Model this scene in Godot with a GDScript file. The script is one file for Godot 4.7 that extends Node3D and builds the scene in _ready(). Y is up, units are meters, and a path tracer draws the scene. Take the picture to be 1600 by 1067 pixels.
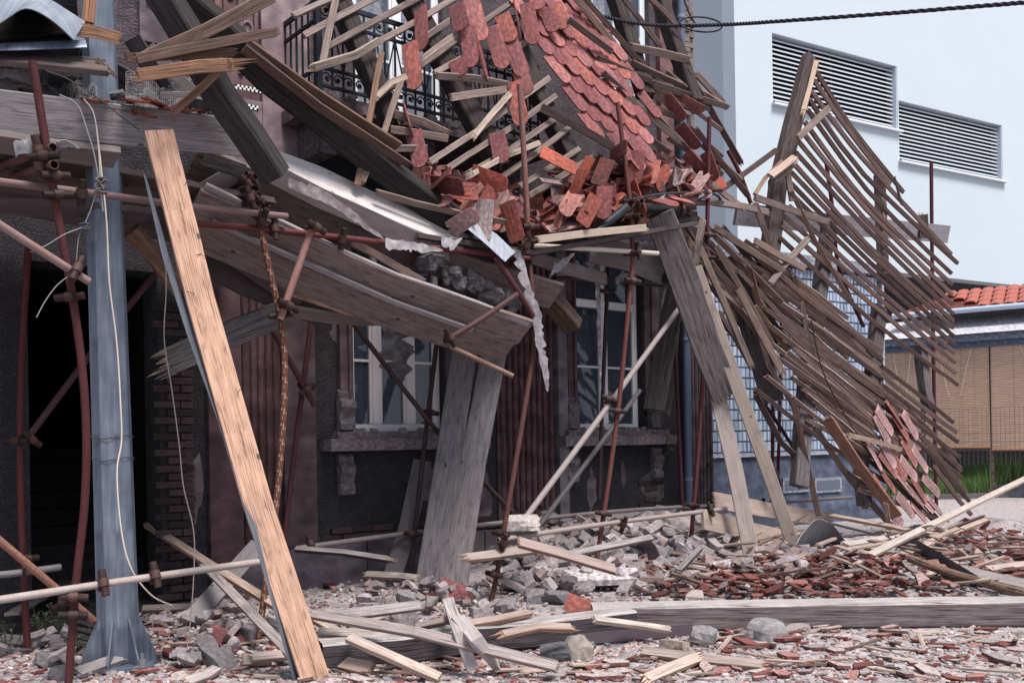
extends Node3D
# A collapsed roof and scaffold in front of an old street house. Metres, y up.
# Points are first read as (u, v) of a 1600 x 1067 view and then set at their own real depth: sp() on a plane
# parallel to the house front, gp() on the ground, at() at a given distance.

const FOCAL := 1500.0
const AXIS := Vector2(800.0, 690.0)
const EYE := Vector3(0.0, 1.6, 0.0)
var cam_basis := Basis(Vector3(0, 0, 1), -0.0166)
var front_turn := atan(0.825)
var front_origin := Vector3(0, 0, -11.8)
var front_out := Vector3(sin(atan(0.825)), 0, cos(atan(0.825)))
var front_along := Vector3(cos(atan(0.825)), 0, -sin(atan(0.825)))
var rng := RandomNumberGenerator.new()
var taken := {}
var M := {}

func _ready():
	make_view_and_light()
	make_materials()
	make_ground()
	make_white_building()
	make_annex()
	make_pavilion()
	make_house()
	make_scaffold()
	make_platform()
	make_left_junk()
	make_street_lamp_post()
	make_roof_a()
	make_tiles_a()
	make_tile_heap()
	make_roof_b()
	make_tangle()
	make_leaning_wood()
	make_ground_timber()
	make_rubble()
	make_small_things()

func make_view_and_light():
	var cam := Camera3D.new()
	cam.name = "camera"
	var near := 0.05
	cam.set_frustum(2.0 * near * 533.5 / FOCAL, Vector2(0, (AXIS.y - 533.5) / FOCAL * near), near, 900.0)
	cam.transform = Transform3D(cam_basis, EYE)
	add_child(cam)
	cam.current = true
	var sky_look := ProceduralSkyMaterial.new()
	sky_look.sky_top_color = Color(0.65, 0.70, 0.78)
	sky_look.sky_horizon_color = Color(0.87, 0.89, 0.94)
	sky_look.sky_curve = 0.25
	sky_look.ground_horizon_color = Color(0.5, 0.5, 0.53)
	sky_look.ground_bottom_color = Color(0.3, 0.3, 0.32)
	sky_look.sky_energy_multiplier = 0.85
	var sky := Sky.new()
	sky.sky_material = sky_look
	var env := Environment.new()
	env.background_mode = Environment.BG_SKY
	env.sky = sky
	env.ambient_light_source = Environment.AMBIENT_SOURCE_SKY
	env.tonemap_mode = Environment.TONE_MAPPER_LINEAR
	env.tonemap_exposure = 1.85
	env.sdfgi_enabled = true
	env.ssao_enabled = true
	env.ssil_enabled = true
	var world := WorldEnvironment.new()
	world.name = "world"
	world.environment = env
	add_child(world)
	var sun := DirectionalLight3D.new()
	sun.name = "sun"
	sun.light_color = Color(1.0, 0.97, 0.945)
	sun.light_energy = 1.0
	sun.light_angular_distance = 22.0
	sun.shadow_enabled = true
	add_child(sun)
	sun.look_at_from_position(Vector3.ZERO, Vector3(-0.34, -1.0, -0.42), Vector3.UP)

# ---------------------------------------------------------------- places
func ray(u: float, v: float) -> Vector3:
	return cam_basis * Vector3((u - AXIS.x) / FOCAL, -(v - AXIS.y) / FOCAL, -1.0)

func at(u: float, v: float, d: float) -> Vector3:
	return EYE + ray(u, v) * d

func on_plane(u: float, v: float, p0: Vector3, n: Vector3) -> Vector3:
	var r := ray(u, v)
	return EYE + r * ((p0 - EYE).dot(n) / r.dot(n))

func sp(u: float, v: float, off := 0.0) -> Vector3:
	return on_plane(u, v, front_origin + front_out * off, front_out)

func gp(u: float, v: float, h := 0.0) -> Vector3:
	return on_plane(u, v, Vector3(0, h, 0), Vector3.UP)

func fl(s: float, y: float, z: float) -> Vector3:  # along, up and out from the house front
	return front_origin + front_along * s + Vector3(0, y, 0) + front_out * z

func to_cam(p: Vector3) -> Vector3:
	return (EYE - p).normalized()

func lin(c: Color) -> Color:
	return c.srgb_to_linear()

func rgb(r: float, g: float, b: float) -> Color:
	return Color(r / 255.0, g / 255.0, b / 255.0)

func calm(c: Color, k := 0.28) -> Color:  # weathered, dusty version of a paint or wood colour
	var g := c.r * 0.35 + c.g * 0.5 + c.b * 0.15
	return Color(lerpf(c.r, g, k) * 1.0, lerpf(c.g, g, k) * 0.985, lerpf(c.b, g, k))

func vary(c: Color, k := 0.12) -> Color:
	var f := 1.0 + rng.randf_range(-k, k)
	return Color(clampf(c.r * f * (1.0 + rng.randf_range(0.0, 0.02)), 0, 1), clampf(c.g * f, 0, 1), clampf(c.b * f * (1.0 + rng.randf_range(-0.01, 0.02)), 0, 1))

# ---------------------------------------------------------------- nodes
func numbered(called: String) -> String:
	var k: int = taken.get(called, 0)
	taken[called] = k + 1
	return called if k == 0 else "%s_%03d" % [called, k]

func tag(o: Node, label: String, category: String, group := "", kind := ""):
	if label: o.set_meta("label", label)
	if category: o.set_meta("category", category)
	if group: o.set_meta("group", group)
	if kind: o.set_meta("kind", kind)

func thing(called: String, label: String, category: String, place := Transform3D.IDENTITY, group := "") -> Node3D:
	var o := Node3D.new()
	o.name = numbered(called)
	o.transform = place
	tag(o, label, category, group)
	add_child(o)
	return o

func solo(called: String, mesh: Mesh, mat: Material, place: Transform3D, label: String, category: String, group := "", kind := "") -> MeshInstance3D:
	var o := MeshInstance3D.new()
	o.name = numbered(called)
	o.mesh = mesh
	o.material_override = mat
	o.transform = place
	tag(o, label, category, group, kind)
	add_child(o)
	return o

func part(parent: Node, called: String, mesh: Mesh, mat: Material, place := Transform3D.IDENTITY, label := "") -> MeshInstance3D:
	var o := MeshInstance3D.new()
	o.name = called
	var k := 0
	while parent.has_node(NodePath(String(o.name))):
		k = maxi(k + 1, int(parent.get_meta("count_" + called, 0)) + 1)
		o.name = "%s_%03d" % [called, k]
	parent.set_meta("count_" + called, k)
	o.mesh = mesh
	o.material_override = mat
	o.transform = place
	if label: o.set_meta("label", label)
	parent.add_child(o, true)
	return o

# ---------------------------------------------------------------- mesh building
class Shape:
	var v := PackedVector3Array()
	var n := PackedVector3Array()
	var t := PackedVector2Array()
	var c := PackedColorArray()
	func tri(a: Vector3, b: Vector3, d: Vector3, out: Vector3, ta: Vector2, tb: Vector2, td: Vector2, col: Color, na = null, nb = null, nd = null):
		var f := (b - a).cross(d - a)
		if f.length_squared() < 1e-16: return
		f = f.normalized()
		var face := f if f.dot(out) > 0.0 else -f
		if f.dot(out) > 0.0:
			v.append_array([a, d, b]); t.append_array([ta, td, tb])
			n.append_array([face if na == null else na, face if nd == null else nd, face if nb == null else nb])
		else:
			v.append_array([a, b, d]); t.append_array([ta, tb, td])
			n.append_array([face if na == null else na, face if nb == null else nb, face if nd == null else nd])
		c.append_array([col, col, col])
	func quad(a: Vector3, b: Vector3, d: Vector3, e: Vector3, out: Vector3, ta: Vector2, tb: Vector2, td: Vector2, te: Vector2, col: Color):
		tri(a, b, d, out, ta, tb, td, col)
		tri(a, d, e, out, ta, td, te, col)
	func flat(a: Vector3, b: Vector3, d: Vector3, e: Vector3, out: Vector3, col: Color, k := 1.0):
		var w := a.distance_to(b) * k
		var h := b.distance_to(d) * k
		quad(a, b, d, e, out, Vector2(0, 0), Vector2(w, 0), Vector2(w, h), Vector2(0, h), col)
	func box(lo: Vector3, hi: Vector3, col: Color, k := 1.0, x := Transform3D.IDENTITY):
		for ax in 3:
			var b := (ax + 1) % 3
			var d := (ax + 2) % 3
			for side in 2:
				var p: Array[Vector3] = []
				for q in [[0, 0], [1, 0], [1, 1], [0, 1]]:
					var w := Vector3.ZERO
					w[ax] = hi[ax] if side else lo[ax]
					w[b] = hi[b] if q[0] else lo[b]
					w[d] = hi[d] if q[1] else lo[d]
					p.append(x * w)
				var o := Vector3.ZERO
				o[ax] = 1.0 if side else -1.0
				flat(p[0], p[1], p[2], p[3], x.basis * o, col, k)
	func tube(pts: Array, rad: float, col: Color, sides := 10, wall := 0.0, seed_v := 0.0):
		var frames := []
		var up := Vector3.UP
		for i in pts.size():
			var a: Vector3 = pts[maxi(i - 1, 0)]
			var b: Vector3 = pts[mini(i + 1, pts.size() - 1)]
			var dir := (b - a).normalized()
			if i == 0:
				up = Vector3.UP if absf(dir.y) < 0.9 else Vector3.RIGHT
			var sx := dir.cross(up).normalized()
			up = sx.cross(dir).normalized()
			frames.append([sx, up, dir])
		var length := 0.0
		for i in pts.size() - 1:
			var p0: Vector3 = pts[i]
			var p1: Vector3 = pts[i + 1]
			var l2 := length + p0.distance_to(p1)
			for k in sides:
				var a0 := TAU * k / sides
				var a1 := TAU * (k + 1) / sides
				var n00: Vector3 = frames[i][0] * cos(a0) + frames[i][1] * sin(a0)
				var n01: Vector3 = frames[i][0] * cos(a1) + frames[i][1] * sin(a1)
				var n10: Vector3 = frames[i + 1][0] * cos(a0) + frames[i + 1][1] * sin(a0)
				var n11: Vector3 = frames[i + 1][0] * cos(a1) + frames[i + 1][1] * sin(a1)
				var u0 := rad * a0 + seed_v
				var u1 := rad * a1 + seed_v
				tri(p0 + n00 * rad, p0 + n01 * rad, p1 + n11 * rad, n00 + n01, Vector2(u0, length), Vector2(u1, length), Vector2(u1, l2), col, n00, n01, n11)
				tri(p0 + n00 * rad, p1 + n11 * rad, p1 + n10 * rad, n00 + n01, Vector2(u0, length), Vector2(u1, l2), Vector2(u0, l2), col, n00, n11, n10)
			length = l2
		for e in 2:
			var i := 0 if e == 0 else pts.size() - 1
			var p: Vector3 = pts[i]
			var dir: Vector3 = frames[i][2] * (-1.0 if e == 0 else 1.0)
			for k in sides:
				var a0 := TAU * k / sides
				var a1 := TAU * (k + 1) / sides
				var d0: Vector3 = frames[i][0] * cos(a0) + frames[i][1] * sin(a0)
				var d1: Vector3 = frames[i][0] * cos(a1) + frames[i][1] * sin(a1)
				if wall > 0.0:
					var r2 := rad - wall
					flat(p + d0 * rad, p + d1 * rad, p + d1 * r2, p + d0 * r2, dir, col)
					var q := p - dir * minf(0.12, rad * 4.0)
					flat(p + d0 * r2, p + d1 * r2, q + d1 * r2, q + d0 * r2, -(d0 + d1), Color(col.r * 0.5, col.g * 0.5, col.b * 0.5))
					tri(q, q + d0 * r2, q + d1 * r2, dir, Vector2.ZERO, Vector2.ZERO, Vector2.ZERO, Color(col.r * 0.5, col.g * 0.5, col.b * 0.5))
				else:
					tri(p, p + d0 * rad, p + d1 * rad, dir, Vector2.ZERO, Vector2(rad, 0), Vector2(rad, rad), col)
	func done() -> ArrayMesh:
		var m := ArrayMesh.new()
		if v.is_empty(): return m
		var a := []
		a.resize(Mesh.ARRAY_MAX)
		a[Mesh.ARRAY_VERTEX] = v
		a[Mesh.ARRAY_NORMAL] = n
		a[Mesh.ARRAY_TEX_UV] = t
		a[Mesh.ARRAY_COLOR] = c
		m.add_surface_from_arrays(Mesh.PRIMITIVE_TRIANGLES, a)
		return m

func smooth_path(pts: Array, per := 4) -> Array:
	if pts.size() < 3: return pts
	var out := []
	for i in pts.size() - 1:
		var p0: Vector3 = pts[maxi(i - 1, 0)]
		var p1: Vector3 = pts[i]
		var p2: Vector3 = pts[i + 1]
		var p3: Vector3 = pts[mini(i + 2, pts.size() - 1)]
		for k in per:
			out.append(p1.cubic_interpolate(p2, p0, p3, float(k) / per))
	out.append(pts[-1])
	return out

func split_path(pts: Array, most := 0.6) -> Array:
	var out := [pts[0]]
	for i in pts.size() - 1:
		var a: Vector3 = pts[i]
		var b: Vector3 = pts[i + 1]
		var k := clampi(int(ceil(a.distance_to(b) / most)), 1, 8)
		for j in k: out.append(a.lerp(b, float(j + 1) / k))
	return out

# A sawn board along pts: chamfered section w x th, its wide side towards face, ends sawn or splintered.
func board_mesh(pts: Array, w: float, th: float, face: Vector3, tint: Color, split0 := 0.0, split1 := 0.0, rough := 0.03, dust := 0.0) -> ArrayMesh:
	var s := Shape.new()
	tint = calm(tint)
	var col := lin(tint)
	var dusty := col.lerp(lin(rgb(214, 208, 208)), dust)  # up-facing faces: settled dust on beams; on battens a painted lit edge too
	var pale := lin(tint.lerp(rgb(206, 178, 156), 0.5))
	var path := split_path(pts)
	var ch := minf(w, th) * 0.09
	var sec := [Vector2(w / 2 - ch, th / 2), Vector2(w / 2, th / 2 - ch), Vector2(w / 2, -th / 2 + ch), Vector2(w / 2 - ch, -th / 2), Vector2(-w / 2 + ch, -th / 2), Vector2(-w / 2, -th / 2 + ch), Vector2(-w / 2, th / 2 - ch), Vector2(-w / 2 + ch, th / 2)]
	var rings := []
	var dirs := []
	var uv0 := Vector2(rng.randf(), rng.randf())
	var n_first := Vector3.ZERO
	for i in path.size():
		var dir: Vector3 = (path[mini(i + 1, path.size() - 1)] - path[maxi(i - 1, 0)]).normalized()
		var up := (face - dir * face.dot(dir)).normalized()
		var side := dir.cross(up)
		var ring: Array[Vector3] = []
		var wob := Vector2(rng.randf_range(-1, 1), rng.randf_range(-1, 1)) * minf(w, th) * rough * 2.0
		var fat := 1.0 + rng.randf_range(-rough, rough)
		for q in sec:
			ring.append(path[i] + side * (q.x * fat + wob.x) + up * (q.y * fat + wob.y))
		if i == 0: n_first = up
		rings.append(ring)
		dirs.append([side, up, dir])
	var length := 0.0
	for i in path.size() - 1:
		var l2: float = length + path[i].distance_to(path[i + 1])
		var across := 0.0
		for k in 8:
			var k2 := (k + 1) % 8
			var wide: float = sec[k].distance_to(sec[k2])
			var out: Vector3 = dirs[i][0] * (sec[k].x / w + sec[k2].x / w) + dirs[i][1] * (sec[k].y / th + sec[k2].y / th)
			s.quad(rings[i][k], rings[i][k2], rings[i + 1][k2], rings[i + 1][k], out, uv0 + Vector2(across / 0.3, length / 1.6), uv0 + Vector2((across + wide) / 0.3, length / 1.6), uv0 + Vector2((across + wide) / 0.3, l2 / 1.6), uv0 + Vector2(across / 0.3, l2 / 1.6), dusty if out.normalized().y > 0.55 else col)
			across += wide
		length = l2
	for e in 2:
		var i := 0 if e == 0 else path.size() - 1
		var dir: Vector3 = dirs[i][2] * (-1.0 if e == 0 else 1.0)
		var long := split0 if e == 0 else split1
		var ring: Array = rings[i]
		if long <= 0.0:
			for k in 6:
				s.tri(ring[0], ring[k + 1], ring[k + 2], dir, uv0, uv0 + Vector2(0.02 * k, 0.01), uv0 + Vector2(0.02 * k + 0.02, 0.03), pale if rng.randf() < 0.3 else col)
			continue
		var strips := 4 if w < 0.1 else 7
		var side: Vector3 = dirs[i][0]
		var up: Vector3 = dirs[i][1]
		var edge := 0.0
		var env0 := rng.randf_range(0.05, 1.0)
		var env1 := rng.randf_range(0.05, 1.0)
		for k in strips:
			var nxt := 1.0 if k == strips - 1 else (k + 1 + rng.randf_range(-0.45, 0.45)) / strips
			var x0 := (edge - 0.5) * w * 0.98
			var x1 := (nxt - 0.5) * w * 0.98
			edge = nxt
			var reach := long * clampf(lerpf(env0, env1, float(k) / strips) * 0.75 + rng.randf_range(-0.15, 0.5) * rng.randf(), 0.05, 1.2)
			var c0: Vector3 = path[i] - dir * 0.004
			var tip: Vector3 = c0 + dir * reach + side * ((x0 + x1) * 0.5 + rng.randf_range(-0.3, 0.3) * (x1 - x0)) + up * th * rng.randf_range(-0.4, 0.4)
			var h0 := th * rng.randf_range(0.25, 0.49)
			var h1 := th * rng.randf_range(0.25, 0.49)
			var q := [c0 + side * x0 + up * h0, c0 + side * x1 + up * h0, c0 + side * x1 - up * h1, c0 + side * x0 - up * h1]
			var mid: Vector3 = c0 + side * (x0 + x1) * 0.5
			var cc := pale if rng.randf() < 0.5 else col
			for j in 4:
				var a: Vector3 = q[j]
				var b: Vector3 = q[(j + 1) % 4]
				s.tri(a, b, tip, (a + b) * 0.5 - mid, uv0 + Vector2(j * 0.1, 0), uv0 + Vector2(j * 0.1 + 0.1, 0), uv0 + Vector2(j * 0.1 + 0.05, reach), cc)
	return s.done()

# opt: tilt (degrees about its length), face, s0, s1 (splinter lengths), group, parent, rough, dust (settled dust, and painted light on batten tops)
func board(called: String, label: String, category: String, pts: Array, w: float, th: float, mat: String, tint: Color, opt := {}) -> MeshInstance3D:
	var mid: Vector3 = (pts[0] + pts[-1]) * 0.5
	var face: Vector3 = opt.get("face", to_cam(mid))
	if opt.has("tilt"):
		face = face.rotated((pts[-1] - pts[0]).normalized(), deg_to_rad(opt.tilt))
	var origin := mid
	var parent = opt.get("parent", null)
	var inv := Transform3D.IDENTITY
	if parent != null: inv = parent.transform.affine_inverse()
	var local := []
	for p in pts: local.append(inv.basis * (p - origin))
	var mesh := board_mesh(local, w, th, inv.basis * face, tint, opt.get("s0", 0.0), opt.get("s1", 0.0), opt.get("rough", 0.03), opt.get("dust", 0.0))
	if parent != null:
		return part(parent, called, mesh, M[mat], Transform3D(Basis.IDENTITY, inv * origin), label)
	return solo(called, mesh, M[mat], Transform3D(Basis.IDENTITY, origin), label, category, opt.get("group", ""))

# A scaffold tube along pts, a thing with its couplers as parts. couplers: fractions along its length.
func pipe(called: String, label: String, category: String, pts: Array, rad: float, mat: String, tint: Color, couplers := [], opt := {}) -> Node3D:
	var o := thing(called, label, category, Transform3D(Basis.IDENTITY, pts[0]), opt.get("group", ""))
	var local := []
	for p in pts: local.append(p - pts[0])
	if not opt.get("kinked", false): local = smooth_path(local, 5)
	var s := Shape.new()
	s.tube(local, rad, lin(tint), 12, 0.0045, rng.randf())
	part(o, "tube", s.done(), M[mat])
	var total := 0.0
	for i in local.size() - 1: total += local[i].distance_to(local[i + 1])
	for f in couplers:
		var want: float = f * total
		var gone := 0.0
		for i in local.size() - 1:
			var l: float = local[i].distance_to(local[i + 1])
			if gone + l >= want or i == local.size() - 2:
				var p: Vector3 = local[i].lerp(local[i + 1], clampf((want - gone) / maxf(l, 0.001), 0, 1))
				var dir: Vector3 = (local[i + 1] - local[i]).normalized()
				add_coupler(o, p, dir, rad * 1.06)
				break
			gone += l
	return o

func add_coupler(o: Node3D, p: Vector3, dir: Vector3, rad: float):
	var s := Shape.new()
	rad *= 0.92
	var col := lin(vary(rgb(78, 60, 58), 0.25))
	var y := dir
	var z := (to_cam(o.position + p) - y * to_cam(o.position + p).dot(y)).normalized()
	z = z.rotated(y, rng.randf_range(-0.7, 0.7))
	var x := y.cross(z)
	var b := Transform3D(Basis(x, y, z), Vector3.ZERO)
	s.tube([y * -0.028, y * 0.028], rad * 1.32, col, 12)
	s.tube([z * (rad * 2.1) - x * 0.028, z * (rad * 2.1) + x * 0.028], rad * 1.3, col, 10, rad * 0.3)
	s.box(Vector3(rad * 1.1, -0.022, -rad * 0.5), Vector3(rad * 1.9, 0.022, rad * 0.4), col, 1.0, b)
	s.box(Vector3(-rad * 1.9, -0.016, rad * 0.2), Vector3(-rad * 1.1, 0.016, rad * 1.2), col, 1.0, b)
	s.tube([b * Vector3(rad * 1.5, 0, -rad * 0.9), b * Vector3(rad * 1.5, 0, rad * 2.2)], 0.008, col, 6)
	s.tube([b * Vector3(rad * 1.5, 0, rad * 1.3), b * Vector3(rad * 1.5, 0, rad * 1.9)], 0.017, lin(rgb(120, 112, 108)), 6)
	s.tube([b * Vector3(-rad * 1.5, 0, -rad * 0.5), b * Vector3(-rad * 1.5, 0, rad * 2.4)], 0.008, col, 6)
	part(o, "coupler", s.done(), M.rust, Transform3D(Basis.IDENTITY, p))

func wire_mesh(pts: Array, rad: float, tint: Color, sides := 5) -> ArrayMesh:
	var s := Shape.new()
	s.tube(smooth_path(pts, 6), rad, lin(tint), sides)
	return s.done()

func wire(called: String, label: String, category: String, pts: Array, rad: float, tint: Color, mat := "cable"):
	var local := []
	for p in pts: local.append(p - pts[0])
	return solo(called, wire_mesh(local, rad, tint), M[mat], Transform3D(Basis.IDENTITY, pts[0]), label, category)

# A bent sheet of even thickness: rows of points (same count each), torn edges by jag.
func sheet_mesh(rows: Array, th: float, tint: Color, out: Vector3, k := 1.0) -> ArrayMesh:
	var s := Shape.new()
	var col := lin(tint)
	var nr := rows.size()
	var nc: int = rows[0].size()
	var nrm := []
	for i in nr:
		var line := []
		for j in nc:
			var du: Vector3 = rows[i][mini(j + 1, nc - 1)] - rows[i][maxi(j - 1, 0)]
			var dv: Vector3 = rows[mini(i + 1, nr - 1)][j] - rows[maxi(i - 1, 0)][j]
			var q := du.cross(dv).normalized()
			line.append(q)
		nrm.append(line)
	if nrm[nr / 2][nc / 2].dot(out) < 0:
		for line in nrm:
			for j in nc: line[j] = -line[j]
	for i in nr - 1:
		for j in nc - 1:
			var p := [rows[i][j], rows[i][j + 1], rows[i + 1][j + 1], rows[i + 1][j]]
			var q := [nrm[i][j], nrm[i][j + 1], nrm[i + 1][j + 1], nrm[i + 1][j]]
			var uv := [Vector2(j, i) * 0.1 * k, Vector2(j + 1, i) * 0.1 * k, Vector2(j + 1, i + 1) * 0.1 * k, Vector2(j, i + 1) * 0.1 * k]
			for f in [1.0, -1.0]:
				for tr in [[0, 1, 2], [0, 2, 3]]:
					s.tri(p[tr[0]] + q[tr[0]] * f * th / 2, p[tr[1]] + q[tr[1]] * f * th / 2, p[tr[2]] + q[tr[2]] * f * th / 2, (q[tr[0]] + q[tr[1]]) * f, uv[tr[0]], uv[tr[1]], uv[tr[2]], col, q[tr[0]] * f, q[tr[1]] * f, q[tr[2]] * f)
	var rim := []
	for j in nc - 1:
		rim.append([0, j, 0, j + 1, 1, j])
		rim.append([nr - 1, j, nr - 1, j + 1, nr - 2, j])
	for i in nr - 1:
		rim.append([i, 0, i + 1, 0, i, 1])
		rim.append([i, nc - 1, i + 1, nc - 1, i, nc - 2])
	for e in rim:
		var a: Vector3 = rows[e[0]][e[1]]
		var b: Vector3 = rows[e[2]][e[3]]
		var na: Vector3 = nrm[e[0]][e[1]] * th / 2
		var nb: Vector3 = nrm[e[2]][e[3]] * th / 2
		s.flat(a + na, b + nb, b - nb, a - na, a - rows[e[4]][e[5]], col)
	return s.done()

func sheet(called: String, label: String, category: String, rows: Array, th: float, mat: String, tint: Color) -> MeshInstance3D:
	var o: Vector3 = rows[0][0]
	var local := []
	for r in rows:
		var line := []
		for p in r: line.append(p - o)
		local.append(line)
	return solo(called, sheet_mesh(local, th, tint, to_cam(o)), M[mat], Transform3D(Basis.IDENTITY, o), label, category)

# A hanging or lying torn strip along pts, w wide, with ragged edges.
func torn_strip(called: String, label: String, pts: Array, w: float, tint: Color, side: Vector3, category := "membrane", mat := "cloth"):
	var path := smooth_path(pts, 8)
	var a := []
	var b := []
	var d := []
	var n := FastNoiseLite.new()
	n.seed = rng.randi() % 1000
	n.frequency = 0.2
	for i in path.size():
		var k := w * clampf((path.size() - i) / 9.0, 0.08, 1.0)
		var tw := side.rotated(Vector3.UP, 0.5 * n.get_noise_2d(i * 0.3, 70.0))
		a.append(path[i] - tw * k * (0.42 + 0.32 * n.get_noise_2d(i, 0) - (0.25 if n.get_noise_2d(i * 3.0, 9) > 0.35 else 0.0)))
		d.append(path[i] + front_out * 0.018 * n.get_noise_2d(i * 0.7, 30.0))
		b.append(path[i] + tw * k * (0.42 + 0.32 * n.get_noise_2d(i, 50) - (0.25 if n.get_noise_2d(i * 3.0, 90) > 0.35 else 0.0)))
	return sheet(called, label, category, [a, d, b], 0.004, mat, tint)

# ---------------------------------------------------------------- materials
func grain(w: int, h: int, sw: int, sh: int, freq: float, sd: int, kind := FastNoiseLite.TYPE_SIMPLEX_SMOOTH, octaves := 4) -> PackedByteArray:
	var n := FastNoiseLite.new()
	n.seed = sd
	n.noise_type = kind
	n.frequency = freq
	n.fractal_octaves = octaves
	if kind == FastNoiseLite.TYPE_CELLULAR:
		n.cellular_return_type = FastNoiseLite.RETURN_DISTANCE
		n.fractal_type = FastNoiseLite.FRACTAL_NONE
	var img := n.get_seamless_image(sw, sh, false, false, 0.15)
	img.convert(Image.FORMAT_L8)
	if sw != w or sh != h: img.resize(w, h, Image.INTERPOLATE_CUBIC)
	return img.get_data()

func tex_of(w: int, h: int, bytes: PackedByteArray) -> ImageTexture:
	var img := Image.create_from_data(w, h, false, Image.FORMAT_RGB8, bytes)
	img.generate_mipmaps()
	return ImageTexture.create_from_image(img)

func normal_of(w: int, h: int, bytes: PackedByteArray, strength: float) -> ImageTexture:
	var img := Image.create_from_data(w, h, false, Image.FORMAT_L8, bytes)
	img.convert(Image.FORMAT_RGBA8)
	img.bump_map_to_normal_map(strength)
	return ImageTexture.create_from_image(img)

func wood(sd: int, contrast: float, crack: float, warm: float, stain: float, n_knots := 0) -> Array:
	var w := 256
	var h := 1024
	var fine := grain(w, h, 256, 16, 0.16, sd)
	var broad := grain(w, h, 64, 10, 0.12, sd + 1)
	var dirt := grain(w, h, 64, 128, 0.05, sd + 2)
	var speck := grain(w, h, 256, 512, 0.25, sd + 3)
	var knots := []
	var r := RandomNumberGenerator.new()
	r.seed = sd
	for k in n_knots: knots.append([r.randf() * w, r.randf() * h, r.randf_range(4, 9)])
	var out := PackedByteArray()
	out.resize(w * h * 3)
	var hgt := PackedByteArray()
	hgt.resize(w * h)
	for y in h:
		for x in w:
			var i := y * w + x
			var f := fine[i] / 255.0
			var b := broad[i] / 255.0
			var l := 0.80 + contrast * (f - 0.5) + contrast * 0.7 * (b - 0.5)
			var d := dirt[i] / 255.0
			var sp := speck[i] / 255.0
			l -= stain * 0.8 * smoothstep(0.55, 0.85, d * 0.5 + broad[i] / 255.0 * 0.25 + sp * 0.25)
			l += stain * 0.1 * smoothstep(0.45, 0.2, d)
			l += (sp - 0.5) * 0.16
			if sp > 0.84: l -= 0.22
			var ck := smoothstep(0.30, 0.18, f) * crack
			l *= 1.0 - ck
			for k in knots:
				var dx: float = (x - k[0]) / k[2]
				var dy: float = (y - k[1]) / (k[2] * 1.2)
				var q := dx * dx + dy * dy
				if q < 4.0: l *= lerpf(0.45 + 0.2 * sin(q * 9.0), 1.0, q / 4.0)
			l = clampf(l, 0.05, 1.0)
			var wm := warm * (b - 0.45)
			out[i * 3] = int(255 * clampf(l * (1.0 + wm), 0, 1))
			out[i * 3 + 1] = int(255 * clampf(l * (1.0 - wm * 0.15), 0, 1))
			out[i * 3 + 2] = int(255 * clampf(l * (1.0 - wm), 0, 1))
			hgt[i] = int(255 * clampf(f * (1.0 - ck * 0.8), 0, 1))
	return [tex_of(w, h, out), normal_of(w, h, hgt, 3.0)]

func mottled(size: int, sd: int, freq: float, lo: float, hi: float, tint_a: Color, tint_b: Color, kind := FastNoiseLite.TYPE_SIMPLEX_SMOOTH, sharp := 0.0, bump := 3.0, speck := 0.0, shift := 0.0, streak := 0) -> Array:
	var a := grain(size, size, size, size if streak == 0 else streak, freq, sd, kind)
	var b := grain(size, size, size / 4, size / 4, 0.03, sd + 7)
	var c := grain(size, size, size, size, 0.3, sd + 11)
	var out := PackedByteArray()
	out.resize(size * size * 3)
	var hgt := PackedByteArray()
	hgt.resize(size * size)
	for i in size * size:
		var f := a[i] / 255.0
		var g := b[i] / 255.0
		var m := clampf(g * 0.6 + f * 0.4 - shift, 0, 1)
		if sharp > 0.0: m = smoothstep(0.5 - 0.5 / sharp, 0.5 + 0.5 / sharp, m)
		var l := lerpf(lo, hi, f) + speck * (c[i] / 255.0 - 0.5)
		var q := tint_a.lerp(tint_b, m)
		out[i * 3] = int(255 * clampf(q.r * l, 0, 1))
		out[i * 3 + 1] = int(255 * clampf(q.g * l, 0, 1))
		out[i * 3 + 2] = int(255 * clampf(q.b * l, 0, 1))
		hgt[i] = int(255 * clampf(f * 0.7 + c[i] / 255.0 * 0.3, 0, 1))
	return [tex_of(size, size, out), normal_of(size, size, hgt, bump)]

func look(maps, rough := 0.9, bump := 1.0, tri := 0.0, metal := 0.0) -> StandardMaterial3D:
	var m := StandardMaterial3D.new()
	m.vertex_color_use_as_albedo = true
	m.roughness = rough
	m.metallic = metal
	m.metallic_specular = 0.35
	if maps != null:
		m.albedo_texture = maps[0]
		if bump > 0.0:
			m.normal_enabled = true
			m.normal_texture = maps[1]
			m.normal_scale = bump
	if tri > 0.0:
		m.uv1_triplanar = true
		m.uv1_world_triplanar = true
		m.uv1_scale = Vector3.ONE / tri
	return m

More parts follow.
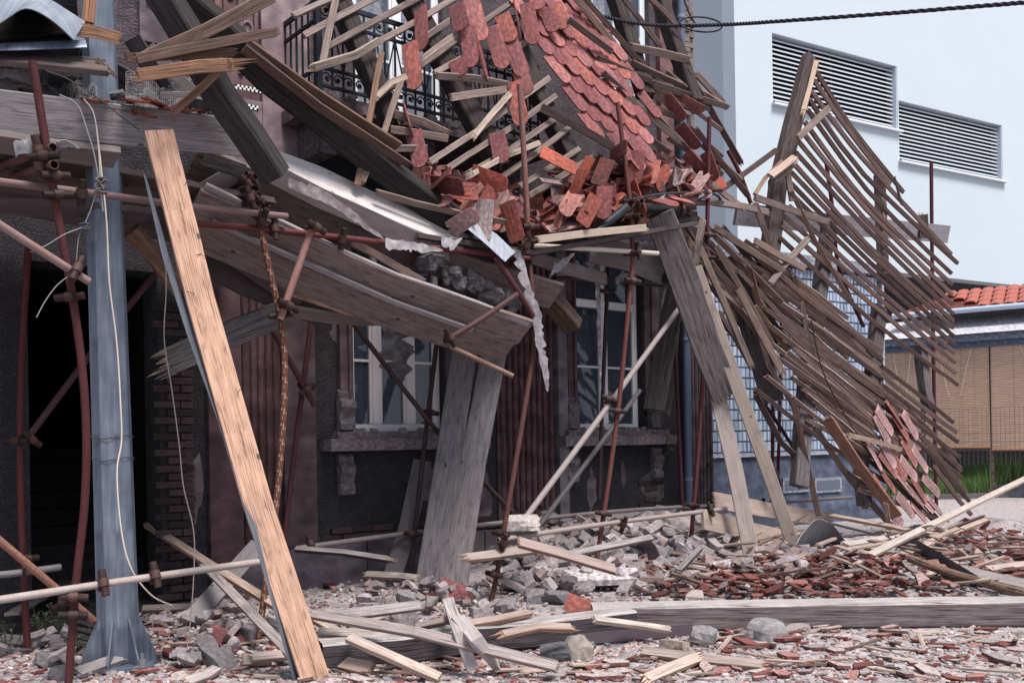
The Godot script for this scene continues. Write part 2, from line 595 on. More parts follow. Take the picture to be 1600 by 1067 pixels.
func make_materials():
	rng.seed = 4711
	var white := Color(1, 1, 1)
	M.lath = look(wood(11, 0.26, 0.45, 0.03, 0.20), 0.9, 0.6)
	M.beam = look(wood(23, 0.36, 0.7, 0.02, 0.22), 0.92, 0.9)
	M.plank = look(wood(37, 0.13, 0.15, 0.0, 0.16, 1), 0.88, 0.35)
	M.grimy = look(wood(53, 0.17, 0.3, 0.0, 0.36, 1), 0.9, 0.5)
	var rusty := mottled(256, 5, 0.06, 0.8, 1.0, Color(0.84, 0.78, 0.76), Color(1, 1, 1), FastNoiseLite.TYPE_SIMPLEX_SMOOTH, 0.0, 1.5, 0.25)
	M.rust = look(rusty, 0.62, 0.5)
	M.rust.uv1_scale = Vector3(2.5, 2.5, 1)
	var flaked := mottled(256, 9, 0.05, 0.75, 1.0, Color(0.46, 0.31, 0.28), Color(0.86, 0.78, 0.66), FastNoiseLite.TYPE_SIMPLEX_SMOOTH, 9.0, 3.0, 0.2, 0.14)
	M.flaked = look(flaked, 0.75, 0.7)
	M.flaked.uv1_scale = Vector3(10, 8, 1)
	var zinc := mottled(512, 15, 0.035, 0.74, 1.0, Color(0.78, 0.80, 0.84), Color(1, 1, 1), FastNoiseLite.TYPE_SIMPLEX_SMOOTH, 0.0, 0.5, 0.14, 0.0, 26)
	M.zinc = look(zinc, 0.5, 0.2, 0.7, 0.35)
	M.tube_zinc = look(mottled(256, 6, 0.09, 0.86, 1.0, Color(0.86, 0.84, 0.84), Color(1, 1, 1), FastNoiseLite.TYPE_SIMPLEX_SMOOTH, 0.0, 1.5, 0.22), 0.6, 0.3)
	M.tube_zinc.uv1_scale = Vector3(5, 4, 1)
	var rough := mottled(512, 31, 0.07, 0.6, 1.0, Color(0.58, 0.56, 0.60), Color(1, 1, 1), FastNoiseLite.TYPE_CELLULAR, 0.0, 7.0, 0.35)
	M.roughcast = look(rough, 0.95, 1.5, 0.62)
	var plaster := mottled(512, 41, 0.012, 0.62, 1.0, Color(0.80, 0.78, 0.82), Color(1, 1, 1), FastNoiseLite.TYPE_SIMPLEX_SMOOTH, 1.6, 2.2, 0.22)
	M.plaster = look(plaster, 0.93, 0.7, 1.7)
	M.dust = look(plaster, 0.95, 0.8, 0.45)
	var stone := mottled(256, 51, 0.03, 0.66, 1.0, Color(0.84, 0.82, 0.82), Color(1, 1, 1), FastNoiseLite.TYPE_SIMPLEX_SMOOTH, 0.0, 4.0, 0.3)
	M.stone = look(stone, 0.95, 1.0, 0.35)
	M.brick = look(stone, 0.95, 1.0, 0.3)
	var clay := mottled(256, 61, 0.05, 0.8, 1.0, Color(0.82, 0.87, 0.89), Color(1, 1, 1), FastNoiseLite.TYPE_SIMPLEX_SMOOTH, 2.4, 1.5, 0.22)
	M.tile = look(clay, 0.85, 0.5)
	M.tile.uv1_scale = Vector3(1.7, 1.1, 1)
	M.shard = look(stone, 0.92, 0.6, 0.3)
	var grit := mottled(1024, 71, 0.02, 0.66, 1.0, Color(0.86, 0.83, 0.84), Color(1, 1, 1), FastNoiseLite.TYPE_SIMPLEX_SMOOTH, 0.0, 3.5, 0.45)
	M.ground = look(grit, 0.95, 1.0, 1.9)
	M.white_wall = look(mottled(512, 81, 0.006, 0.985, 1.0, Color(0.992, 0.995, 1.0), white, FastNoiseLite.TYPE_SIMPLEX_SMOOTH, 0.0, 0.6, 0.03), 0.9, 0.2, 6.0)
	M.paint = look(plaster, 0.7, 0.3, 0.5)
	M.metal = look(null, 0.45, 0.0, 0.0, 0.3)
	M.iron = look(null, 0.6, 0.0, 0.0, 0.0)
	M.cable = look(null, 0.6)
	M.plain = look(null, 0.85)
	M.cloth = look(plaster, 0.95, 0.5, 0.6)
	M.leaf = look(null, 0.8)
	M.leaf.backlight_enabled = true
	M.leaf.backlight = Color(0.25, 0.35, 0.12)
	M.glass = StandardMaterial3D.new()
	M.glass.transparency = BaseMaterial3D.TRANSPARENCY_ALPHA
	M.glass.albedo_color = Color(0.45, 0.5, 0.58, 0.12)
	M.glass.roughness = 0.04
	M.glass.metallic_specular = 0.38
	M.glass_block = look(null, 0.18)
	M.glass_block.metallic_specular = 0.6
	# bamboo blinds: fine slats are relief of the material, the rolls are geometry
	var w := 128
	var out := PackedByteArray()
	out.resize(w * w * 3)
	var hg := PackedByteArray()
	hg.resize(w * w)
	var streak := grain(w, w, 16, 128, 0.2, 91)
	for y in w:
		for x in w:
			var i := y * w + x
			var slat := 0.5 + 0.5 * cos(TAU * y / 8.0)
			var cord := 1.0 if x % 32 > 1 else 0.9
			var l := (0.72 + 0.28 * slat) * cord * (0.8 + 0.2 * streak[i] / 255.0)
			out[i * 3] = int(255 * clampf(l, 0, 1))
			out[i * 3 + 1] = int(255 * clampf(l * 0.97, 0, 1))
			out[i * 3 + 2] = int(255 * clampf(l * 0.92, 0, 1))
			hg[i] = int(255 * slat)
	M.bamboo = look([tex_of(w, w, out), normal_of(w, w, hg, 2.0)], 0.85, 0.6)
	M.bamboo.uv1_scale = Vector3(1.6, 3.2, 1)

# ---------------------------------------------------------------- setting
func frame(a: Vector3, b: Vector3) -> Transform3D:  # x along a to b, y up, z out of the wall, foot at a
	var x := Vector3(b.x - a.x, 0, b.z - a.z).normalized()
	return Transform3D(Basis(x, Vector3.UP, x.cross(Vector3.UP)), Vector3(a.x, 0, a.z))

func lp(fr: Transform3D, u: float, v: float, off := 0.0) -> Vector3:
	return fr.affine_inverse() * on_plane(u, v, fr.origin + fr.basis.z * off, fr.basis.z)

func wall_mesh(s0: float, s1: float, y0: float, y1: float, th: float, holes: Array, tint: Color) -> ArrayMesh:
	var s := Shape.new()
	var col := lin(tint)
	var xs := [s0, s1]
	var ys := [y0, y1]
	for h in holes:
		xs.append_array([h[0], h[1]])
		ys.append_array([h[2], h[3]])
	xs.sort()
	ys.sort()
	var solid := func(x: float, y: float) -> bool:
		if x < s0 or x > s1 or y < y0 or y > y1: return false
		for h in holes:
			if x > h[0] and x < h[1] and y > h[2] and y < h[3]: return false
		return true
	for i in xs.size() - 1:
		for j in ys.size() - 1:
			var a: float = xs[i]
			var b: float = xs[i + 1]
			var c: float = ys[j]
			var d: float = ys[j + 1]
			if b - a < 1e-5 or d - c < 1e-5: continue
			var mx := (a + b) / 2
			var my := (c + d) / 2
			if not solid.call(mx, my): continue
			s.flat(Vector3(a, c, 0), Vector3(b, c, 0), Vector3(b, d, 0), Vector3(a, d, 0), Vector3.BACK, col)
			s.flat(Vector3(a, c, -th), Vector3(b, c, -th), Vector3(b, d, -th), Vector3(a, d, -th), Vector3.FORWARD, col)
			if not solid.call(a - 0.0005, my): s.flat(Vector3(a, c, 0), Vector3(a, d, 0), Vector3(a, d, -th), Vector3(a, c, -th), Vector3.LEFT, col)
			if not solid.call(b + 0.0005, my): s.flat(Vector3(b, c, 0), Vector3(b, d, 0), Vector3(b, d, -th), Vector3(b, c, -th), Vector3.RIGHT, col)
			if not solid.call(mx, c - 0.0005): s.flat(Vector3(a, c, 0), Vector3(b, c, 0), Vector3(b, c, -th), Vector3(a, c, -th), Vector3.DOWN, col)
			if not solid.call(mx, d + 0.0005): s.flat(Vector3(a, d, 0), Vector3(b, d, 0), Vector3(b, d, -th), Vector3(a, d, -th), Vector3.UP, col)
	return s.done()

func box_mesh(lo: Vector3, hi: Vector3, tint: Color, k := 1.0) -> ArrayMesh:
	var s := Shape.new()
	s.box(lo, hi, lin(tint), k)
	return s.done()

func mound(s: float, z: float) -> float:  # height of the rubble, along and out from the house front
	var near := 0.62 * exp(-pow((s - 2.1) / 2.3, 4.0)) * smoothstep(2.5, 0.2, z)
	var left := 0.13 * exp(-pow((s + 2.4) / 2.6, 4.0)) * smoothstep(2.6, 0.3, z)
	var pile := 0.30 * exp(-pow((s - 3.2) / 2.3, 2.0) - pow((z - 3.0) / 1.1, 2.0))
	var far := 0.30 * exp(-pow((s - 7.0) / 2.4, 2.0) - pow((z - 2.6) / 1.5, 2.0))
	return near + left + pile + far

func mound_at(p: Vector3) -> float:
	var q := p - front_origin
	return mound(q.dot(front_along), q.dot(front_out))

func on_rubble(u: float, v: float) -> Vector3:  # where the view line meets ground or rubble
	var r := ray(u, v)
	var t := 4.0
	while t < 30.0:
		var p := EYE + r * t
		if p.y <= maxf(0.0, mound_at(p)): return p
		t += 0.04
	return gp(u, v)

func make_ground():
	var s := Shape.new()
	var col := lin(rgb(192, 187, 188))
	var e := 400.0
	s.quad(Vector3(-e, 0, -e), Vector3(e, 0, -e), Vector3(e, 0, e), Vector3(-e, 0, e), Vector3.UP, Vector2(0, 0), Vector2(e, 0), Vector2(e, e), Vector2(0, e), col)
	solo("ground", s.done(), M.ground, Transform3D.IDENTITY, "dusty pale street surface", "ground", "", "structure")
	var m := Shape.new()
	var n := FastNoiseLite.new()
	n.seed = 3
	n.frequency = 0.9
	var st := 0.12
	var pts := {}
	for i in 118:
		for j in 47:
			var a := -4.6 + i * st
			var z := 0.02 + j * st
			var h := mound(a, z)
			h = h * (1.0 + 0.35 * n.get_noise_2d(a * 2.0, z * 2.0)) + 0.05 * n.get_noise_2d(a * 5.0, z * 5.0 + 40.0) * smoothstep(0.02, 0.2, h) - 0.025
			pts[Vector2i(i, j)] = fl(a, h, z)
	var mc := lin(rgb(184, 178, 180))
	for i in 117:
		for j in 46:
			var a: Vector3 = pts[Vector2i(i, j)]
			var b: Vector3 = pts[Vector2i(i + 1, j)]
			var c: Vector3 = pts[Vector2i(i + 1, j + 1)]
			var d: Vector3 = pts[Vector2i(i, j + 1)]
			if maxf(maxf(a.y, b.y), maxf(c.y, d.y)) < -0.015: continue
			m.quad(a, b, c, d, Vector3.UP, Vector2.ZERO, Vector2.ZERO, Vector2.ZERO, Vector2.ZERO, mc)
	solo("rubble_mound", m.done(), M.ground, Transform3D.IDENTITY, "low mound of grey dust and grit under the rubble", "rubble", "", "structure")

func make_white_building():
	var fr := frame(at(1152, 300, 27.8), at(1600, 300, 34.7))
	var o := thing("white_building", "tall plain white rendered building with two stepped louvre panels, at the right behind the ruins", "building", fr)
	var holes := []
	var specs := [[1206, 50, 1404, 105, 1209, 161, 1404, 204], [1405, 158, 1567, 195, 1406, 249, 1569, 285]]
	for q in specs:
		var a := lp(fr, q[0], q[1])
		var b := lp(fr, q[2], q[3])
		var c := lp(fr, q[4], q[5])
		var d := lp(fr, q[6], q[7])
		holes.append([(a.x + c.x) / 2, (b.x + d.x) / 2 - 0.03, (c.y + d.y) / 2, (a.y + b.y) / 2])
	var low := lp(fr, 1545, 441).y
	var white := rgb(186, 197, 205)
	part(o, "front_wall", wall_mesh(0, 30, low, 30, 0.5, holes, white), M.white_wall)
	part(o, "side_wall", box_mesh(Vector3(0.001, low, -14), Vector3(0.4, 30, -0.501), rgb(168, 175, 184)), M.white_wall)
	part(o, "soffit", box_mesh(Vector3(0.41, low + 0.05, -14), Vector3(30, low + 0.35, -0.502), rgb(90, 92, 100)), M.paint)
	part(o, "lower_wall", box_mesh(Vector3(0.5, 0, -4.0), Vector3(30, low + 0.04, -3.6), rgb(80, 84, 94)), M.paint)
	for h in holes:
		var w: float = h[1] - h[0]
		var tall: float = h[3] - h[2]
		var lou := part(o, "louvre", box_mesh(Vector3(0.0, 0.0, -0.03), Vector3(w, tall, 0), rgb(28, 30, 38)), M.iron, Transform3D(Basis.IDENTITY, Vector3(h[0], h[2], -0.42)))
		part(lou, "sill", box_mesh(Vector3(-0.06, -0.07, 0.0), Vector3(w + 0.1, -0.002, 0.56), rgb(204, 210, 218)), M.plain)
		part(lou, "mullion", box_mesh(Vector3(w / 2 - 0.012, 0, 0.1), Vector3(w / 2 + 0.012, tall, 0.16), rgb(150, 156, 170)), M.paint)
		part(lou, "end_post", box_mesh(Vector3(w - 0.035, 0, 0.1), Vector3(w - 0.001, tall, 0.40), rgb(190, 196, 206)), M.plain)
		var slat := Shape.new()
		slat.flat(Vector3(0, 0, 0.27), Vector3(w, 0, 0.27), Vector3(w, 0.09, 0.15), Vector3(0, 0.09, 0.15), Vector3(0, 1, 1), lin(rgb(188, 195, 206)))
		slat.flat(Vector3(0, -0.016, 0.27), Vector3(w, -0.016, 0.27), Vector3(w, 0.07, 0.14), Vector3(0, 0.07, 0.14), Vector3(0, -1, -1), lin(rgb(188, 195, 206)))
		slat.flat(Vector3(0, -0.03, 0.275), Vector3(w, -0.03, 0.275), Vector3(w, 0.012, 0.275), Vector3(0, 0.012, 0.275), Vector3(0, 0, 1), lin(rgb(196, 203, 212)))
		slat.flat(Vector3(0, -0.03, 0.27), Vector3(w, -0.03, 0.27), Vector3(w, 0.012, 0.27), Vector3(0, 0.012, 0.27), Vector3(0, 0, -1), lin(rgb(196, 203, 212)))
		slat.flat(Vector3(0, 0.07, 0.14), Vector3(w, 0.07, 0.14), Vector3(w, 0.09, 0.15), Vector3(0, 0.09, 0.15), Vector3(0, 1, -1), lin(rgb(188, 195, 206)))
		var slat_mesh := slat.done()
		for k in 15:
			part(lou, "slat", slat_mesh, M.plain, Transform3D(Basis.IDENTITY, Vector3(0, tall * (k + 0.35) / 15.2, 0)))

func make_annex():
	var fr := frame(at(1060, 700, 15.9), at(1383, 700, 18.7))
	var o := thing("glass_block_annex", "low annexe with glass block wall over blue grey base, behind the fan of battens", "building", fr)
	var end := lp(fr, 1383, 600).x
	var top := lp(fr, 1383, 432).y
	var ledge := lp(fr, 1200, 713).y
	part(o, "base_wall", box_mesh(Vector3(0, 0, -0.3), Vector3(end, ledge, 0), rgb(112, 124, 146)), M.plaster)
	part(o, "ledge", box_mesh(Vector3(0, ledge + 0.002, -0.3), Vector3(end, ledge + 0.07, 0.05), rgb(205, 212, 222)), M.paint)
	part(o, "roof_edge", box_mesh(Vector3(0, top, -4), Vector3(end + 0.06, top + 0.2, 0.08), rgb(176, 182, 194)), M.paint)
	part(o, "end_post", box_mesh(Vector3(end - 0.06, ledge + 0.072, -0.28), Vector3(end, top - 0.002, 0.02), rgb(210, 216, 226)), M.paint)
	part(o, "end_wall", box_mesh(Vector3(end - 0.3, 0, -4), Vector3(end - 0.002, top - 0.002, -0.302), rgb(160, 166, 178)), M.plaster)
	part(o, "backing", box_mesh(Vector3(0, ledge + 0.072, -0.26), Vector3(end - 0.062, top - 0.004, -0.16), rgb(146, 158, 176)), M.paint)
	var s := Shape.new()
	var bw := 0.10
	var bh := 0.185
	var y := ledge + 0.08
	while y < top - bh:
		var x := 0.0
		while x < end - 0.17:
			var c := lin(vary(rgb(152, 167, 188), 0.12))
			var x0 := x + 0.006
			var x1 := x + bw - 0.006
			var y0 := y + 0.007
			var y1 := y + bh - 0.007
			var q := 0.014
			var z1 := -0.02 + rng.randf_range(-0.003, 0.003)
			var tl := Vector3(rng.randf_range(-0.012, 0.012), 0, 0)
			var f := [Vector3(x0 + q, y0 + q, z1 + tl.x), Vector3(x1 - q, y0 + q, z1 - tl.x), Vector3(x1 - q, y1 - q, z1 - tl.x), Vector3(x0 + q, y1 - q, z1 + tl.x)]
			var g := [Vector3(x0, y0, -0.05), Vector3(x1, y0, -0.05), Vector3(x1, y1, -0.05), Vector3(x0, y1, -0.05)]
			s.flat(f[0], f[1], f[2], f[3], Vector3.BACK, c)
			for k in 4: s.flat(g[k], g[(k + 1) % 4], f[(k + 1) % 4], f[k], (f[k] + f[(k + 1) % 4]) / 2 - (f[0] + f[2]) / 2 + Vector3(0, 0, 0.01), c)
			x += bw
		y += bh
	var gb := part(o, "glass_blocks", s.done(), M.glass_block)
	gb.set_meta("kind", "stuff")
	for q in [1222, 1272]:
		var a := lp(fr, q, 747)
		var b := lp(fr, q + 42, 768)
		var w := part(o, "basement_window", box_mesh(Vector3(a.x, b.y, 0.001), Vector3(b.x, a.y, 0.03), rgb(178, 188, 202)), M.paint)
		part(w, "pane", box_mesh(Vector3(a.x + 0.05, b.y + 0.05, 0.031), Vector3(b.x - 0.05, a.y - 0.05, 0.036), rgb(84, 94, 112)), M.glass_block)

func make_pavilion():
	var fr := frame(at(1384, 650, 25.5), at(1600, 650, 23.6))
	var o := thing("pavilion", "low garden pavilion with bamboo blinds, white awning and red tiled roof, at the far right", "building", fr)
	var xr := lp(fr, 1600, 600).x + 5.0
	var blind_top := lp(fr, 1500, 545).y
	var blind_low := lp(fr, 1500, 703).y
	var x0 := lp(fr, 1384, 600).x
	var xs := [x0, lp(fr, 1440, 600).x, lp(fr, 1548, 600).x, lp(fr, 1548, 600).x + 2.6, xr]
	for i in 4:
		var rows := []
		var drop: float = [0.0, 0.06, 0.0, 0.02][i]
		for r in 7:
			var line := []
			var y := lerpf(blind_top, blind_low + drop, r / 6.0)
			for c in 5:
				line.append(Vector3(lerpf(xs[i] + 0.02, xs[i + 1] - 0.02, c / 4.0), y, 0.02 * sin(c * 1.7 + r * 0.8)))
			rows.append(line)
		var bl := part(o, "blind", sheet_mesh(rows, 0.012, vary(rgb(228, 202, 188), 0.03), Vector3.BACK, 2.0), M.bamboo)
		var roll := Shape.new()
		roll.tube([Vector3(xs[i] + 0.02, blind_low + drop, 0.02), Vector3(xs[i + 1] - 0.02, blind_low + drop, 0.02)], 0.035, lin(rgb(150, 116, 92)), 8)
		part(bl, "bottom_roll", roll.done(), M.plain)
		var cord := Shape.new()
		for cx in [0.42, 0.58]:
			cord.tube([Vector3(lerpf(xs[i], xs[i + 1], 0.5 + (cx - 0.5) * 3.0), blind_top, 0.04), Vector3(lerpf(xs[i], xs[i + 1], cx), blind_top - 1.2, 0.05)], 0.006, lin(rgb(220, 210, 195)), 4)
		part(bl, "cord", cord.done(), M.plain)
	for i in [1, 2, 3]:
		part(o, "post", box_mesh(Vector3(xs[i] - 0.05, 0, -0.12), Vector3(xs[i] + 0.05, blind_top, -0.04), rgb(150, 132, 120)), M.paint)
	part(o, "back_wall", box_mesh(Vector3(x0 - 0.5, 0, -4.5), Vector3(xr, 5.0, -4.3), rgb(70, 70, 78)), M.paint)
	part(o, "plinth", box_mesh(Vector3(x0, 0.0, -0.3), Vector3(xr, 0.32, -0.13), rgb(120, 122, 130)), M.plaster)
	var beam_low := lp(fr, 1560, 541).y
	var beam_mid := lp(fr, 1560, 531).y
	var beam_top := lp(fr, 1560, 521).y
	part(o, "lower_beam", box_mesh(Vector3(x0 - 0.3, beam_low, -0.1), Vector3(xr, beam_mid, 0.06), rgb(120, 134, 156)), M.paint)
	part(o, "upper_beam", box_mesh(Vector3(x0 - 0.3, beam_mid + 0.002, -0.1), Vector3(xr, beam_top, 0.16), rgb(150, 160, 176)), M.paint)
	var rows := []
	for r in 5:
		var line := []
		for c in 9:
			line.append(Vector3(lerpf(x0 - 0.3, xr, c / 8.0), lerpf(beam_top + 0.02, beam_top + 0.62, r / 4.0) - 0.05 * sin(PI * r / 4.0), lerpf(0.25, -1.3, r / 4.0)))
		rows.append(line)
	part(o, "awning", sheet_mesh(rows, 0.01, rgb(226, 228, 234), Vector3.BACK), M.cloth)
	# tiled roof further back, with gutter
	var eave := lp(fr, 1545, 482, -0.5).y
	var left := lp(fr, 1490, 482, -0.5).x
	var hip := lp(fr, 1542, 480, -0.5).x
	part(o, "dark_gap", box_mesh(Vector3(left - 1.2, beam_top + 0.5, -2.2), Vector3(xr, eave - 0.05, -1.8), rgb(40, 42, 48)), M.paint)  # dark box painted in place of the shade under the eave
	var gut := Shape.new()
	gut.tube([Vector3(left - 1.5, eave, -0.45), Vector3(xr, eave, -0.45)], 0.075, lin(rgb(178, 192, 212)), 10)
	part(o, "gutter", gut.done(), M.metal)
	part(o, "roof_base", sheet_mesh([[Vector3(left - 1.5, eave + 0.02, -0.5), Vector3(xr, eave + 0.02, -0.5)], [Vector3(left - 0.2, eave + 0.75, -2.45), Vector3(xr, eave + 0.75, -2.45)]], 0.03, rgb(120, 60, 52), Vector3.UP), M.tile)
	var tl := Shape.new()
	var tc := lin(rgb(178, 104, 92))
	for k in 4:
		var a0 := PI * k / 4.0
		var a1 := PI * (k + 1) / 4.0
		var p0 := Vector3(-0.15 * cos(a0), 0.07 * sin(a0), 0)
		var p1 := Vector3(-0.15 * cos(a1), 0.07 * sin(a1), 0)
		var q := Vector3(0, 0, -0.5)
		tl.flat(p0, p1, p1 + q, p0 + q, p0 + p1 + Vector3(0, 0.01, 0), tc)
		tl.tri(p0, p1, Vector3(0, -0.03, 0), Vector3.BACK, Vector2.ZERO, Vector2(0.1, 0), Vector2(0.1, 0.1), lin(rgb(120, 50, 42)))
	var tile_mesh := tl.done()
	var slope := atan2(1.18, 3.1)
	var count := 0
	for r in 4:
		var x := hip - 0.1 - r * 0.35 if r < 4 else hip - 1.4
		while x < lp(fr, 1600, 470, -2.0).x + 0.6 and count < 150:
			var z := -0.45 - r * 0.44
			part(o, "roof_tile", tile_mesh, M.tile, Transform3D(Basis(Vector3.RIGHT, slope), Vector3(x, eave + 0.05 + (-z - 0.45) * tan(slope), z)))
			x += 0.31
			count += 1
	var fence := thing("mesh_fence", "thin wire mesh fence panel in front of the lower half of the bamboo blinds", "fence", Transform3D(fr.basis, fr.origin + fr.basis.z * 1.2))
	var fa := lp(fr, 1445, 640, 1.2)
	var fb := lp(fr, 1640, 703, 1.2)
	var wires := Shape.new()
	var x := fa.x
	while x < fb.x:
		wires.tube([Vector3(x, fb.y - 0.35, 0), Vector3(x, fa.y, 0)], 0.004, lin(rgb(92, 84, 80)), 4)
		x += 0.10
	for k in 6:
		var yy := lerpf(fb.y, fa.y, k / 5.0)
		wires.tube([Vector3(fa.x, yy, 0.006), Vector3(fb.x, yy, 0.006)], 0.004, lin(rgb(92, 84, 80)), 4)
	part(fence, "wires", wires.done(), M.iron).set_meta("kind", "stuff")
	for px in [fa.x, fb.x]:
		part(fence, "post", box_mesh(Vector3(px - 0.025, 0, -0.05), Vector3(px + 0.025, fa.y, -0.006), rgb(96, 92, 92)), M.iron)
	# kerb and grass strip
	var k0 := gp(1380, 783)
	var k1 := gp(1700, 774)
	var kf := frame(k0, k1)
	solo("kerb", box_mesh(Vector3(-3, -0.02, -0.15), Vector3(14, 0.12, 0), rgb(126, 124, 128)), M.stone, kf, "low grey kerb along the grass strip", "kerb", "", "structure")
	solo("grass_bed", box_mesh(Vector3(-3, -0.02, -1.6), Vector3(14, 0.06, -0.151), rgb(70, 66, 52)), M.ground, kf, "strip of soil under the grass by the pavilion", "ground", "", "structure")
	var blade := Shape.new()
	var gcol := lin(rgb(108, 138, 92))
	for k in 7:
		var a := k * 0.9
		var b := Vector3(cos(a), 0, sin(a)) * 0.04
		var t := Vector3(cos(a * 1.7), 0, sin(a * 1.7)) * 0.12 + Vector3(0, 0.30 + 0.05 * (k % 3), 0)
		var w := Vector3(-sin(a), 0, cos(a)) * 0.007
		blade.tri(b - w, b + w, b + t * 0.55, Vector3(cos(a), 0.3, sin(a)), Vector2.ZERO, Vector2.ZERO, Vector2.ZERO, gcol)
		blade.tri(b + w * 0.7 + t * 0.4, b - w * 0.7 + t * 0.4, b + t, Vector3(cos(a), 0.3, sin(a)), Vector2.ZERO, Vector2.ZERO, Vector2.ZERO, gcol)
	var mm := MultiMesh.new()
	mm.transform_format = MultiMesh.TRANSFORM_3D
	mm.use_colors = true
	mm.mesh = blade.done()
	mm.instance_count = 7500
	for k in mm.instance_count:
		var gx := rng.randf_range(-3, 9)
		var gz := rng.randf_range(-1.6, -0.2)
		var sc := rng.randf_range(0.7, 1.7) * (1.0 + 0.35 * sin(gx * 2.1))
		mm.set_instance_transform(k, kf * Transform3D(Basis(Vector3.UP, rng.randf() * TAU).scaled(Vector3(sc, sc * 1.2, sc)), Vector3(gx, 0.05, gz)))
		var t := rng.randf_range(0.6, 1.15)
		mm.set_instance_color(k, Color(t * rng.randf_range(0.8, 1.35), t, t * rng.randf_range(0.65, 1.0)))
	var g := MultiMeshInstance3D.new()
	g.name = "grass"
	g.multimesh = mm
	g.material_override = M.leaf
	tag(g, "tall green weeds and grass along the kerb by the pavilion", "grass", "", "stuff")
	add_child(g)

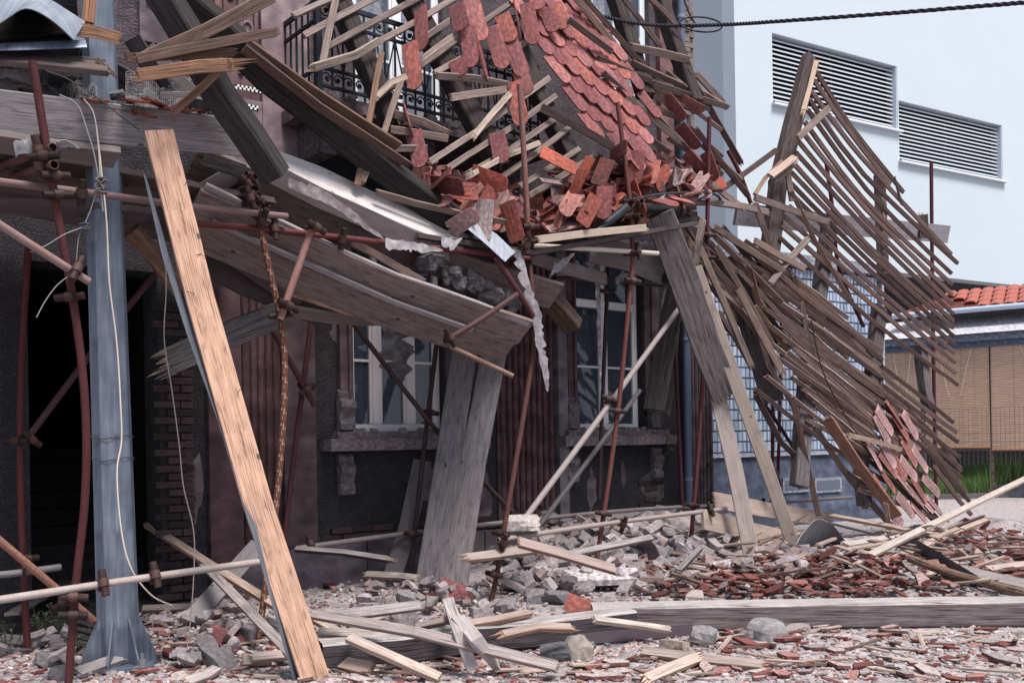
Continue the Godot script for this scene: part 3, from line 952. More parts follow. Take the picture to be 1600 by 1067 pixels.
# ---------------------------------------------------------------- the old house
func make_house():
	var fr := Transform3D(Basis(front_along, Vector3.UP, front_out), front_origin)
	var o := thing("old_house", "old grey roughcast street house with red fluted pilasters, balcony and dark doorway, behind the scaffold", "building", fr)
	var doorway := [-5.44, -4.31, -0.01, 3.25]
	var win_a := [-2.25, -1.02, 1.74, 4.15]
	var win_b := [1.06, 2.36, 1.74, 4.35]
	var bal_door := [-2.15, -0.95, 5.02, 7.7]
	var win_c := [1.5, 2.62, 6.35, 8.9]
	var grey := rgb(88, 85, 90)
	part(o, "wall", wall_mesh(-9, 3.84, -0.05, 4.7, 0.4, [doorway, win_a, win_b], grey), M.roughcast)
	part(o, "upper_wall", wall_mesh(-9, 3.5, 4.7, 9.6, 0.4, [bal_door, win_c], rgb(138, 126, 132)), M.roughcast)
	part(o, "end_wall", box_mesh(Vector3(3.44, -0.05, -7), Vector3(3.838, 9.6, -0.401), grey), M.roughcast)
	part(o, "far_wall", box_mesh(Vector3(-9, -0.05, -7.3), Vector3(3.84, 9.6, -7.001), grey), M.plaster)
	part(o, "left_wall", box_mesh(Vector3(-9.3, -0.05, -7.3), Vector3(-9.001, 9.6, 0), grey), M.plaster)
	part(o, "attic_floor", box_mesh(Vector3(-9.3, 9.602, -7.3), Vector3(3.5, 9.8, 0.1), grey), M.plaster)
	part(o, "upper_floor", box_mesh(Vector3(-8.99, 4.5, -6.99), Vector3(3.43, 4.68, -0.405), rgb(90, 86, 90)), M.plaster)
	part(o, "hall_wall", box_mesh(Vector3(-4.05, 0, -6.9), Vector3(-3.9, 4.49, -0.405), rgb(52, 48, 52)), M.plaster)  # partitions added to keep the interior behind the doorway dark
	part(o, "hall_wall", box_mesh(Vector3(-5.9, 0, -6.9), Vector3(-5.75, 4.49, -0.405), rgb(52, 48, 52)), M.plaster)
	part(o, "hall_ceiling", box_mesh(Vector3(-5.74, 3.3, -6.9), Vector3(-4.06, 3.4, -0.405), rgb(48, 46, 50)), M.plaster)  # ceiling added with the partitions, for a dark doorway
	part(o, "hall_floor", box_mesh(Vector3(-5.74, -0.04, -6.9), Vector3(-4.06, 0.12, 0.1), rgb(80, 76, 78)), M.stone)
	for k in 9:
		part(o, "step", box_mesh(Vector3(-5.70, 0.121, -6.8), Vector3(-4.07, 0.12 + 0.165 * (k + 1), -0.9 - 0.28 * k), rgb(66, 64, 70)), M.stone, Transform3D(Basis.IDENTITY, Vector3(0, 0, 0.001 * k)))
	# plinth of dressed stones
	var px := -3.85
	while px < 3.8:
		var w := minf(rng.randf_range(0.7, 1.0), 3.83 - px)
		part(o, "plinth_stone", box_mesh(Vector3(px + 0.006, -0.04, 0.002), Vector3(px + w - 0.006, 0.55 + rng.randf_range(-0.01, 0.01), rng.randf_range(0.06, 0.075)), vary(rgb(112, 106, 112), 0.06)), M.plaster)
		px += w
	# red flat and fluted pilasters
	var red := rgb(102, 80, 83)
	part(o, "pilaster", box_mesh(Vector3(-3.86, 0.3, 0.002), Vector3(-3.52, 4.3, 0.07), red), M.plaster)
	part(o, "pilaster", box_mesh(Vector3(-3.08, 0.56, 0.002), Vector3(-2.72, 4.3, 0.09), rgb(98, 84, 88)), M.plaster)
	for set in [[-3.51, -3.10, 5, 0.6, rgb(94, 72, 74)], [-0.22, 0.66, 9, 0.68, rgb(104, 82, 84)], [3.34, 3.82, 6, 0.5, rgb(118, 106, 108)]]:
		var pl := part(o, "pilaster", box_mesh(Vector3(set[0] - 0.03, 0.57, 0.002), Vector3(set[1] + 0.015, 4.3, 0.03), set[4]), M.plaster)
		var step: float = (set[1] - set[0]) / set[2]
		for k in set[2]:
			var rib := Shape.new()
			var base_y: float = set[3] + rng.randf_range(0.0, 0.12)
			for q in 5:
				var a0 := PI * q / 5.0
				var a1 := PI * (q + 1) / 5.0
				var r: float = step * 0.40
				var p0 := Vector3(-r * cos(a0), 0, r * 1.1 * sin(a0))
				var p1 := Vector3(-r * cos(a1), 0, r * 1.1 * sin(a1))
				rib.flat(p0 + Vector3(0, base_y, 0), p1 + Vector3(0, base_y, 0), p1 + Vector3(0, 4.25, 0), p0 + Vector3(0, 4.25, 0), p0 + p1, lin(vary(set[4], 0.05)))
				rib.tri(p0 + Vector3(0, base_y, 0), p1 + Vector3(0, base_y, 0), Vector3(0, base_y, 0), Vector3.DOWN, Vector2.ZERO, Vector2.ZERO, Vector2.ZERO, lin(set[4]))
			part(pl, "flute", rib.done(), M.plaster, Transform3D(Basis.IDENTITY, Vector3(set[0] + step * (k + 0.5), 0, 0.031)))
	part(o, "pilaster", box_mesh(Vector3(0.70, 0.56, 0.002), Vector3(0.86, 4.3, 0.10), rgb(134, 128, 134)), M.plaster)
	# bricks laid bare
	var bricks := []
	for k in 6:
		var bs := Shape.new()
		var c := lin(vary([rgb(76, 63, 64), rgb(66, 57, 60), rgb(88, 76, 76)][k % 3], 0.1))
		bs.box(Vector3(-0.121, 0, 0), Vector3(0.121, 0.062, 0.03 + 0.006 * (k % 4)), c)
		bricks.append(bs.done())
	var pale_bricks := []
	for k in 4:
		pale_bricks.append(box_mesh(Vector3(-0.121, 0, 0), Vector3(0.121, 0.062, 0.03 + 0.006 * (k % 4)), vary(rgb(142, 133, 130), 0.12)))
	var lay := func(s0: float, s1: float, y0: float, y1: float, set: Array, z: float, ragged: float):
		var y := y0
		var row := 0
		while y < y1 - 0.06:
			var s := s0 + 0.121 + (0.127 if row % 2 else 0.0) - 0.06
			while s < s1 - 0.05:
				if rng.randf() > ragged:
					var half := 0.5 if s + 0.121 > s1 else 1.0
					part(o, "brick", set[rng.randi() % set.size()], M.brick, Transform3D(Basis(Vector3.UP, rng.randf_range(-0.03, 0.03)).scaled(Vector3(half, 1, 1)), Vector3(s - (0.06 if half < 1.0 else 0.0), y, z + rng.randf_range(-0.008, 0.008))))
				s += 0.254
			y += 0.076
			row += 1
	lay.call(-4.31, -3.90, 0.15, 3.0, bricks, 0.0, 0.06)
	lay.call(-3.1, -1.2, 0.575, 0.72, bricks, 0.01, 0.1)
	lay.call(-0.9, 0.3, 0.575, 0.72, bricks, 0.01, 0.3)
	lay.call(2.3, 2.75, 0.66, 1.12, bricks, -0.012, 0.35)
	lay.call(2.42, 2.66, 1.85, 2.9, bricks, 0.0, 0.15)
	lay.call(3.60, 3.84, 0.8, 1.25, bricks, 0.02, 0.1)
	lay.call(3.26, 3.5, 6.3, 9.2, pale_bricks, 0.0, 0.0)
	var wedge := part(o, "quoin", box_mesh(Vector3(3.501, 4.7, -0.3), Vector3(3.60, 8.0, -0.02), rgb(150, 140, 132)), M.brick)
	lay.call(3.40, 3.62, 6.4, 7.9, pale_bricks, -0.021, 0.3)
	# plaster fallen off or left standing in patches
	for q in [[1.35, 0.95, 0.10, 0.30], [1.95, 1.15, 0.05, 0.22], [2.52, 0.92, 0.24, 0.26], [-1.3, 1.15, 0.16, 0.30], [-0.5, 0.9, 0.2, 0.4], [-2.4, 2.9, 0.14, 0.3], [0.95, 2.6, 0.06, 0.5], [-4.0, 1.2, 0.1, 0.4], [2.9, 3.3, 0.12, 0.5]]:
		var ps := Shape.new()
		var prev := Vector3.ZERO
		var first := Vector3.ZERO
		var pc := lin(vary(rgb(122, 112, 116), 0.12))
		for k in 15:
			var a := TAU * k / 14.0
			var r := rng.randf_range(0.65, 1.15) if k < 14 else 0.0
			var pt := Vector3(cos(a) * q[2] * r, sin(a) * q[3] * r, 0.006)
			if k == 14: pt = first
			if k == 0: first = pt
			else:
				ps.tri(Vector3(0, 0, 0.009), prev, pt, Vector3.BACK, Vector2.ZERO, Vector2.ZERO, Vector2.ZERO, pc)
				ps.flat(prev, pt, Vector3(pt.x, pt.y, 0.001), Vector3(prev.x, prev.y, 0.001), (prev + pt) / 2, pc)
			prev = pt
		part(o, "plaster_patch", ps.done(), M.plaster, Transform3D(Basis.IDENTITY, Vector3(q[0], q[1], 0.0)))
	# windows and their stone surrounds
	make_window(o, win_a, [0.30, 0.66], 3.4, 2.52, rgb(204, 198, 202), -0.08)
	make_window(o, win_b, [0.49], 3.42, 2.58, rgb(204, 206, 214), -0.09)
	make_window(o, bal_door, [0.5], 7.0, 5.9, rgb(214, 218, 226), -0.08)
	make_window(o, win_c, [0.5], 8.0, 7.2, rgb(206, 214, 224), -0.08)
	for w in [win_a, win_b]:
		var edge := part(o, "window_surround", box_mesh(Vector3(w[0] - 0.16, w[2] + 0.35, 0.002), Vector3(w[0] - 0.002, w[3], 0.07), rgb(112, 94, 98)), M.plaster)
		part(edge, "moulding", box_mesh(Vector3(w[0] - 0.07, w[2] + 0.36, 0.071), Vector3(w[0] - 0.03, w[3], 0.10), rgb(112, 94, 98)), M.plaster)
		var edge2 := part(o, "window_surround", box_mesh(Vector3(w[1] + 0.002, w[2] + 0.35, 0.002), Vector3(w[1] + 0.3, w[3], 0.06), rgb(100, 90, 96)), M.plaster)
		part(edge2, "moulding", box_mesh(Vector3(w[1] + 0.12, w[2] + 0.36, 0.061), Vector3(w[1] + 0.17, w[3], 0.09), rgb(112, 94, 98)), M.plaster)
		var sl := part(o, "window_sill", box_mesh(Vector3(w[0] - 0.38, 1.53, 0.002), Vector3(w[1] + 0.5, 1.66, 0.24), rgb(140, 130, 134)), M.dust)
		part(sl, "upper_lip", box_mesh(Vector3(w[0] - 0.25, 1.661, 0.0), Vector3(w[1] + 0.36, 1.735, 0.16), rgb(140, 130, 134)), M.dust)
		for side in [0, 1]:
			var bx: float = w[0] - 0.10 if side == 0 else w[1] + 0.16
			part(o, "bracket", bracket_mesh(0.09, rgb(134, 126, 130)), M.dust, Transform3D(Basis.IDENTITY, Vector3(bx, 1.735, 0.02)))
			part(o, "bracket", bracket_mesh(0.085, rgb(134, 126, 130)), M.dust, Transform3D(Basis.IDENTITY, Vector3(bx + (0.0 if side == 0 else 0.06), 1.05, 0.0)))
			for k in 6:
				var st := stone_mesh(0.04, 300 + k)
				part(sl, "grit", st, M.stone, Transform3D(Basis(Vector3.UP, k), Vector3(lerpf(w[0], w[1], rng.randf()), 1.745, rng.randf_range(0.05, 0.14))))
	# upper floor: pilaster, ornament, balcony
	part(o, "upper_pilaster", box_mesh(Vector3(-3.26, 3.9, 0.002), Vector3(-2.72, 9.5, 0.10), rgb(176, 154, 158)), M.plaster)
	part(o, "upper_pilaster", box_mesh(Vector3(-3.72, 5.05, 0.002), Vector3(-3.27, 9.5, 0.05), rgb(140, 112, 114)), M.plaster)
	part(o, "upper_pilaster", box_mesh(Vector3(2.75, 4.8, 0.002), Vector3(3.02, 9.5, 0.08), rgb(140, 108, 108)), M.plaster)
	part(o, "capital", box_mesh(Vector3(-3.70, 4.55, 0.003), Vector3(-3.28, 5.04, 0.13), rgb(164, 148, 152)), M.plaster)
	part(o, "capital", box_mesh(Vector3(-3.62, 4.10, 0.003), Vector3(-3.28, 4.549, 0.11), rgb(156, 140, 144)), M.plaster)
	part(o, "string_course", box_mesh(Vector3(-2.71, 4.05, 0.002), Vector3(3.3, 4.3, 0.16), rgb(120, 112, 118)), M.plaster)
	for q in [[367, 131, 411, 139, 14], [378, 160, 403, 166, 8]]:
		var a := lp(fr, q[0], q[1], 0.135)
		var b := lp(fr, q[2], q[3], 0.135)
		var s := Shape.new()
		for i in q[4]:
			for j in 2:
				var x0 := lerpf(a.x, b.x, i / float(q[4]))
				var x1 := lerpf(a.x, b.x, (i + 1) / float(q[4]))
				var ya := lerpf(a.y, b.y, i / float(q[4])) - 0.022 * j
				s.box(Vector3(x0, ya - 0.022, 0.131), Vector3(x1, ya, 0.137), lin(rgb(225, 225, 225) if (i + j) % 2 else rgb(22, 24, 28)))
		part(o, "checkered_tape", s.done(), M.plain)
	part(o, "upper_bracket", bracket_mesh(0.13, rgb(150, 130, 132)), M.plaster, Transform3D(Basis.IDENTITY, Vector3(-4.26, 5.75, 0.0)))
	part(o, "upper_pilaster", box_mesh(Vector3(-4.45, 5.4, 0.002), Vector3(-4.08, 9.5, 0.05), rgb(128, 116, 124)), M.plaster)
	var orn := Shape.new()
	var oc := lin(rgb(164, 148, 150))
	for row in 3:
		for side in [-1, 1]:
			var pts := []
			for k in 14:
				var a := k * 0.5
				var r := 0.10 * (1.0 - k / 16.0)
				pts.append(Vector3(-3.47 + side * (0.09 - r * cos(a) * 0.7), 5.42 + row * 0.30 + r * sin(a) + 0.04, 0.055))
			orn.tube(pts, 0.016, oc, 6)
		orn.tube([Vector3(-3.47, 5.3 + row * 0.3, 0.055), Vector3(-3.47, 5.55 + row * 0.3, 0.08)], 0.03, oc, 6)
	part(o, "acanthus_ornament", orn.done(), M.plaster)
	for e in [-3.63, -3.31]:
		part(o, "ornament_frame", box_mesh(Vector3(e - 0.018, 5.2, 0.051), Vector3(e + 0.018, 9.4, 0.085), rgb(136, 108, 110)), M.plaster)
	make_balcony(o)
	var dp := Shape.new()
	dp.tube([Vector3(3.16, 0.1, 0.12), Vector3(3.16, 9.5, 0.12)], 0.06, lin(rgb(92, 104, 126)), 12)
	var pipe_part := part(o, "drainpipe", dp.done(), M.metal)
	for y in [1.0, 3.0, 5.9, 7.6]:
		var cl := Shape.new()
		cl.tube([Vector3(3.16, y, 0.12), Vector3(3.16, y + 0.05, 0.12)], 0.068, lin(rgb(120, 130, 148)), 12)
		part(pipe_part, "clamp", cl.done(), M.metal)

func bracket_mesh(w: float, tint: Color) -> ArrayMesh:
	var s := Shape.new()
	var prof := [Vector2(0.02, 0.0), Vector2(0.09, 0.02), Vector2(0.10, 0.08), Vector2(0.07, 0.14), Vector2(0.085, 0.20), Vector2(0.12, 0.26), Vector2(0.11, 0.32), Vector2(0.06, 0.36), Vector2(0.07, 0.42), Vector2(0.03, 0.45)]
	for i in prof.size() - 1:
		var a: Vector2 = prof[i]
		var b: Vector2 = prof[i + 1]
		s.flat(Vector3(-w, a.y, a.x), Vector3(w, a.y, a.x), Vector3(w, b.y, b.x), Vector3(-w, b.y, b.x), Vector3(0, a.x - b.x, b.y - a.y), lin(tint))
		for e in [-1.0, 1.0]:
			s.flat(Vector3(e * w, a.y, 0), Vector3(e * w, a.y, a.x), Vector3(e * w, b.y, b.x), Vector3(e * w, b.y, 0), Vector3(e, 0, 0), lin(tint))
	return s.done()

func make_window(o: Node3D, w: Array, mull: Array, transom: float, bar: float, tint: Color, z: float):
	var s := Shape.new()
	var c := lin(tint)
	var f := 0.06
	var ws: float = w[1] - w[0]
	s.box(Vector3(w[0] + 0.001, w[2] + 0.001, z - 0.06), Vector3(w[0] + f, w[3], z), c)
	s.box(Vector3(w[1] - f, w[2] + 0.001, z - 0.06), Vector3(w[1] - 0.001, w[3], z), c)
	s.box(Vector3(w[0] + f, w[2] + 0.001, z - 0.06), Vector3(w[1] - f, w[2] + f * 1.3, z), c)
	s.box(Vector3(w[0] + f, transom - 0.05, z - 0.06), Vector3(w[1] - f, transom + 0.05, z + 0.02), c)
	var win := part(o, "window", s.done(), M.plain)
	var cols := [w[0] + f]
	for m in mull:
		var x: float = w[0] + ws * m
		part(win, "mullion", box_mesh(Vector3(x - 0.045, w[2] + f * 1.3, z - 0.05), Vector3(x + 0.045, transom - 0.051, z + 0.012), tint), M.plain)
		part(win, "mullion", box_mesh(Vector3(x - 0.03, transom + 0.051, z - 0.05), Vector3(x + 0.03, w[3], z + 0.004), tint), M.plain)
		cols.append_array([x - 0.045, x + 0.045])
	cols.append(w[1] - f)
	for k in range(0, cols.size(), 2):
		var a: float = cols[k]
		var b: float = cols[k + 1]
		part(win, "pane", box_mesh(Vector3(a, w[2] + 0.08, z - 0.034), Vector3(b, transom - 0.05, z - 0.03), tint), M.glass)
		part(win, "pane", box_mesh(Vector3(a, transom + 0.05, z - 0.034), Vector3(b, w[3], z - 0.03), tint), M.glass)
		part(win, "glazing_bar", box_mesh(Vector3(a, bar - 0.014, z - 0.03), Vector3(b, bar + 0.014, z - 0.005), tint), M.plain)
		for e in [a, b - 0.035]:
			part(win, "sash", box_mesh(Vector3(e, w[2] + 0.085, z - 0.029), Vector3(e + 0.035, transom - 0.055, z - 0.002), tint), M.plain)
	var upper: bool = w[2] > 4.0
	var rows := []
	for r in 2:
		var line := []
		for q in 25:
			line.append(Vector3(lerpf(w[0] + 0.05, w[1] - 0.05, q / 24.0), w[2] + 0.1 if r == 0 else w[3], z - 0.16 + (0.025 if upper else 0.006) * sin(q * 1.5)))
		rows.append(line)
	part(win, "curtain", sheet_mesh(rows, 0.003, rgb(214, 216, 222) if upper else rgb(44, 50, 64), Vector3.BACK), M.cloth)  # lower windows: cloth coloured dark, painted gloom so the panes read unlit

func make_balcony(o: Node3D):
	var s := Shape.new()
	var stone := lin(rgb(128, 116, 120))
	s.box(Vector3(-3.06, 4.86, 0.002), Vector3(-0.12, 4.99, 0.86), stone)
	var slab := part(o, "balcony_slab", s.done(), M.dust)
	for k in 46:
		part(slab, "broken_edge", stone_mesh(rng.randf_range(0.03, 0.07), 400 + k % 8), M.stone, Transform3D(Basis(Vector3.UP, k), Vector3(rng.randf_range(-3.05, -0.15), 4.99 + rng.randf_range(-0.03, 0.02), rng.randf_range(0.55, 0.86))))
	for x in [-2.8, -1.6, -0.4]:
		part(slab, "bracket", box_mesh(Vector3(x - 0.09, 4.5, 0.002), Vector3(x + 0.09, 4.858, 0.6), rgb(112, 104, 108)), M.dust)
	var iron := rgb(38, 40, 50)
	var rails := Shape.new()
	for y in [5.08, 5.25, 5.72, 5.9]:
		var h := 0.014 if y < 5.85 else 0.022
		rails.box(Vector3(-3.0, y - h, 0.79), Vector3(-0.18, y + h, 0.82), lin(iron))
		rails.box(Vector3(-3.02, y - h, 0.05), Vector3(-2.99, y + h, 0.788), lin(iron))
	var rail := part(o, "balcony_railing", rails.done(), M.iron)
	var bar := Shape.new()
	bar.box(Vector3(-0.009, 5.0, -0.009), Vector3(0.009, 5.9, 0.009), lin(iron))
	var bar_mesh := bar.done()
	var sc := Shape.new()
	var pts := []
	for k in 18:
		var a := k * 0.42
		var r := 0.055 * (1.0 - k / 22.0)
		pts.append(Vector3(r * cos(a), r * sin(a), 0))
	sc.tube(pts, 0.008, lin(iron), 5)
	sc.tube([Vector3(-0.012, 0, 0), Vector3(0.012, 0, 0)], 0.018, lin(iron), 8)
	var scroll := sc.done()
	var diag := Shape.new()
	diag.box(Vector3(-0.006, -0.24, -0.006), Vector3(0.006, 0.24, 0.006), lin(iron))
	var diag_mesh := diag.done()
	for k in 24:
		var x := -2.98 + k * 0.121
		part(rail, "bar", bar_mesh, M.iron, Transform3D(Basis.IDENTITY, Vector3(x, 0, 0.805)))
		if k < 23:
			for y in [5.165, 5.81]:
				var flip := -1.0 if (k % 2 == 0) else 1.0
				part(rail, "scroll", scroll, M.iron, Transform3D(Basis(Vector3(flip, 0, 0), Vector3(0, 1 if y < 5.5 else -1, 0), Vector3(0, 0, 1)), Vector3(x + 0.06, y, 0.806)))
			part(rail, "slanted_bar", diag_mesh, M.iron, Transform3D(Basis(Vector3(0, 0, 1), 0.24 if k % 2 else -0.24), Vector3(x + 0.06, 5.485, 0.806)))
	for k in 6:
		part(rail, "bar", bar_mesh, M.iron, Transform3D(Basis.IDENTITY, Vector3(-3.005, 0, 0.1 + k * 0.125)))
	part(rail, "corner_post", box_mesh(Vector3(-3.03, 4.99, 0.775), Vector3(-2.985, 6.0, 0.82), iron), M.iron)

func stone_mesh(size: float, sd: int, flatten := 0.7, tint := Color(0.60, 0.58, 0.585), chip := 0.28) -> ArrayMesh:
	var r := RandomNumberGenerator.new()
	r.seed = sd
	var s := Shape.new()
	var n := 3
	var stretch := Vector3(r.randf_range(0.8, 1.4), flatten * r.randf_range(0.8, 1.2), r.randf_range(0.7, 1.1)) * size
	var planes := []
	for k in 7: planes.append([Vector3(r.randf_range(-1, 1), r.randf_range(-1, 1), r.randf_range(-1, 1)).normalized(), r.randf_range(0.72, 1.2)])
	var move := func(p: Vector3) -> Vector3:
		var q := p.normalized() * 0.12 + p * 0.86
		for pl in planes:
			var over: float = q.dot(pl[0]) - pl[1]
			if over > 0: q -= pl[0] * over
		var hash := sin(p.x * 12.9 + p.y * 78.2 + p.z * 37.7 + sd) * 4375.5
		q *= 1.0 + (hash - floorf(hash) - 0.5) * chip * 0.35
		return q * stretch
	var col := lin(tint)
	for ax in 3:
		for side in [-1.0, 1.0]:
			for i in n:
				for j in n:
					var q := []
					for e in [[0, 0], [1, 0], [1, 1], [0, 1]]:
						var p := Vector3.ZERO
						p[ax] = side
						p[(ax + 1) % 3] = -1.0 + 2.0 * (i + e[0]) / n
						p[(ax + 2) % 3] = -1.0 + 2.0 * (j + e[1]) / n
						q.append(move.call(p))
					var mid: Vector3 = (q[0] + q[2]) * 0.5
					s.flat(q[0], q[1], q[2], q[3], mid, col)
	return s.done()

# ---------------------------------------------------------------- scaffold
func run(list: Array) -> Array:  # [[u, v, off], ...] -> points in front of the house
	var out := []
	for q in list: out.append(sp(q[0], q[1], q[2]))
	return out

func make_scaffold():
	var maroon := rgb(88, 48, 52)
	var deep := rgb(80, 46, 50)
	var rusty := rgb(128, 84, 76)
	var pale := rgb(178, 168, 164)
	var dark := rgb(66, 52, 56)
	var R := 0.0265
	var cat := "scaffold tube"
	# uprights, left to right
	pipe("scaffold_upright", "bent maroon scaffold upright standing left of the galvanized post, nearest the viewer", cat, run([[50, 95, 2.5], [70, 220, 2.45], [90, 340, 2.42], [110, 450, 2.4], [127, 570, 2.38], [134, 680, 2.35], [131, 790, 2.3], [118, 910, 2.25], [106, 1067, 2.2]]), R, "rust", maroon, [0.145, 0.175, 0.205, 0.365, 0.855, 0.885])
	pipe("scaffold_upright", "dark red scaffold upright in the shade at the left edge of the doorway", cat, run([[44, 380, 0.95], [34, 540, 0.95], [30, 690, 0.95], [34, 860, 0.95], [42, 1012, 0.95]]), R, "rust", rgb(86, 42, 44), [0.49, 0.78])
	pipe("scaffold_upright", "rusty scaffold upright with flaking yellow paint behind the leaning orange plank", cat, run([[395, 268, 1.95], [404, 340, 1.95], [420, 420, 1.95], [436, 490, 1.95], [444, 560, 1.95], [442, 650, 1.93], [434, 760, 1.9], [420, 870, 1.9], [402, 1012, 1.88]]), R, "flaked", rgb(226, 214, 208), [0.01, 0.035, 0.065, 0.09, 0.30])
	pipe("scaffold_upright", "dark red scaffold upright in front of the red flat pilaster", cat, run([[486, 500, 0.55], [472, 610, 0.55], [458, 720, 0.55], [444, 838, 0.55]]), R, "rust", deep, [0.31])
	pipe("scaffold_upright", "dark scaffold upright in front of the left ground floor window", cat, run([[684, 520, 0.6], [672, 620, 0.6], [658, 740, 0.6], [640, 905, 0.6]]), R, "rust", dark, [0.33, 0.82])
	pipe("scaffold_upright", "bent rusty scaffold upright between the two windows, its foot in the bricks", cat, run([[824, 380, 1.85], [832, 470, 1.85], [834, 540, 1.82], [824, 610, 1.8], [806, 720, 1.78], [787, 830, 1.75], [776, 900, 1.7], [764, 955, 1.65]]), R, "rust", rgb(100, 68, 66), [0.0, 0.05, 0.79, 0.90])
	pipe("scaffold_upright", "bare tube end of scaffold upright rising in front of the tile heap", cat, run([[812, 132, 1.9], [818, 230, 1.9], [824, 340, 1.88], [826, 385, 1.86]]), R * 1.05, "rust", rgb(136, 100, 96), [0.88, 0.97])
	pipe("scaffold_upright", "long rusty scaffold upright running from the fallen tiles down past the right window", cat, run([[965, 160, 1.8], [976, 245, 1.8], [985, 325, 1.8], [989, 400, 1.8], [981, 490, 1.78], [966, 640, 1.7], [944, 800, 1.65], [930, 890, 1.6]]), R, "rust", rgb(112, 70, 66), [0.21, 0.24, 0.32, 0.38, 0.66, 0.88])
	pipe("scaffold_upright", "dark scaffold upright crossing the panes of the right window", cat, run([[952, 400, 0.5], [946, 520, 0.5], [941, 640, 0.5], [936, 780, 0.5]]), R, "rust", dark, [0.15])
	pipe("scaffold_upright", "thin maroon scaffold upright beside the blue drainpipe", cat, run([[1052, 420, 0.45], [1056, 560, 0.45], [1067, 800, 0.45]]), R, "rust", rgb(84, 48, 58), [])
	pipe("scaffold_upright", "maroon scaffold upright sticking up past the end of the tile heap", cat, run([[1109, 183, 1.7], [1107, 270, 1.7], [1105, 380, 1.7]]), R, "rust", rgb(86, 40, 52), [0.94])
	pipe("scaffold_upright", "maroon scaffold upright at the corner of the house, standing in rubble", cat, run([[1106, 390, 1.6], [1100, 560, 1.6], [1090, 720, 1.55], [1079, 855, 1.5]]), R, "rust", rgb(96, 50, 58), [0.03, 0.86])
	pipe("scaffold_upright", "short maroon tube end left of the tall batten fan", cat, run([[1203, 282, 0.5], [1205, 420, 0.5], [1208, 640, 0.5], [1206, 800, 0.5]]), R, "rust", rgb(92, 44, 58), [])
	pipe("scaffold_upright", "maroon tube standing behind the upper battens of the fan", cat, run([[1291, 250, 0.6], [1302, 330, 0.6], [1312, 420, 0.6], [1350, 510, 0.6]]), R * 1.2, "rust", rgb(92, 44, 58), [])
	pipe("scaffold_upright", "straight maroon tube rising clear against the white wall at the right end of the fan", cat, run([[1456, 253, 0.5], [1457, 380, 0.5], [1459, 520, 0.5], [1461, 650, 0.5], [1464, 790, 0.5]]), R * 1.25, "rust", rgb(84, 42, 54), [])
	pipe("scaffold_upright", "maroon scaffold upright seen through the lower left battens of the fan", cat, run([[1222, 480, 0.4], [1219, 640, 0.4], [1214, 810, 0.4]]), R, "rust", rgb(90, 48, 60), [0.9])
	# long rails
	pipe("scaffold_rail", "upper grey scaffold rail running from the left edge across the post to an open end", cat, run([[-60, 274, 2.35], [0, 284, 2.33], [150, 303, 2.3], [300, 323, 2.1], [448, 338, 2.02]]), R, "tube_zinc", rgb(128, 106, 106), [0.29, 0.90])
	pipe("scaffold_rail", "red scaffold rail carrying the sagging planks in the middle", cat, run([[300, 348, 1.95], [450, 362, 1.95], [600, 379, 1.93], [720, 392, 1.9], [826, 404, 1.88]]), R, "rust", rgb(104, 54, 58), [0.19, 0.37])
	pipe("scaffold_rail", "pale knee high front scaffold rail at the left, clamped before the galvanized post", cat, run([[-60, 945, 2.3], [0, 937, 2.28], [205, 906, 2.25], [410, 877, 2.1]]), R, "tube_zinc", pale, [0.40, 0.57])
	pipe("scaffold_rail", "pale knee high front scaffold rail over the rubble in the middle", cat, run([[778, 844, 1.78], [950, 818, 1.72], [1135, 795, 1.65]]), R, "tube_zinc", rgb(164, 152, 150), [0.01, 0.48, 0.90])
	pipe("scaffold_rail", "grey knee high rear scaffold rail along the plinth of the house", cat, run([[468, 856, 0.5], [640, 833, 0.5], [800, 815, 0.5], [1000, 796, 0.45], [1180, 787, 0.45], [1332, 777, 0.45]]), R, "tube_zinc", rgb(138, 130, 132), [0.01, 0.30, 0.75])
	pipe("scaffold_rail", "white scaffold rail under the heap of tiles", cat, run([[832, 384, 1.85], [940, 390, 1.82], [1028, 396, 1.8]]), R, "tube_zinc", rgb(206, 196, 188), [0.80])
	pipe("scaffold_rail", "dark scaffold rail across the top of the right window", cat, run([[866, 434, 0.55], [950, 439, 0.55], [1036, 446, 0.55]]), R, "rust", rgb(74, 66, 72), [0.42])
	pipe("scaffold_rail", "short pale tube end in the weeds at the far left", cat, run([[-30, 900, 1.1], [20, 896, 1.1], [94, 886, 1.1]]), R, "tube_zinc", rgb(134, 132, 136), [0.55])
	# braces and short tubes
	pipe("scaffold_brace", "slanting grey brace at the left edge, ending in a clamp on the bent upright", cat, run([[-50, 318, 2.55], [0, 352, 2.53], [138, 440, 2.48]]), R, "tube_zinc", rgb(146, 122, 118), [0.86])
	pipe("scaffold_brace", "slanting rusty brace low at the left edge", cat, run([[-40, 815, 2.15], [0, 846, 2.12], [146, 970, 2.05]]), R, "rust", rgb(150, 112, 100), [0.75])
	pipe("scaffold_brace", "dark brace rising across the black doorway behind the galvanized post", cat, run([[38, 690, 0.9], [155, 535, 0.9], [245, 425, 0.9]]), R, "rust", rgb(84, 60, 66), [0.02])
	pipe("scaffold_brace", "short rusty tube leaning against the flaking upright", cat, run([[489, 350, 2.05], [437, 500, 2.05]]), R * 1.1, "rust", rgb(150, 116, 110), [0.04, 0.86])
	pipe("scaffold_brace", "dark red brace crossing the upright before the red pilaster", cat, run([[424, 514, 0.65], [491, 634, 0.65]]), R, "rust", rgb(82, 46, 52), [0.78])
	pipe("scaffold_brace", "dark flat brace slanting down across the left window", cat, run([[552, 506, 0.75], [640, 620, 0.75], [697, 690, 0.75], [800, 800, 0.75]]), R, "rust", rgb(66, 52, 54), [])
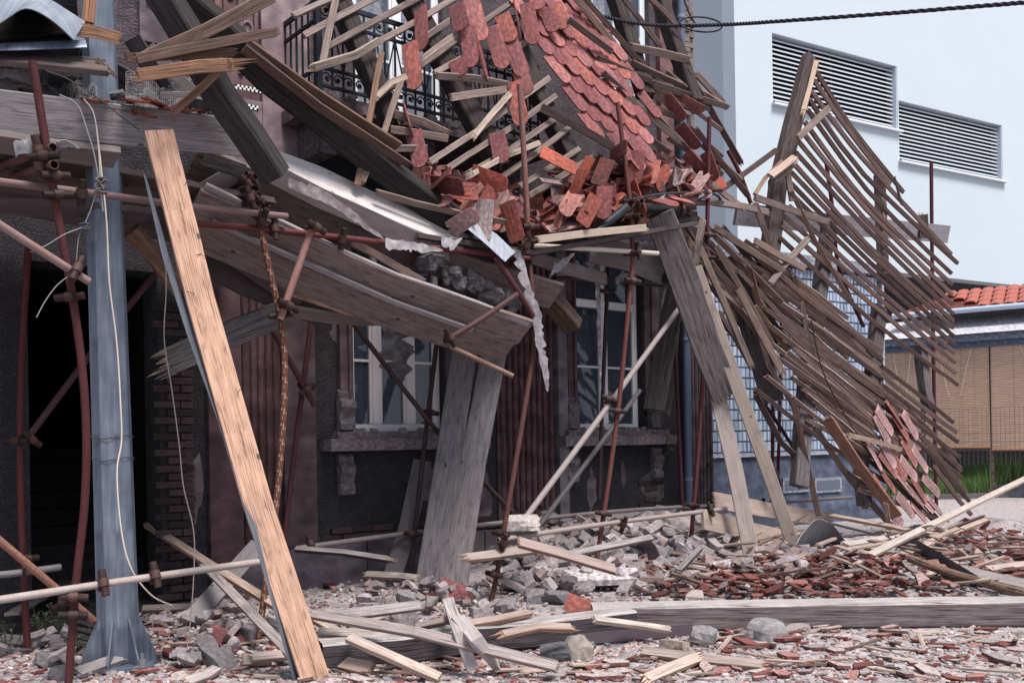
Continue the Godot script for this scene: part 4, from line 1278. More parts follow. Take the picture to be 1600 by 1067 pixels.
	pipe("scaffold_brace", "dark bent transom under the end of the sagging planks", cat, run([[808, 460, 2.15], [750, 500, 2.18], [694, 533, 2.1]]), R * 1.05, "rust", rgb(88, 60, 62), [0.95])
	pipe("scaffold_brace", "maroon tube bent down from the red rail beside the torn membrane", cat, run([[772, 400, 2.0], [806, 450, 1.98], [833, 494, 1.95]]), R * 1.1, "rust", rgb(96, 60, 64), [])
	pipe("scaffold_brace", "rusty tube with an open end sticking out under the sagging planks", cat, run([[704, 542, 1.7], [802, 588, 2.1]]), R * 0.95, "rust", rgb(140, 112, 104), [])
	pipe("scaffold_brace", "thick pale brace slanting from the corner down to a white block", cat, run([[1064, 478, 1.5], [950, 635, 1.6], [822, 808, 1.72]]), R * 1.2, "tube_zinc", rgb(158, 150, 150), [0.50])
	pipe("scaffold_brace", "dark brace slanting close behind the thick pale brace", cat, run([[1000, 610, 1.2], [930, 705, 1.3], [842, 822, 1.5]]), R * 1.05, "tube_zinc", rgb(100, 96, 102), [])
	pipe("scaffold_brace", "slanting dark brace at the foot of the batten fan", cat, run([[1180, 612, 0.9], [1215, 660, 0.8], [1262, 735, 0.7]]), R, "rust", rgb(70, 52, 58), [])
	pipe("scaffold_transom", "upper transom with an open end above the left clamps", cat, run([[-20, 268, 1.4], [82, 230, 2.5]]), R * 1.1, "rust", rgb(110, 80, 78), [0.93])
	pipe("scaffold_transom", "lower transom with an open end above the left clamps", cat, run([[20, 276, 1.4], [84, 257, 2.55]]), R * 1.1, "rust", rgb(118, 88, 82), [0.9])
	pipe("scaffold_transom", "maroon transom under the deck behind the orange plank", cat, run([[300, 318, 1.0], [398, 276, 2.05]]), R, "rust", rgb(92, 52, 56), [0.95])
	pipe("scaffold_transom", "dark transom under the deck meeting the flaking upright", cat, run([[300, 345, 1.0], [404, 304, 2.05]]), R, "rust", rgb(74, 56, 60), [0.96])
	pipe("scaffold_transom", "open tube end clamped on the long rusty upright, upper of the two", cat, run([[975, 322, 1.0], [1003, 314, 2.0]]), R, "rust", rgb(120, 100, 96), [0.8])
	pipe("scaffold_transom", "open tube end clamped on the long rusty upright, lower of the two", cat, run([[975, 345, 1.0], [1003, 337, 2.0]]), R, "rust", rgb(120, 92, 88), [0.8])
	pipe("scaffold_transom", "open tube end clamped beside the torn membrane", cat, run([[846, 384, 1.2], [812, 379, 2.05]]), R, "rust", rgb(104, 78, 76), [0.9])
	pipe("scaffold_transom", "maroon tube leaning by the chimney side of the house against the white wall", cat, run([[1138, 235, 1.2], [1156, 270, 1.25], [1174, 318, 1.3]]), R * 1.1, "rust", rgb(110, 56, 66), [])

# ---------------------------------------------------------------- platform over the pavement
func make_platform():
	var cat := "board"
	var grey := rgb(118, 104, 102)
	# flat deck at the left
	var z := 0.35
	var names := ["nearest the wall", "second from the wall", "third from the wall", "fourth from the wall", "fifth from the wall", "next to the front board"]
	for k in 6:
		board("deck_plank", "brown scaffold deck plank seen from below at the left, %s" % names[k], cat, [fl(-8.6, 3.62 + 0.02 * (k % 2), z), fl(-5.6, 3.60 + 0.03 * (k % 3), z), fl(-3.7 - 0.15 * (k % 3), 3.50 + 0.02 * k, z)], 0.26, 0.045, "plank", vary(grey, 0.1), {"face": Vector3.UP, "s1": 0.06})
		z += 0.275
	board("deck_plank", "light front deck plank whose sawn end shows before the galvanized post", cat, run([[-90, 208, 2.1], [60, 232, 2.1], [181, 246, 2.12]]), 0.24, 0.05, "plank", rgb(150, 138, 134), {"face": Vector3.UP, "tilt": -12})
	board("deck_plank", "grey deck plank under the front plank at the left edge", cat, run([[-90, 322, 1.75], [60, 322, 1.75], [230, 336, 1.75]]), 0.24, 0.045, "plank", rgb(104, 92, 94), {"face": Vector3.UP, "tilt": -6})
	board("fascia_beam", "long smooth grey beam crossing before the galvanized post at the upper left", "beam", run([[-120, 156, 2.22], [0, 174, 2.2], [180, 194, 2.18], [378, 215, 2.12]]), 0.275, 0.09, "grimy", rgb(164, 160, 164), {"rough": 0.008})
	# planks that sag towards the right
	board("sagging_plank", "white painted plank sagging from the charred beam to the tile heap", cat, run([[434, 256, 1.55], [500, 280, 1.6], [580, 318, 1.65], [655, 350, 1.7], [716, 376, 1.72]]), 0.36, 0.055, "plank", rgb(232, 226, 222), {"face": Vector3(0.25, 0.75, 0.75), "s0": 0.05, "rough": 0.012})
	board("sagging_plank", "grey edge board right under the white painted plank", cat, run([[420, 268, 1.78], [500, 310, 1.78], [580, 345, 1.8], [660, 382, 1.8], [700, 392, 1.8]]), 0.17, 0.05, "plank", rgb(148, 136, 134), {"s1": 0.08})
	board("sagging_plank", "broad brown plank behind the red rail, uppermost of three sagging side by side", cat, run([[300, 250, 1.6], [440, 312, 1.6], [580, 372, 1.62], [720, 420, 1.62], [868, 462, 1.62]]), 0.31, 0.05, "grimy", rgb(140, 122, 118), {"tilt": 24, "rough": 0.012})
	board("sagging_plank", "broad brown plank with sawn end at its tip, middle of three sagging side by side", cat, run([[300, 318, 1.75], [480, 395, 1.78], [600, 446, 1.8], [720, 486, 1.85], [820, 519, 1.9]]), 0.30, 0.05, "grimy", rgb(150, 130, 122), {"tilt": 30, "rough": 0.012})
	board("sagging_plank", "broad brown plank, lowest of three sagging side by side", cat, run([[300, 362, 1.55], [480, 440, 1.6], [600, 488, 1.65], [700, 522, 1.7], [795, 545, 1.72]]), 0.29, 0.05, "grimy", rgb(142, 122, 114), {"tilt": 34, "rough": 0.012})
	board("sagging_plank", "narrow grey edge along the upper side of the middle sagging plank", cat, run([[320, 290, 1.86], [480, 368, 1.88], [620, 431, 1.9], [740, 472, 1.95], [824, 505, 1.98]]), 0.05, 0.05, "plank", rgb(176, 170, 170), {"tilt": 20})
	board("sagging_plank", "narrow grey edge along the upper side of the lowest sagging plank", cat, run([[330, 345, 1.76], [480, 412, 1.78], [620, 474, 1.8], [736, 515, 1.84]]), 0.045, 0.05, "plank", rgb(160, 152, 154), {"tilt": 20})
	board("deck_plank", "dark plank under the deck slanting behind the orange plank", cat, run([[300, 395, 1.1], [380, 440, 1.1], [520, 498, 1.1]]), 0.24, 0.05, "plank", rgb(96, 84, 84), {"tilt": -20})
	board("deck_plank", "dark plank slanting under the deck next to the flaking upright", cat, run([[280, 340, 1.2], [400, 420, 1.2], [470, 470, 1.2]]), 0.2, 0.05, "plank", rgb(110, 98, 98), {"tilt": 15})
	board("deck_plank", "short dark plank end under the deck above the flaking upright", cat, run([[315, 246, 1.9], [380, 268, 1.9]]), 0.12, 0.06, "beam", rgb(86, 78, 78), {"s0": 0.1})
	board("deck_plank", "grey block end under the deck right of the orange plank", cat, run([[320, 300, 1.7], [372, 268, 1.8]]), 0.15, 0.10, "plank", rgb(104, 96, 98), {})
	board("deck_plank", "dusty plank lying level under the lowest sagging plank", cat, run([[430, 482, 1.2], [520, 497, 1.2], [584, 500, 1.2]]), 0.11, 0.045, "plank", rgb(130, 118, 112), {"s1": 0.2, "tilt": 30})
	board("splinter", "orange splinter lath under the lowest sagging plank", "lath", run([[448, 455, 1.45], [545, 488, 1.45]]), 0.06, 0.03, "lath", rgb(168, 132, 110), {"s0": 0.15, "s1": 0.2})
	board("splinter", "thin lath slipped between the two upper sagging planks", "lath", run([[552, 378, 1.9], [612, 412, 1.9], [662, 440, 1.9]]), 0.065, 0.03, "lath", rgb(164, 136, 120), {"s1": 0.1})
	board("broken_beam", "grey beam with a torn orange end sticking out into the doorway", "beam", run([[262, 566, 1.4], [340, 530, 1.4], [440, 490, 1.3]]), 0.22, 0.08, "beam", rgb(110, 104, 106), {"s0": 0.28, "tilt": 10})
	board("broken_beam", "brown timber slanting under the deck beside the galvanized post", "beam", run([[204, 360, 1.3], [240, 400, 1.25], [282, 452, 1.2]]), 0.16, 0.12, "beam", rgb(140, 104, 84), {})
	board("support_board", "broad grey board under the right end of the tile heap", cat, run([[920, 388, 1.5], [980, 402, 1.5], [1034, 424, 1.5]]), 0.30, 0.05, "plank", rgb(128, 120, 118), {"tilt": -12, "s1": 0.12})
	board("support_board", "pale splintered plank lying on the white rail", cat, run([[842, 374, 1.95], [920, 364, 1.95], [1008, 356, 1.95]]), 0.075, 0.04, "plank", rgb(222, 200, 172), {"s1": 0.12, "s0": 0.1})
	board("support_board", "orange sided dark timber behind the torn membrane", "beam", run([[842, 452, 1.4], [870, 480, 1.4], [896, 510, 1.4]]), 0.22, 0.16, "beam", rgb(104, 84, 72), {"tilt": 40})
	board("support_board", "grey board under the heap above the white rail", cat, run([[830, 402, 1.6], [880, 418, 1.5], [946, 436, 1.3]]), 0.14, 0.05, "plank", rgb(142, 132, 128), {"tilt": -20})
	# floor that carries the tile heap
	for k in 5:
		board("deck_plank", "dark deck plank under the tile heap, %s" % ["front", "second from front", "middle", "second from back", "back"][k], cat, run([[640, 372 - k * 9, 1.75 - k * 0.3], [820, 398 - k * 10, 1.75 - k * 0.3], [1075, 352 - k * 8, 1.75 - k * 0.3]]), 0.3, 0.05, "plank", rgb(96, 84, 82), {"face": Vector3.UP})
	for k in 26:
		var f := rng.randf()
		var p := sp(lerpf(668, 800, f), lerpf(424, 490, f) - rng.randf_range(0, 26), 1.78)
		solo("stone_chunk", stone_mesh(rng.randf_range(0.045, 0.09), 500 + k, 0.85, vary(Color(0.46, 0.45, 0.47), 0.12)), M.stone, Transform3D(Basis(Vector3(0.3, 1, 0.2).normalized(), rng.randf() * TAU), p), "grey stone chunk caught on the middle sagging plank", "rubble", "stone chunks on the sagging plank")

# ---------------------------------------------------------------- wreckage at the upper left
func make_left_junk():
	var cat := "lath"
	# sheet metal
	var outer := smooth_path(run([[-60, 26, 2.2], [-20, 8, 2.25], [24, -6, 2.3], [72, -2, 2.3], [104, 16, 2.3], [132, 34, 2.3]]), 4)
	var inner := smooth_path(run([[-60, 70, 2.42], [-20, 50, 2.44], [8, 30, 2.45], [40, 13, 2.45], [78, 30, 2.45], [114, 62, 2.42]]), 4)
	var back := smooth_path(run([[-60, 66, 1.3], [-20, 44, 1.3], [12, 24, 1.3], [44, 8, 1.3], [80, 24, 1.3], [112, 52, 1.3]]), 4)
	var hood := thing("bent_sheet", "curled zinc sheet at the top left corner, arched like a hood", "sheet metal", Transform3D(Basis.IDENTITY, outer[0]))
	var edge := []
	for q in inner: edge.append(q - front_out * 0.006)
	for set in [["front_band", [inner, outer], rgb(168, 175, 188)], ["underside", [back, edge], rgb(120, 126, 138)]]:  # same zinc; underside tinted darker, its shade put into the colour
		var near := []
		for line in set[1]:
			var l2 := []
			for q in line: l2.append(q - outer[0])
			near.append(l2)
		part(hood, set[0], sheet_mesh(near, 0.005, set[2], front_out), M.zinc)
	board("roof_board", "dark boards in the hollow behind the curled zinc sheet", "board", run([[-60, 30, 1.25], [60, 34, 1.25], [120, 40, 1.25]]), 0.5, 0.05, "beam", rgb(58, 54, 60), {})  # dark panel put in so the hollow reads as shaded
	sheet("flat_sheet", "flat zinc sheet with a folded front edge under the curled sheet", "sheet metal", [[sp(-60, 66, 1.5), sp(40, 60, 1.5), sp(125, 50, 1.5)], [sp(-60, 70, 2.3), sp(40, 68, 2.3), sp(133, 63, 2.3)], [sp(-60, 80, 2.32), sp(40, 78, 2.32), sp(135, 74, 2.32)]], 0.008, "zinc", rgb(150, 160, 180))
	board("roof_board", "brown board end sticking out under the flat zinc sheet", "board", run([[-60, 84, 2.1], [60, 94, 2.2], [166, 106, 2.3]]), 0.28, 0.04, "lath", rgb(118, 104, 98), {"face": Vector3(0, 0.75, 0.6), "s1": 0.05})
	board("roof_board", "small light board tip below the brown board end", "board", run([[80, 112, 2.0], [128, 110, 2.25]]), 0.06, 0.03, "plank", rgb(196, 188, 184), {"face": Vector3.UP})
	board("roof_post", "orange stub of timber hanging left of the galvanized post", "board", run([[142, -30, 2.2], [139, 10, 2.2], [137, 36, 2.2]]), 0.08, 0.06, "lath", rgb(184, 128, 88), {"s1": 0.04})
	board("splinter", "orange splinter poking across the galvanized post at the top", cat, run([[118, 46, 2.3], [150, 50, 2.3], [186, 60, 2.35]]), 0.085, 0.03, "lath", rgb(214, 156, 112), {"s1": 0.03, "s0": 0.1})
	board("splinter", "thin bent splinter over the brown board end", cat, run([[150, 92, 2.3], [182, 120, 2.35]]), 0.03, 0.02, "lath", rgb(130, 112, 100), {})
	for q in [[12, 112, 0.12, "pale lump of masonry on the left end of the long beam"], [36, 122, 0.10, "second lump of masonry on the long beam, right of the pale one"], [4, 128, 0.08, "small lump of masonry at the picture edge on the long beam"]]:
		solo("masonry_lump", stone_mesh(q[2], 40 + int(q[0]), 0.95, rgb(128, 124, 128)), M.stone, Transform3D(Basis(Vector3.UP, q[0]), sp(q[0], q[1], 2.05)), q[3], "rubble")
	# wire netting
	for q in [["crumpled wire netting left of the galvanized post", 60, 150, 100, 160, 3], ["crumpled wire netting right of the galvanized post, hanging over the beam", 196, 322, 112, 176, 8]]:
		var s := Shape.new()
		var n := FastNoiseLite.new()
		n.seed = q[5]
		n.frequency = 1.6
		var o := sp(q[1], q[3], 2.0)
		var grid := func(i: float, j: float) -> Vector3:
			var u := lerpf(q[1], q[2], i)
			var v := lerpf(q[3], q[4], j) + (10.0 * sin(i * 4.0) + 16.0 * n.get_noise_2d(i * 2.0, j) + (18.0 * i if q[5] == 8 else 0.0))
			return sp(u, v, 2.05 - 0.7 * (1.0 - j) + 0.18 * n.get_noise_2d(i * 3.0, j * 3.0 + 9.0)) - o
		for a in 41:
			var pts := []
			for b in 13: pts.append(grid.call(a / 40.0, b / 12.0))
			s.tube(pts, 0.0024, lin(rgb(150, 148, 152)), 3)
		for b in 27:
			var pts := []
			for a in 15: pts.append(grid.call(a / 14.0, b / 26.0))
			s.tube(pts, 0.0024, lin(rgb(150, 148, 152)), 3)
		solo("wire_netting", s.done(), M.iron, Transform3D(Basis.IDENTITY, o), q[0], "wire mesh")
	# charred rafters
	board("charred_beam", "heavy charred square rafter falling steeply from the top to the white plank", "beam", run([[246, -20, 2.45], [340, 140, 2.42], [432, 276, 2.35]]), 0.20, 0.19, "beam", rgb(74, 68, 70), {"tilt": 28})
	board("charred_beam", "long dark rafter slanting under the balcony to the tile heap", "beam", run([[272, -14, 1.75], [420, 118, 1.75], [560, 232, 1.72], [705, 345, 1.7]]), 0.24, 0.20, "beam", rgb(62, 56, 58), {"tilt": 20})
	board("rafter_cover", "brown split board lying along the long dark rafter, upper", "board", run([[372, 58, 1.85], [480, 138, 1.85], [622, 228, 1.8]]), 0.10, 0.03, "lath", rgb(140, 104, 86), {"tilt": 30, "s1": 0.1})
	board("rafter_cover", "brown split board lying along the long dark rafter, lower", "board", run([[380, 76, 1.9], [500, 168, 1.9], [628, 252, 1.85]]), 0.08, 0.04, "lath", rgb(112, 82, 70), {"tilt": 15, "s1": 0.15})
	board("rafter_cover", "grey board under the long dark rafter beside the plaster pilaster", "board", run([[500, 205, 1.5], [560, 250, 1.5], [640, 300, 1.5]]), 0.07, 0.04, "lath", rgb(110, 104, 110), {})
	# clutter on the deck behind the long beam
	for q in [[[120, 88, 1.2], [220, 140, 1.2], 0.2, "dark plank slanting behind the left wire netting"], [[-40, 150, 1.6], [120, 138, 1.6], 0.16, "dark plank lying behind the masonry lumps"], [[206, 60, 1.3], [262, 150, 1.3], 0.14, "dark plank slanting behind the right wire netting"], [[300, 150, 1.5], [372, 196, 1.5], 0.12, "dark plank end behind the heavy charred rafter"], [[-30, 120, 1.3], [90, 96, 1.3], 0.2, "dark plank under the brown board end at the upper left"]]:
		board("deck_plank", q[3], "board", run([q[0], q[1]]), q[2], 0.05, "beam", rgb(84, 76, 80), {"s1": 0.08, "tilt": 12})
	for k in 22:
		var u := rng.randf_range(60, 340)
		var p := sp(u, rng.randf_range(140, 176) + (u - 60) * 0.05, rng.randf_range(1.5, 2.0))
		solo("stone_chunk", stone_mesh(rng.randf_range(0.03, 0.08), 560 + k, 0.8, vary(Color(0.47, 0.46, 0.48), 0.15)), M.stone, Transform3D(Basis(Vector3(0.2, 1, 0.3).normalized(), k), p), "grey stone chunk on the deck behind the long beam, %s" % ("left of the galvanized post" if u < 150 else ("beside the galvanized post" if u < 240 else "near the charred rafter")), "rubble", "stone chunks on the deck behind the long beam")
	# loose laths before them
	board("roof_lath", "broad brown lath rising to the top edge over the charred rafter", cat, run([[236, 86, 2.7], [320, 48, 2.7], [424, -6, 2.72]]), 0.09, 0.04, "lath", rgb(136, 106, 92), {"tilt": 10, "s0": 0.15})
	board("roof_lath", "brown lath with a frayed right end before the charred rafter, second from top", cat, run([[212, 92, 2.72], [320, 70, 2.72], [430, 49, 2.74]]), 0.065, 0.04, "lath", rgb(134, 104, 88), {"s1": 0.14, "s0": 0.1})
	board("roof_lath", "straight brown lath across the charred rafter, third from top", cat, run([[196, 90, 2.66], [290, 86, 2.66], [364, 81, 2.66]]), 0.06, 0.04, "lath", rgb(128, 96, 80), {"s1": 0.1})
	board("roof_lath", "orange lath with a bright split tip across the charred rafter", cat, run([[214, 118, 2.78], [310, 104, 2.78], [362, 101, 2.78]]), 0.085, 0.045, "lath", rgb(172, 122, 88), {"s1": 0.26, "s0": 0.15})
	board("roof_lath", "short brown lath leaning up to the tip of the orange lath", cat, run([[270, 176, 2.5], [320, 132, 2.7], [358, 94, 2.8]]), 0.055, 0.035, "lath", rgb(146, 104, 78), {})
	board("roof_lath", "pale lath slanting behind the wire netting", cat, run([[232, 72, 1.8], [280, 124, 1.8], [332, 172, 1.8]]), 0.085, 0.03, "plank", rgb(176, 164, 156), {})
	board("roof_lath", "thin level lath behind the charred rafter near the checkered tape", cat, run([[248, 148, 1.8], [330, 148, 1.8]]), 0.05, 0.03, "lath", rgb(150, 142, 140), {})
	# bits of tile on the beam
	var tp := [[210, 157, 20, "dark red tile piece standing on the beam by the galvanized post"], [226, 178, 60, "orange red tile piece tipped over the top of the orange plank"], [268, 168, 5, "flat red tile piece on the beam right of the orange plank"], [300, 172, -8, "thin red tile piece on the beam near the charred rafter"], [148, 156, 15, "small red tile piece on the beam left of the galvanized post"], [246, 162, 80, "dark red tile piece between netting and beam"]]
	for q in tp:
		solo("tile_piece", tile_mesh(0.7 if q[2] < 50 else 0.45, rgb(150, 66, 54)), M.tile, Transform3D(Basis.from_euler(Vector3(deg_to_rad(-70), deg_to_rad(q[2]), deg_to_rad(q[2]))), sp(q[0], q[1], 2.3)), q[3], "roof tile")
	# weeds and slats in the doorway shade
	for k in 7:
		board("slat", "dark wooden slat lying in the weeds at the far left, %s" % ["topmost", "second from top", "third from top", "fourth from top", "fifth from top", "sixth from top", "lowest"][k], cat, [gp(-20 + k * 4, 925 + k * 11) + Vector3(0, 0.22 - k * 0.03, 0), gp(150 + k * 2, 968 + k * 9) + Vector3(0, 0.12 - k * 0.015, 0)], 0.05, 0.025, "lath", rgb(104, 98, 98), {"face": Vector3(0, 1, 0.4)})
	board("slat", "grey board lying on the slats at the far left", "board", [gp(18, 990, 0.1) + Vector3(0, 0.16, 0), gp(106, 944, 0.1) + Vector3(0, 0.22, 0)], 0.12, 0.03, "plank", rgb(122, 118, 120), {"face": Vector3(0, 1, 0.5)})
	make_weeds("weed_plant", "small leafy weed growing among the slats at the far left", [[10, 940, 0.9], [62, 960, 0.8], [30, 885, 0.7], [95, 962, 0.7], [122, 985, 0.5], [12, 985, 0.8], [150, 990, 0.4]])

func make_weeds(called: String, label: String, spots: Array):
	for k in spots.size():
		var q: Array = spots[k]
		var base := on_rubble(q[0], minf(q[1] + 40, 1060))
		var s := Shape.new()
		var lc := Shape.new()
		for b in 7:
			var dir := Vector3(rng.randf_range(-0.6, 0.6), 1, rng.randf_range(-0.6, 0.6)).normalized()
			var ln: float = q[2] * rng.randf_range(0.25, 0.55)
			s.tube([Vector3.ZERO, dir * ln * 0.5, dir * ln + Vector3(0, -0.02, 0)], 0.003, lin(rgb(84, 80, 66)), 4)
			for l in 11:
				var p := dir * ln * rng.randf_range(0.25, 1.0)
				var a := Vector3(rng.randf_range(-1, 1), rng.randf_range(-0.3, 0.6), rng.randf_range(-1, 1)).normalized() * rng.randf_range(0.025, 0.05)
				var w := a.cross(Vector3(0.3, 1, 0.2)).normalized() * 0.010
				var c := lin(vary(rgb(74, 88, 66), 0.25))
				lc.quad(p, p + a * 0.5 + w, p + a, p + a * 0.5 - w, Vector3.UP, Vector2.ZERO, Vector2.ZERO, Vector2.ZERO, Vector2.ZERO, c)
		var o := thing(called, label, "plant", Transform3D(Basis.IDENTITY, base), "weeds in the doorway shade")
		part(o, "stem", s.done(), M.leaf)
		part(o, "leaves", lc.done(), M.leaf)

func make_street_lamp_post():
	var foot := gp(186, 1040)
	var o := thing("galvanized_post", "blue grey galvanized eight sided post on a ribbed base plate, standing before the doorway", "post", Transform3D(Basis(Vector3.UP, 0.2), foot))
	var s := Shape.new()
	var col := lin(rgb(138, 147, 162))
	var lean := Vector3(-0.045, 0, 0.0)
	for k in 8:
		var a0 := TAU * (k + 0.5) / 8.0
		var a1 := TAU * (k + 1.5) / 8.0
		var d0 := Vector3(cos(a0), 0, sin(a0))
		var d1 := Vector3(cos(a1), 0, sin(a1))
		for seg in 6:
			var y0 := 0.04 + seg * 1.0
			var y1 := y0 + 1.0
			var r0 := 0.150 - 0.0065 * y0
			var r1 := 0.150 - 0.0065 * y1
			s.flat(d0 * r0 + lean * y0 / 3.0 + Vector3(0, y0, 0), d1 * r0 + lean * y0 / 3.0 + Vector3(0, y0, 0), d1 * r1 + lean * y1 / 3.0 + Vector3(0, y1, 0), d0 * r1 + lean * y1 / 3.0 + Vector3(0, y1, 0), d0 + d1, col)
	part(o, "shaft", s.done(), M.zinc)
	part(o, "base_plate", box_mesh(Vector3(-0.27, 0.0, -0.27), Vector3(0.27, 0.035, 0.27), rgb(132, 142, 160)), M.zinc)
	for k in 8:
		var a := TAU * k / 8.0 + 0.1
		var g := Shape.new()
		var d := Vector3(cos(a), 0, sin(a))
		var t := Vector3(-sin(a), 0, cos(a)) * 0.006
		var pr := [d * 0.12 + Vector3(0, 0.036, 0), d * 0.265 + Vector3(0, 0.036, 0), d * 0.265 + Vector3(0, 0.08, 0), d * 0.145 + Vector3(0, 0.36, 0), d * 0.12 + Vector3(0, 0.36, 0)]
		for e in [1.0, -1.0]:
			for i in [1, 2, 3]:
				g.tri(pr[0] + t * e, pr[i] + t * e, pr[i + 1] + t * e, t * e, Vector2.ZERO, Vector2.ZERO, Vector2.ZERO, col)
		for i in 5:
			var p: Vector3 = pr[i]
			var q: Vector3 = pr[(i + 1) % 5]
			g.flat(p + t, q + t, q - t, p - t, (p + q) / 2 - d * 0.17 - Vector3(0, 0.15, 0), col)
		part(o, "rib", g.done(), M.zinc)
	for k in 4:
		var a := TAU * (k + 0.5) / 4.0
		var b := Shape.new()
		b.tube([Vector3(cos(a), 0, sin(a)) * 0.33 + Vector3(0, 0.036, 0), Vector3(cos(a), 0, sin(a)) * 0.33 + Vector3(0, 0.075, 0)], 0.03, lin(rgb(128, 128, 132)), 6)
		b.tube([Vector3(cos(a), 0, sin(a)) * 0.33 + Vector3(0, 0.0, 0), Vector3(cos(a), 0, sin(a)) * 0.33 + Vector3(0, 0.12, 0)], 0.016, lin(rgb(120, 120, 124)), 8)
		part(o, "bolt", b.done(), M.metal, Transform3D(Basis.IDENTITY, Vector3(cos(a), 0, sin(a)) * -0.06))
	for y in [1.52, 1.68]:
		var w := Shape.new()
		var ring := []
		for k in 17: ring.append(Vector3(cos(TAU * k / 16.0), 0, sin(TAU * k / 16.0)) * 0.146 + lean * y / 3.0 + Vector3(0, y + 0.012 * sin(k), 0))
		w.tube(ring, 0.004, lin(rgb(70, 72, 78)), 5)
		part(o, "wire_tie", w.done(), M.cable)
	wire("hanging_cable", "pale cable hanging down the front of the galvanized post to a frayed end", "cable", [sp(150, 200, 2.35), sp(158, 270, 2.33), sp(166, 350, 2.3), sp(170, 440, 2.25), sp(182, 540, 2.2), sp(188, 640, 2.18), sp(189, 690, 2.16), sp(182, 740, 2.16), sp(189, 830, 2.16), sp(205, 890, 2.16), sp(236, 930, 2.1), sp(268, 946, 2.05)], 0.006, rgb(206, 194, 180))
	wire("hanging_cable", "thin grey cable hanging between the galvanized post and the orange plank", "cable", [sp(256, 380, 2.2), sp(259, 450, 2.2), sp(256, 530, 2.2), sp(268, 610, 2.2), sp(280, 700, 2.2), sp(286, 760, 2.2), sp(302, 830, 2.2), sp(302, 900, 2.2), sp(296, 980, 2.2), sp(287, 1042, 2.2)], 0.0045, rgb(150, 142, 138))
	wire("hanging_cable", "dark cable looping from the board end over the long beam", "cable", [sp(70, 110, 2.4), sp(106, 124, 2.4), sp(150, 152, 2.42), sp(186, 180, 2.45), sp(217, 203, 2.45)], 0.005, rgb(54, 56, 62))
	wire("hanging_cable", "grey cable dropping from the beam to the knot on the upper rail", "cable", [sp(92, 148, 2.42), sp(120, 164, 2.44), sp(134, 200, 2.45), sp(146, 240, 2.45), sp(155, 290, 2.44)], 0.005, rgb(126, 124, 128))
	wire("hanging_cable", "second grey cable dropping from the beam beside the first", "cable", [sp(130, 155, 2.42), sp(145, 176, 2.44), sp(152, 220, 2.45), sp(156, 280, 2.45), sp(160, 330, 2.43)], 0.0045, rgb(150, 148, 150))
	wire("hanging_cable", "thin wire curling left from the knot below the upper rail", "cable", [sp(152, 292, 2.4), sp(140, 330, 2.4), sp(130, 352, 2.4), sp(122, 372, 2.42), sp(118, 412, 2.42)], 0.0035, rgb(120, 118, 122))
	wire("hanging_cable", "thin wire reaching left past the bent upright", "cable", [sp(126, 356, 2.45), sp(100, 366, 2.5), sp(70, 384, 2.5), sp(46, 394, 2.5)], 0.003, rgb(140, 138, 140))
	wire("hanging_cable", "thin wire dangling left below the clamp of the slanting brace", "cable", [sp(108, 430, 2.5), sp(88, 446, 2.5), sp(70, 470, 2.5), sp(56, 496, 2.5)], 0.003, rgb(140, 138, 140))
	var knot := []
	for k in 26: knot.append(sp(131, 354, 2.45) + Vector3(0.03 * sin(k * 2.1), 0.022 * cos(k * 1.7), 0.02 * sin(k * 1.1)))
	wire("cable_knot", "dark knot of tangled cable between upright and post", "cable", knot, 0.006, rgb(70, 72, 80))
	var knot2 := []
	for k in 30: knot2.append(sp(157, 290, 2.45) + Vector3(0.035 * sin(k * 2.3), 0.05 * cos(k * 0.9), 0.03 * cos(k * 1.6)))
	wire("cable_knot", "knot of cables tied round the upper rail before the galvanized post", "cable", knot2, 0.006, rgb(96, 92, 94))

# ---------------------------------------------------------------- the roof slope that slid over the balcony
var a_org: Vector3
var a_nrm: Vector3

func set_plane_a():
	var p := sp(500, 0, 1.05)
	var q := sp(950, 0, 1.05)
	var r := sp(760, 300, 1.72)
	a_org = p
	a_nrm = (q - p).cross(r - p).normalized()
	if a_nrm.dot(to_cam(p)) < 0: a_nrm = -a_nrm

func ap(u: float, v: float, up := 0.0) -> Vector3:
	return on_plane(u, v, a_org + a_nrm * up, a_nrm)

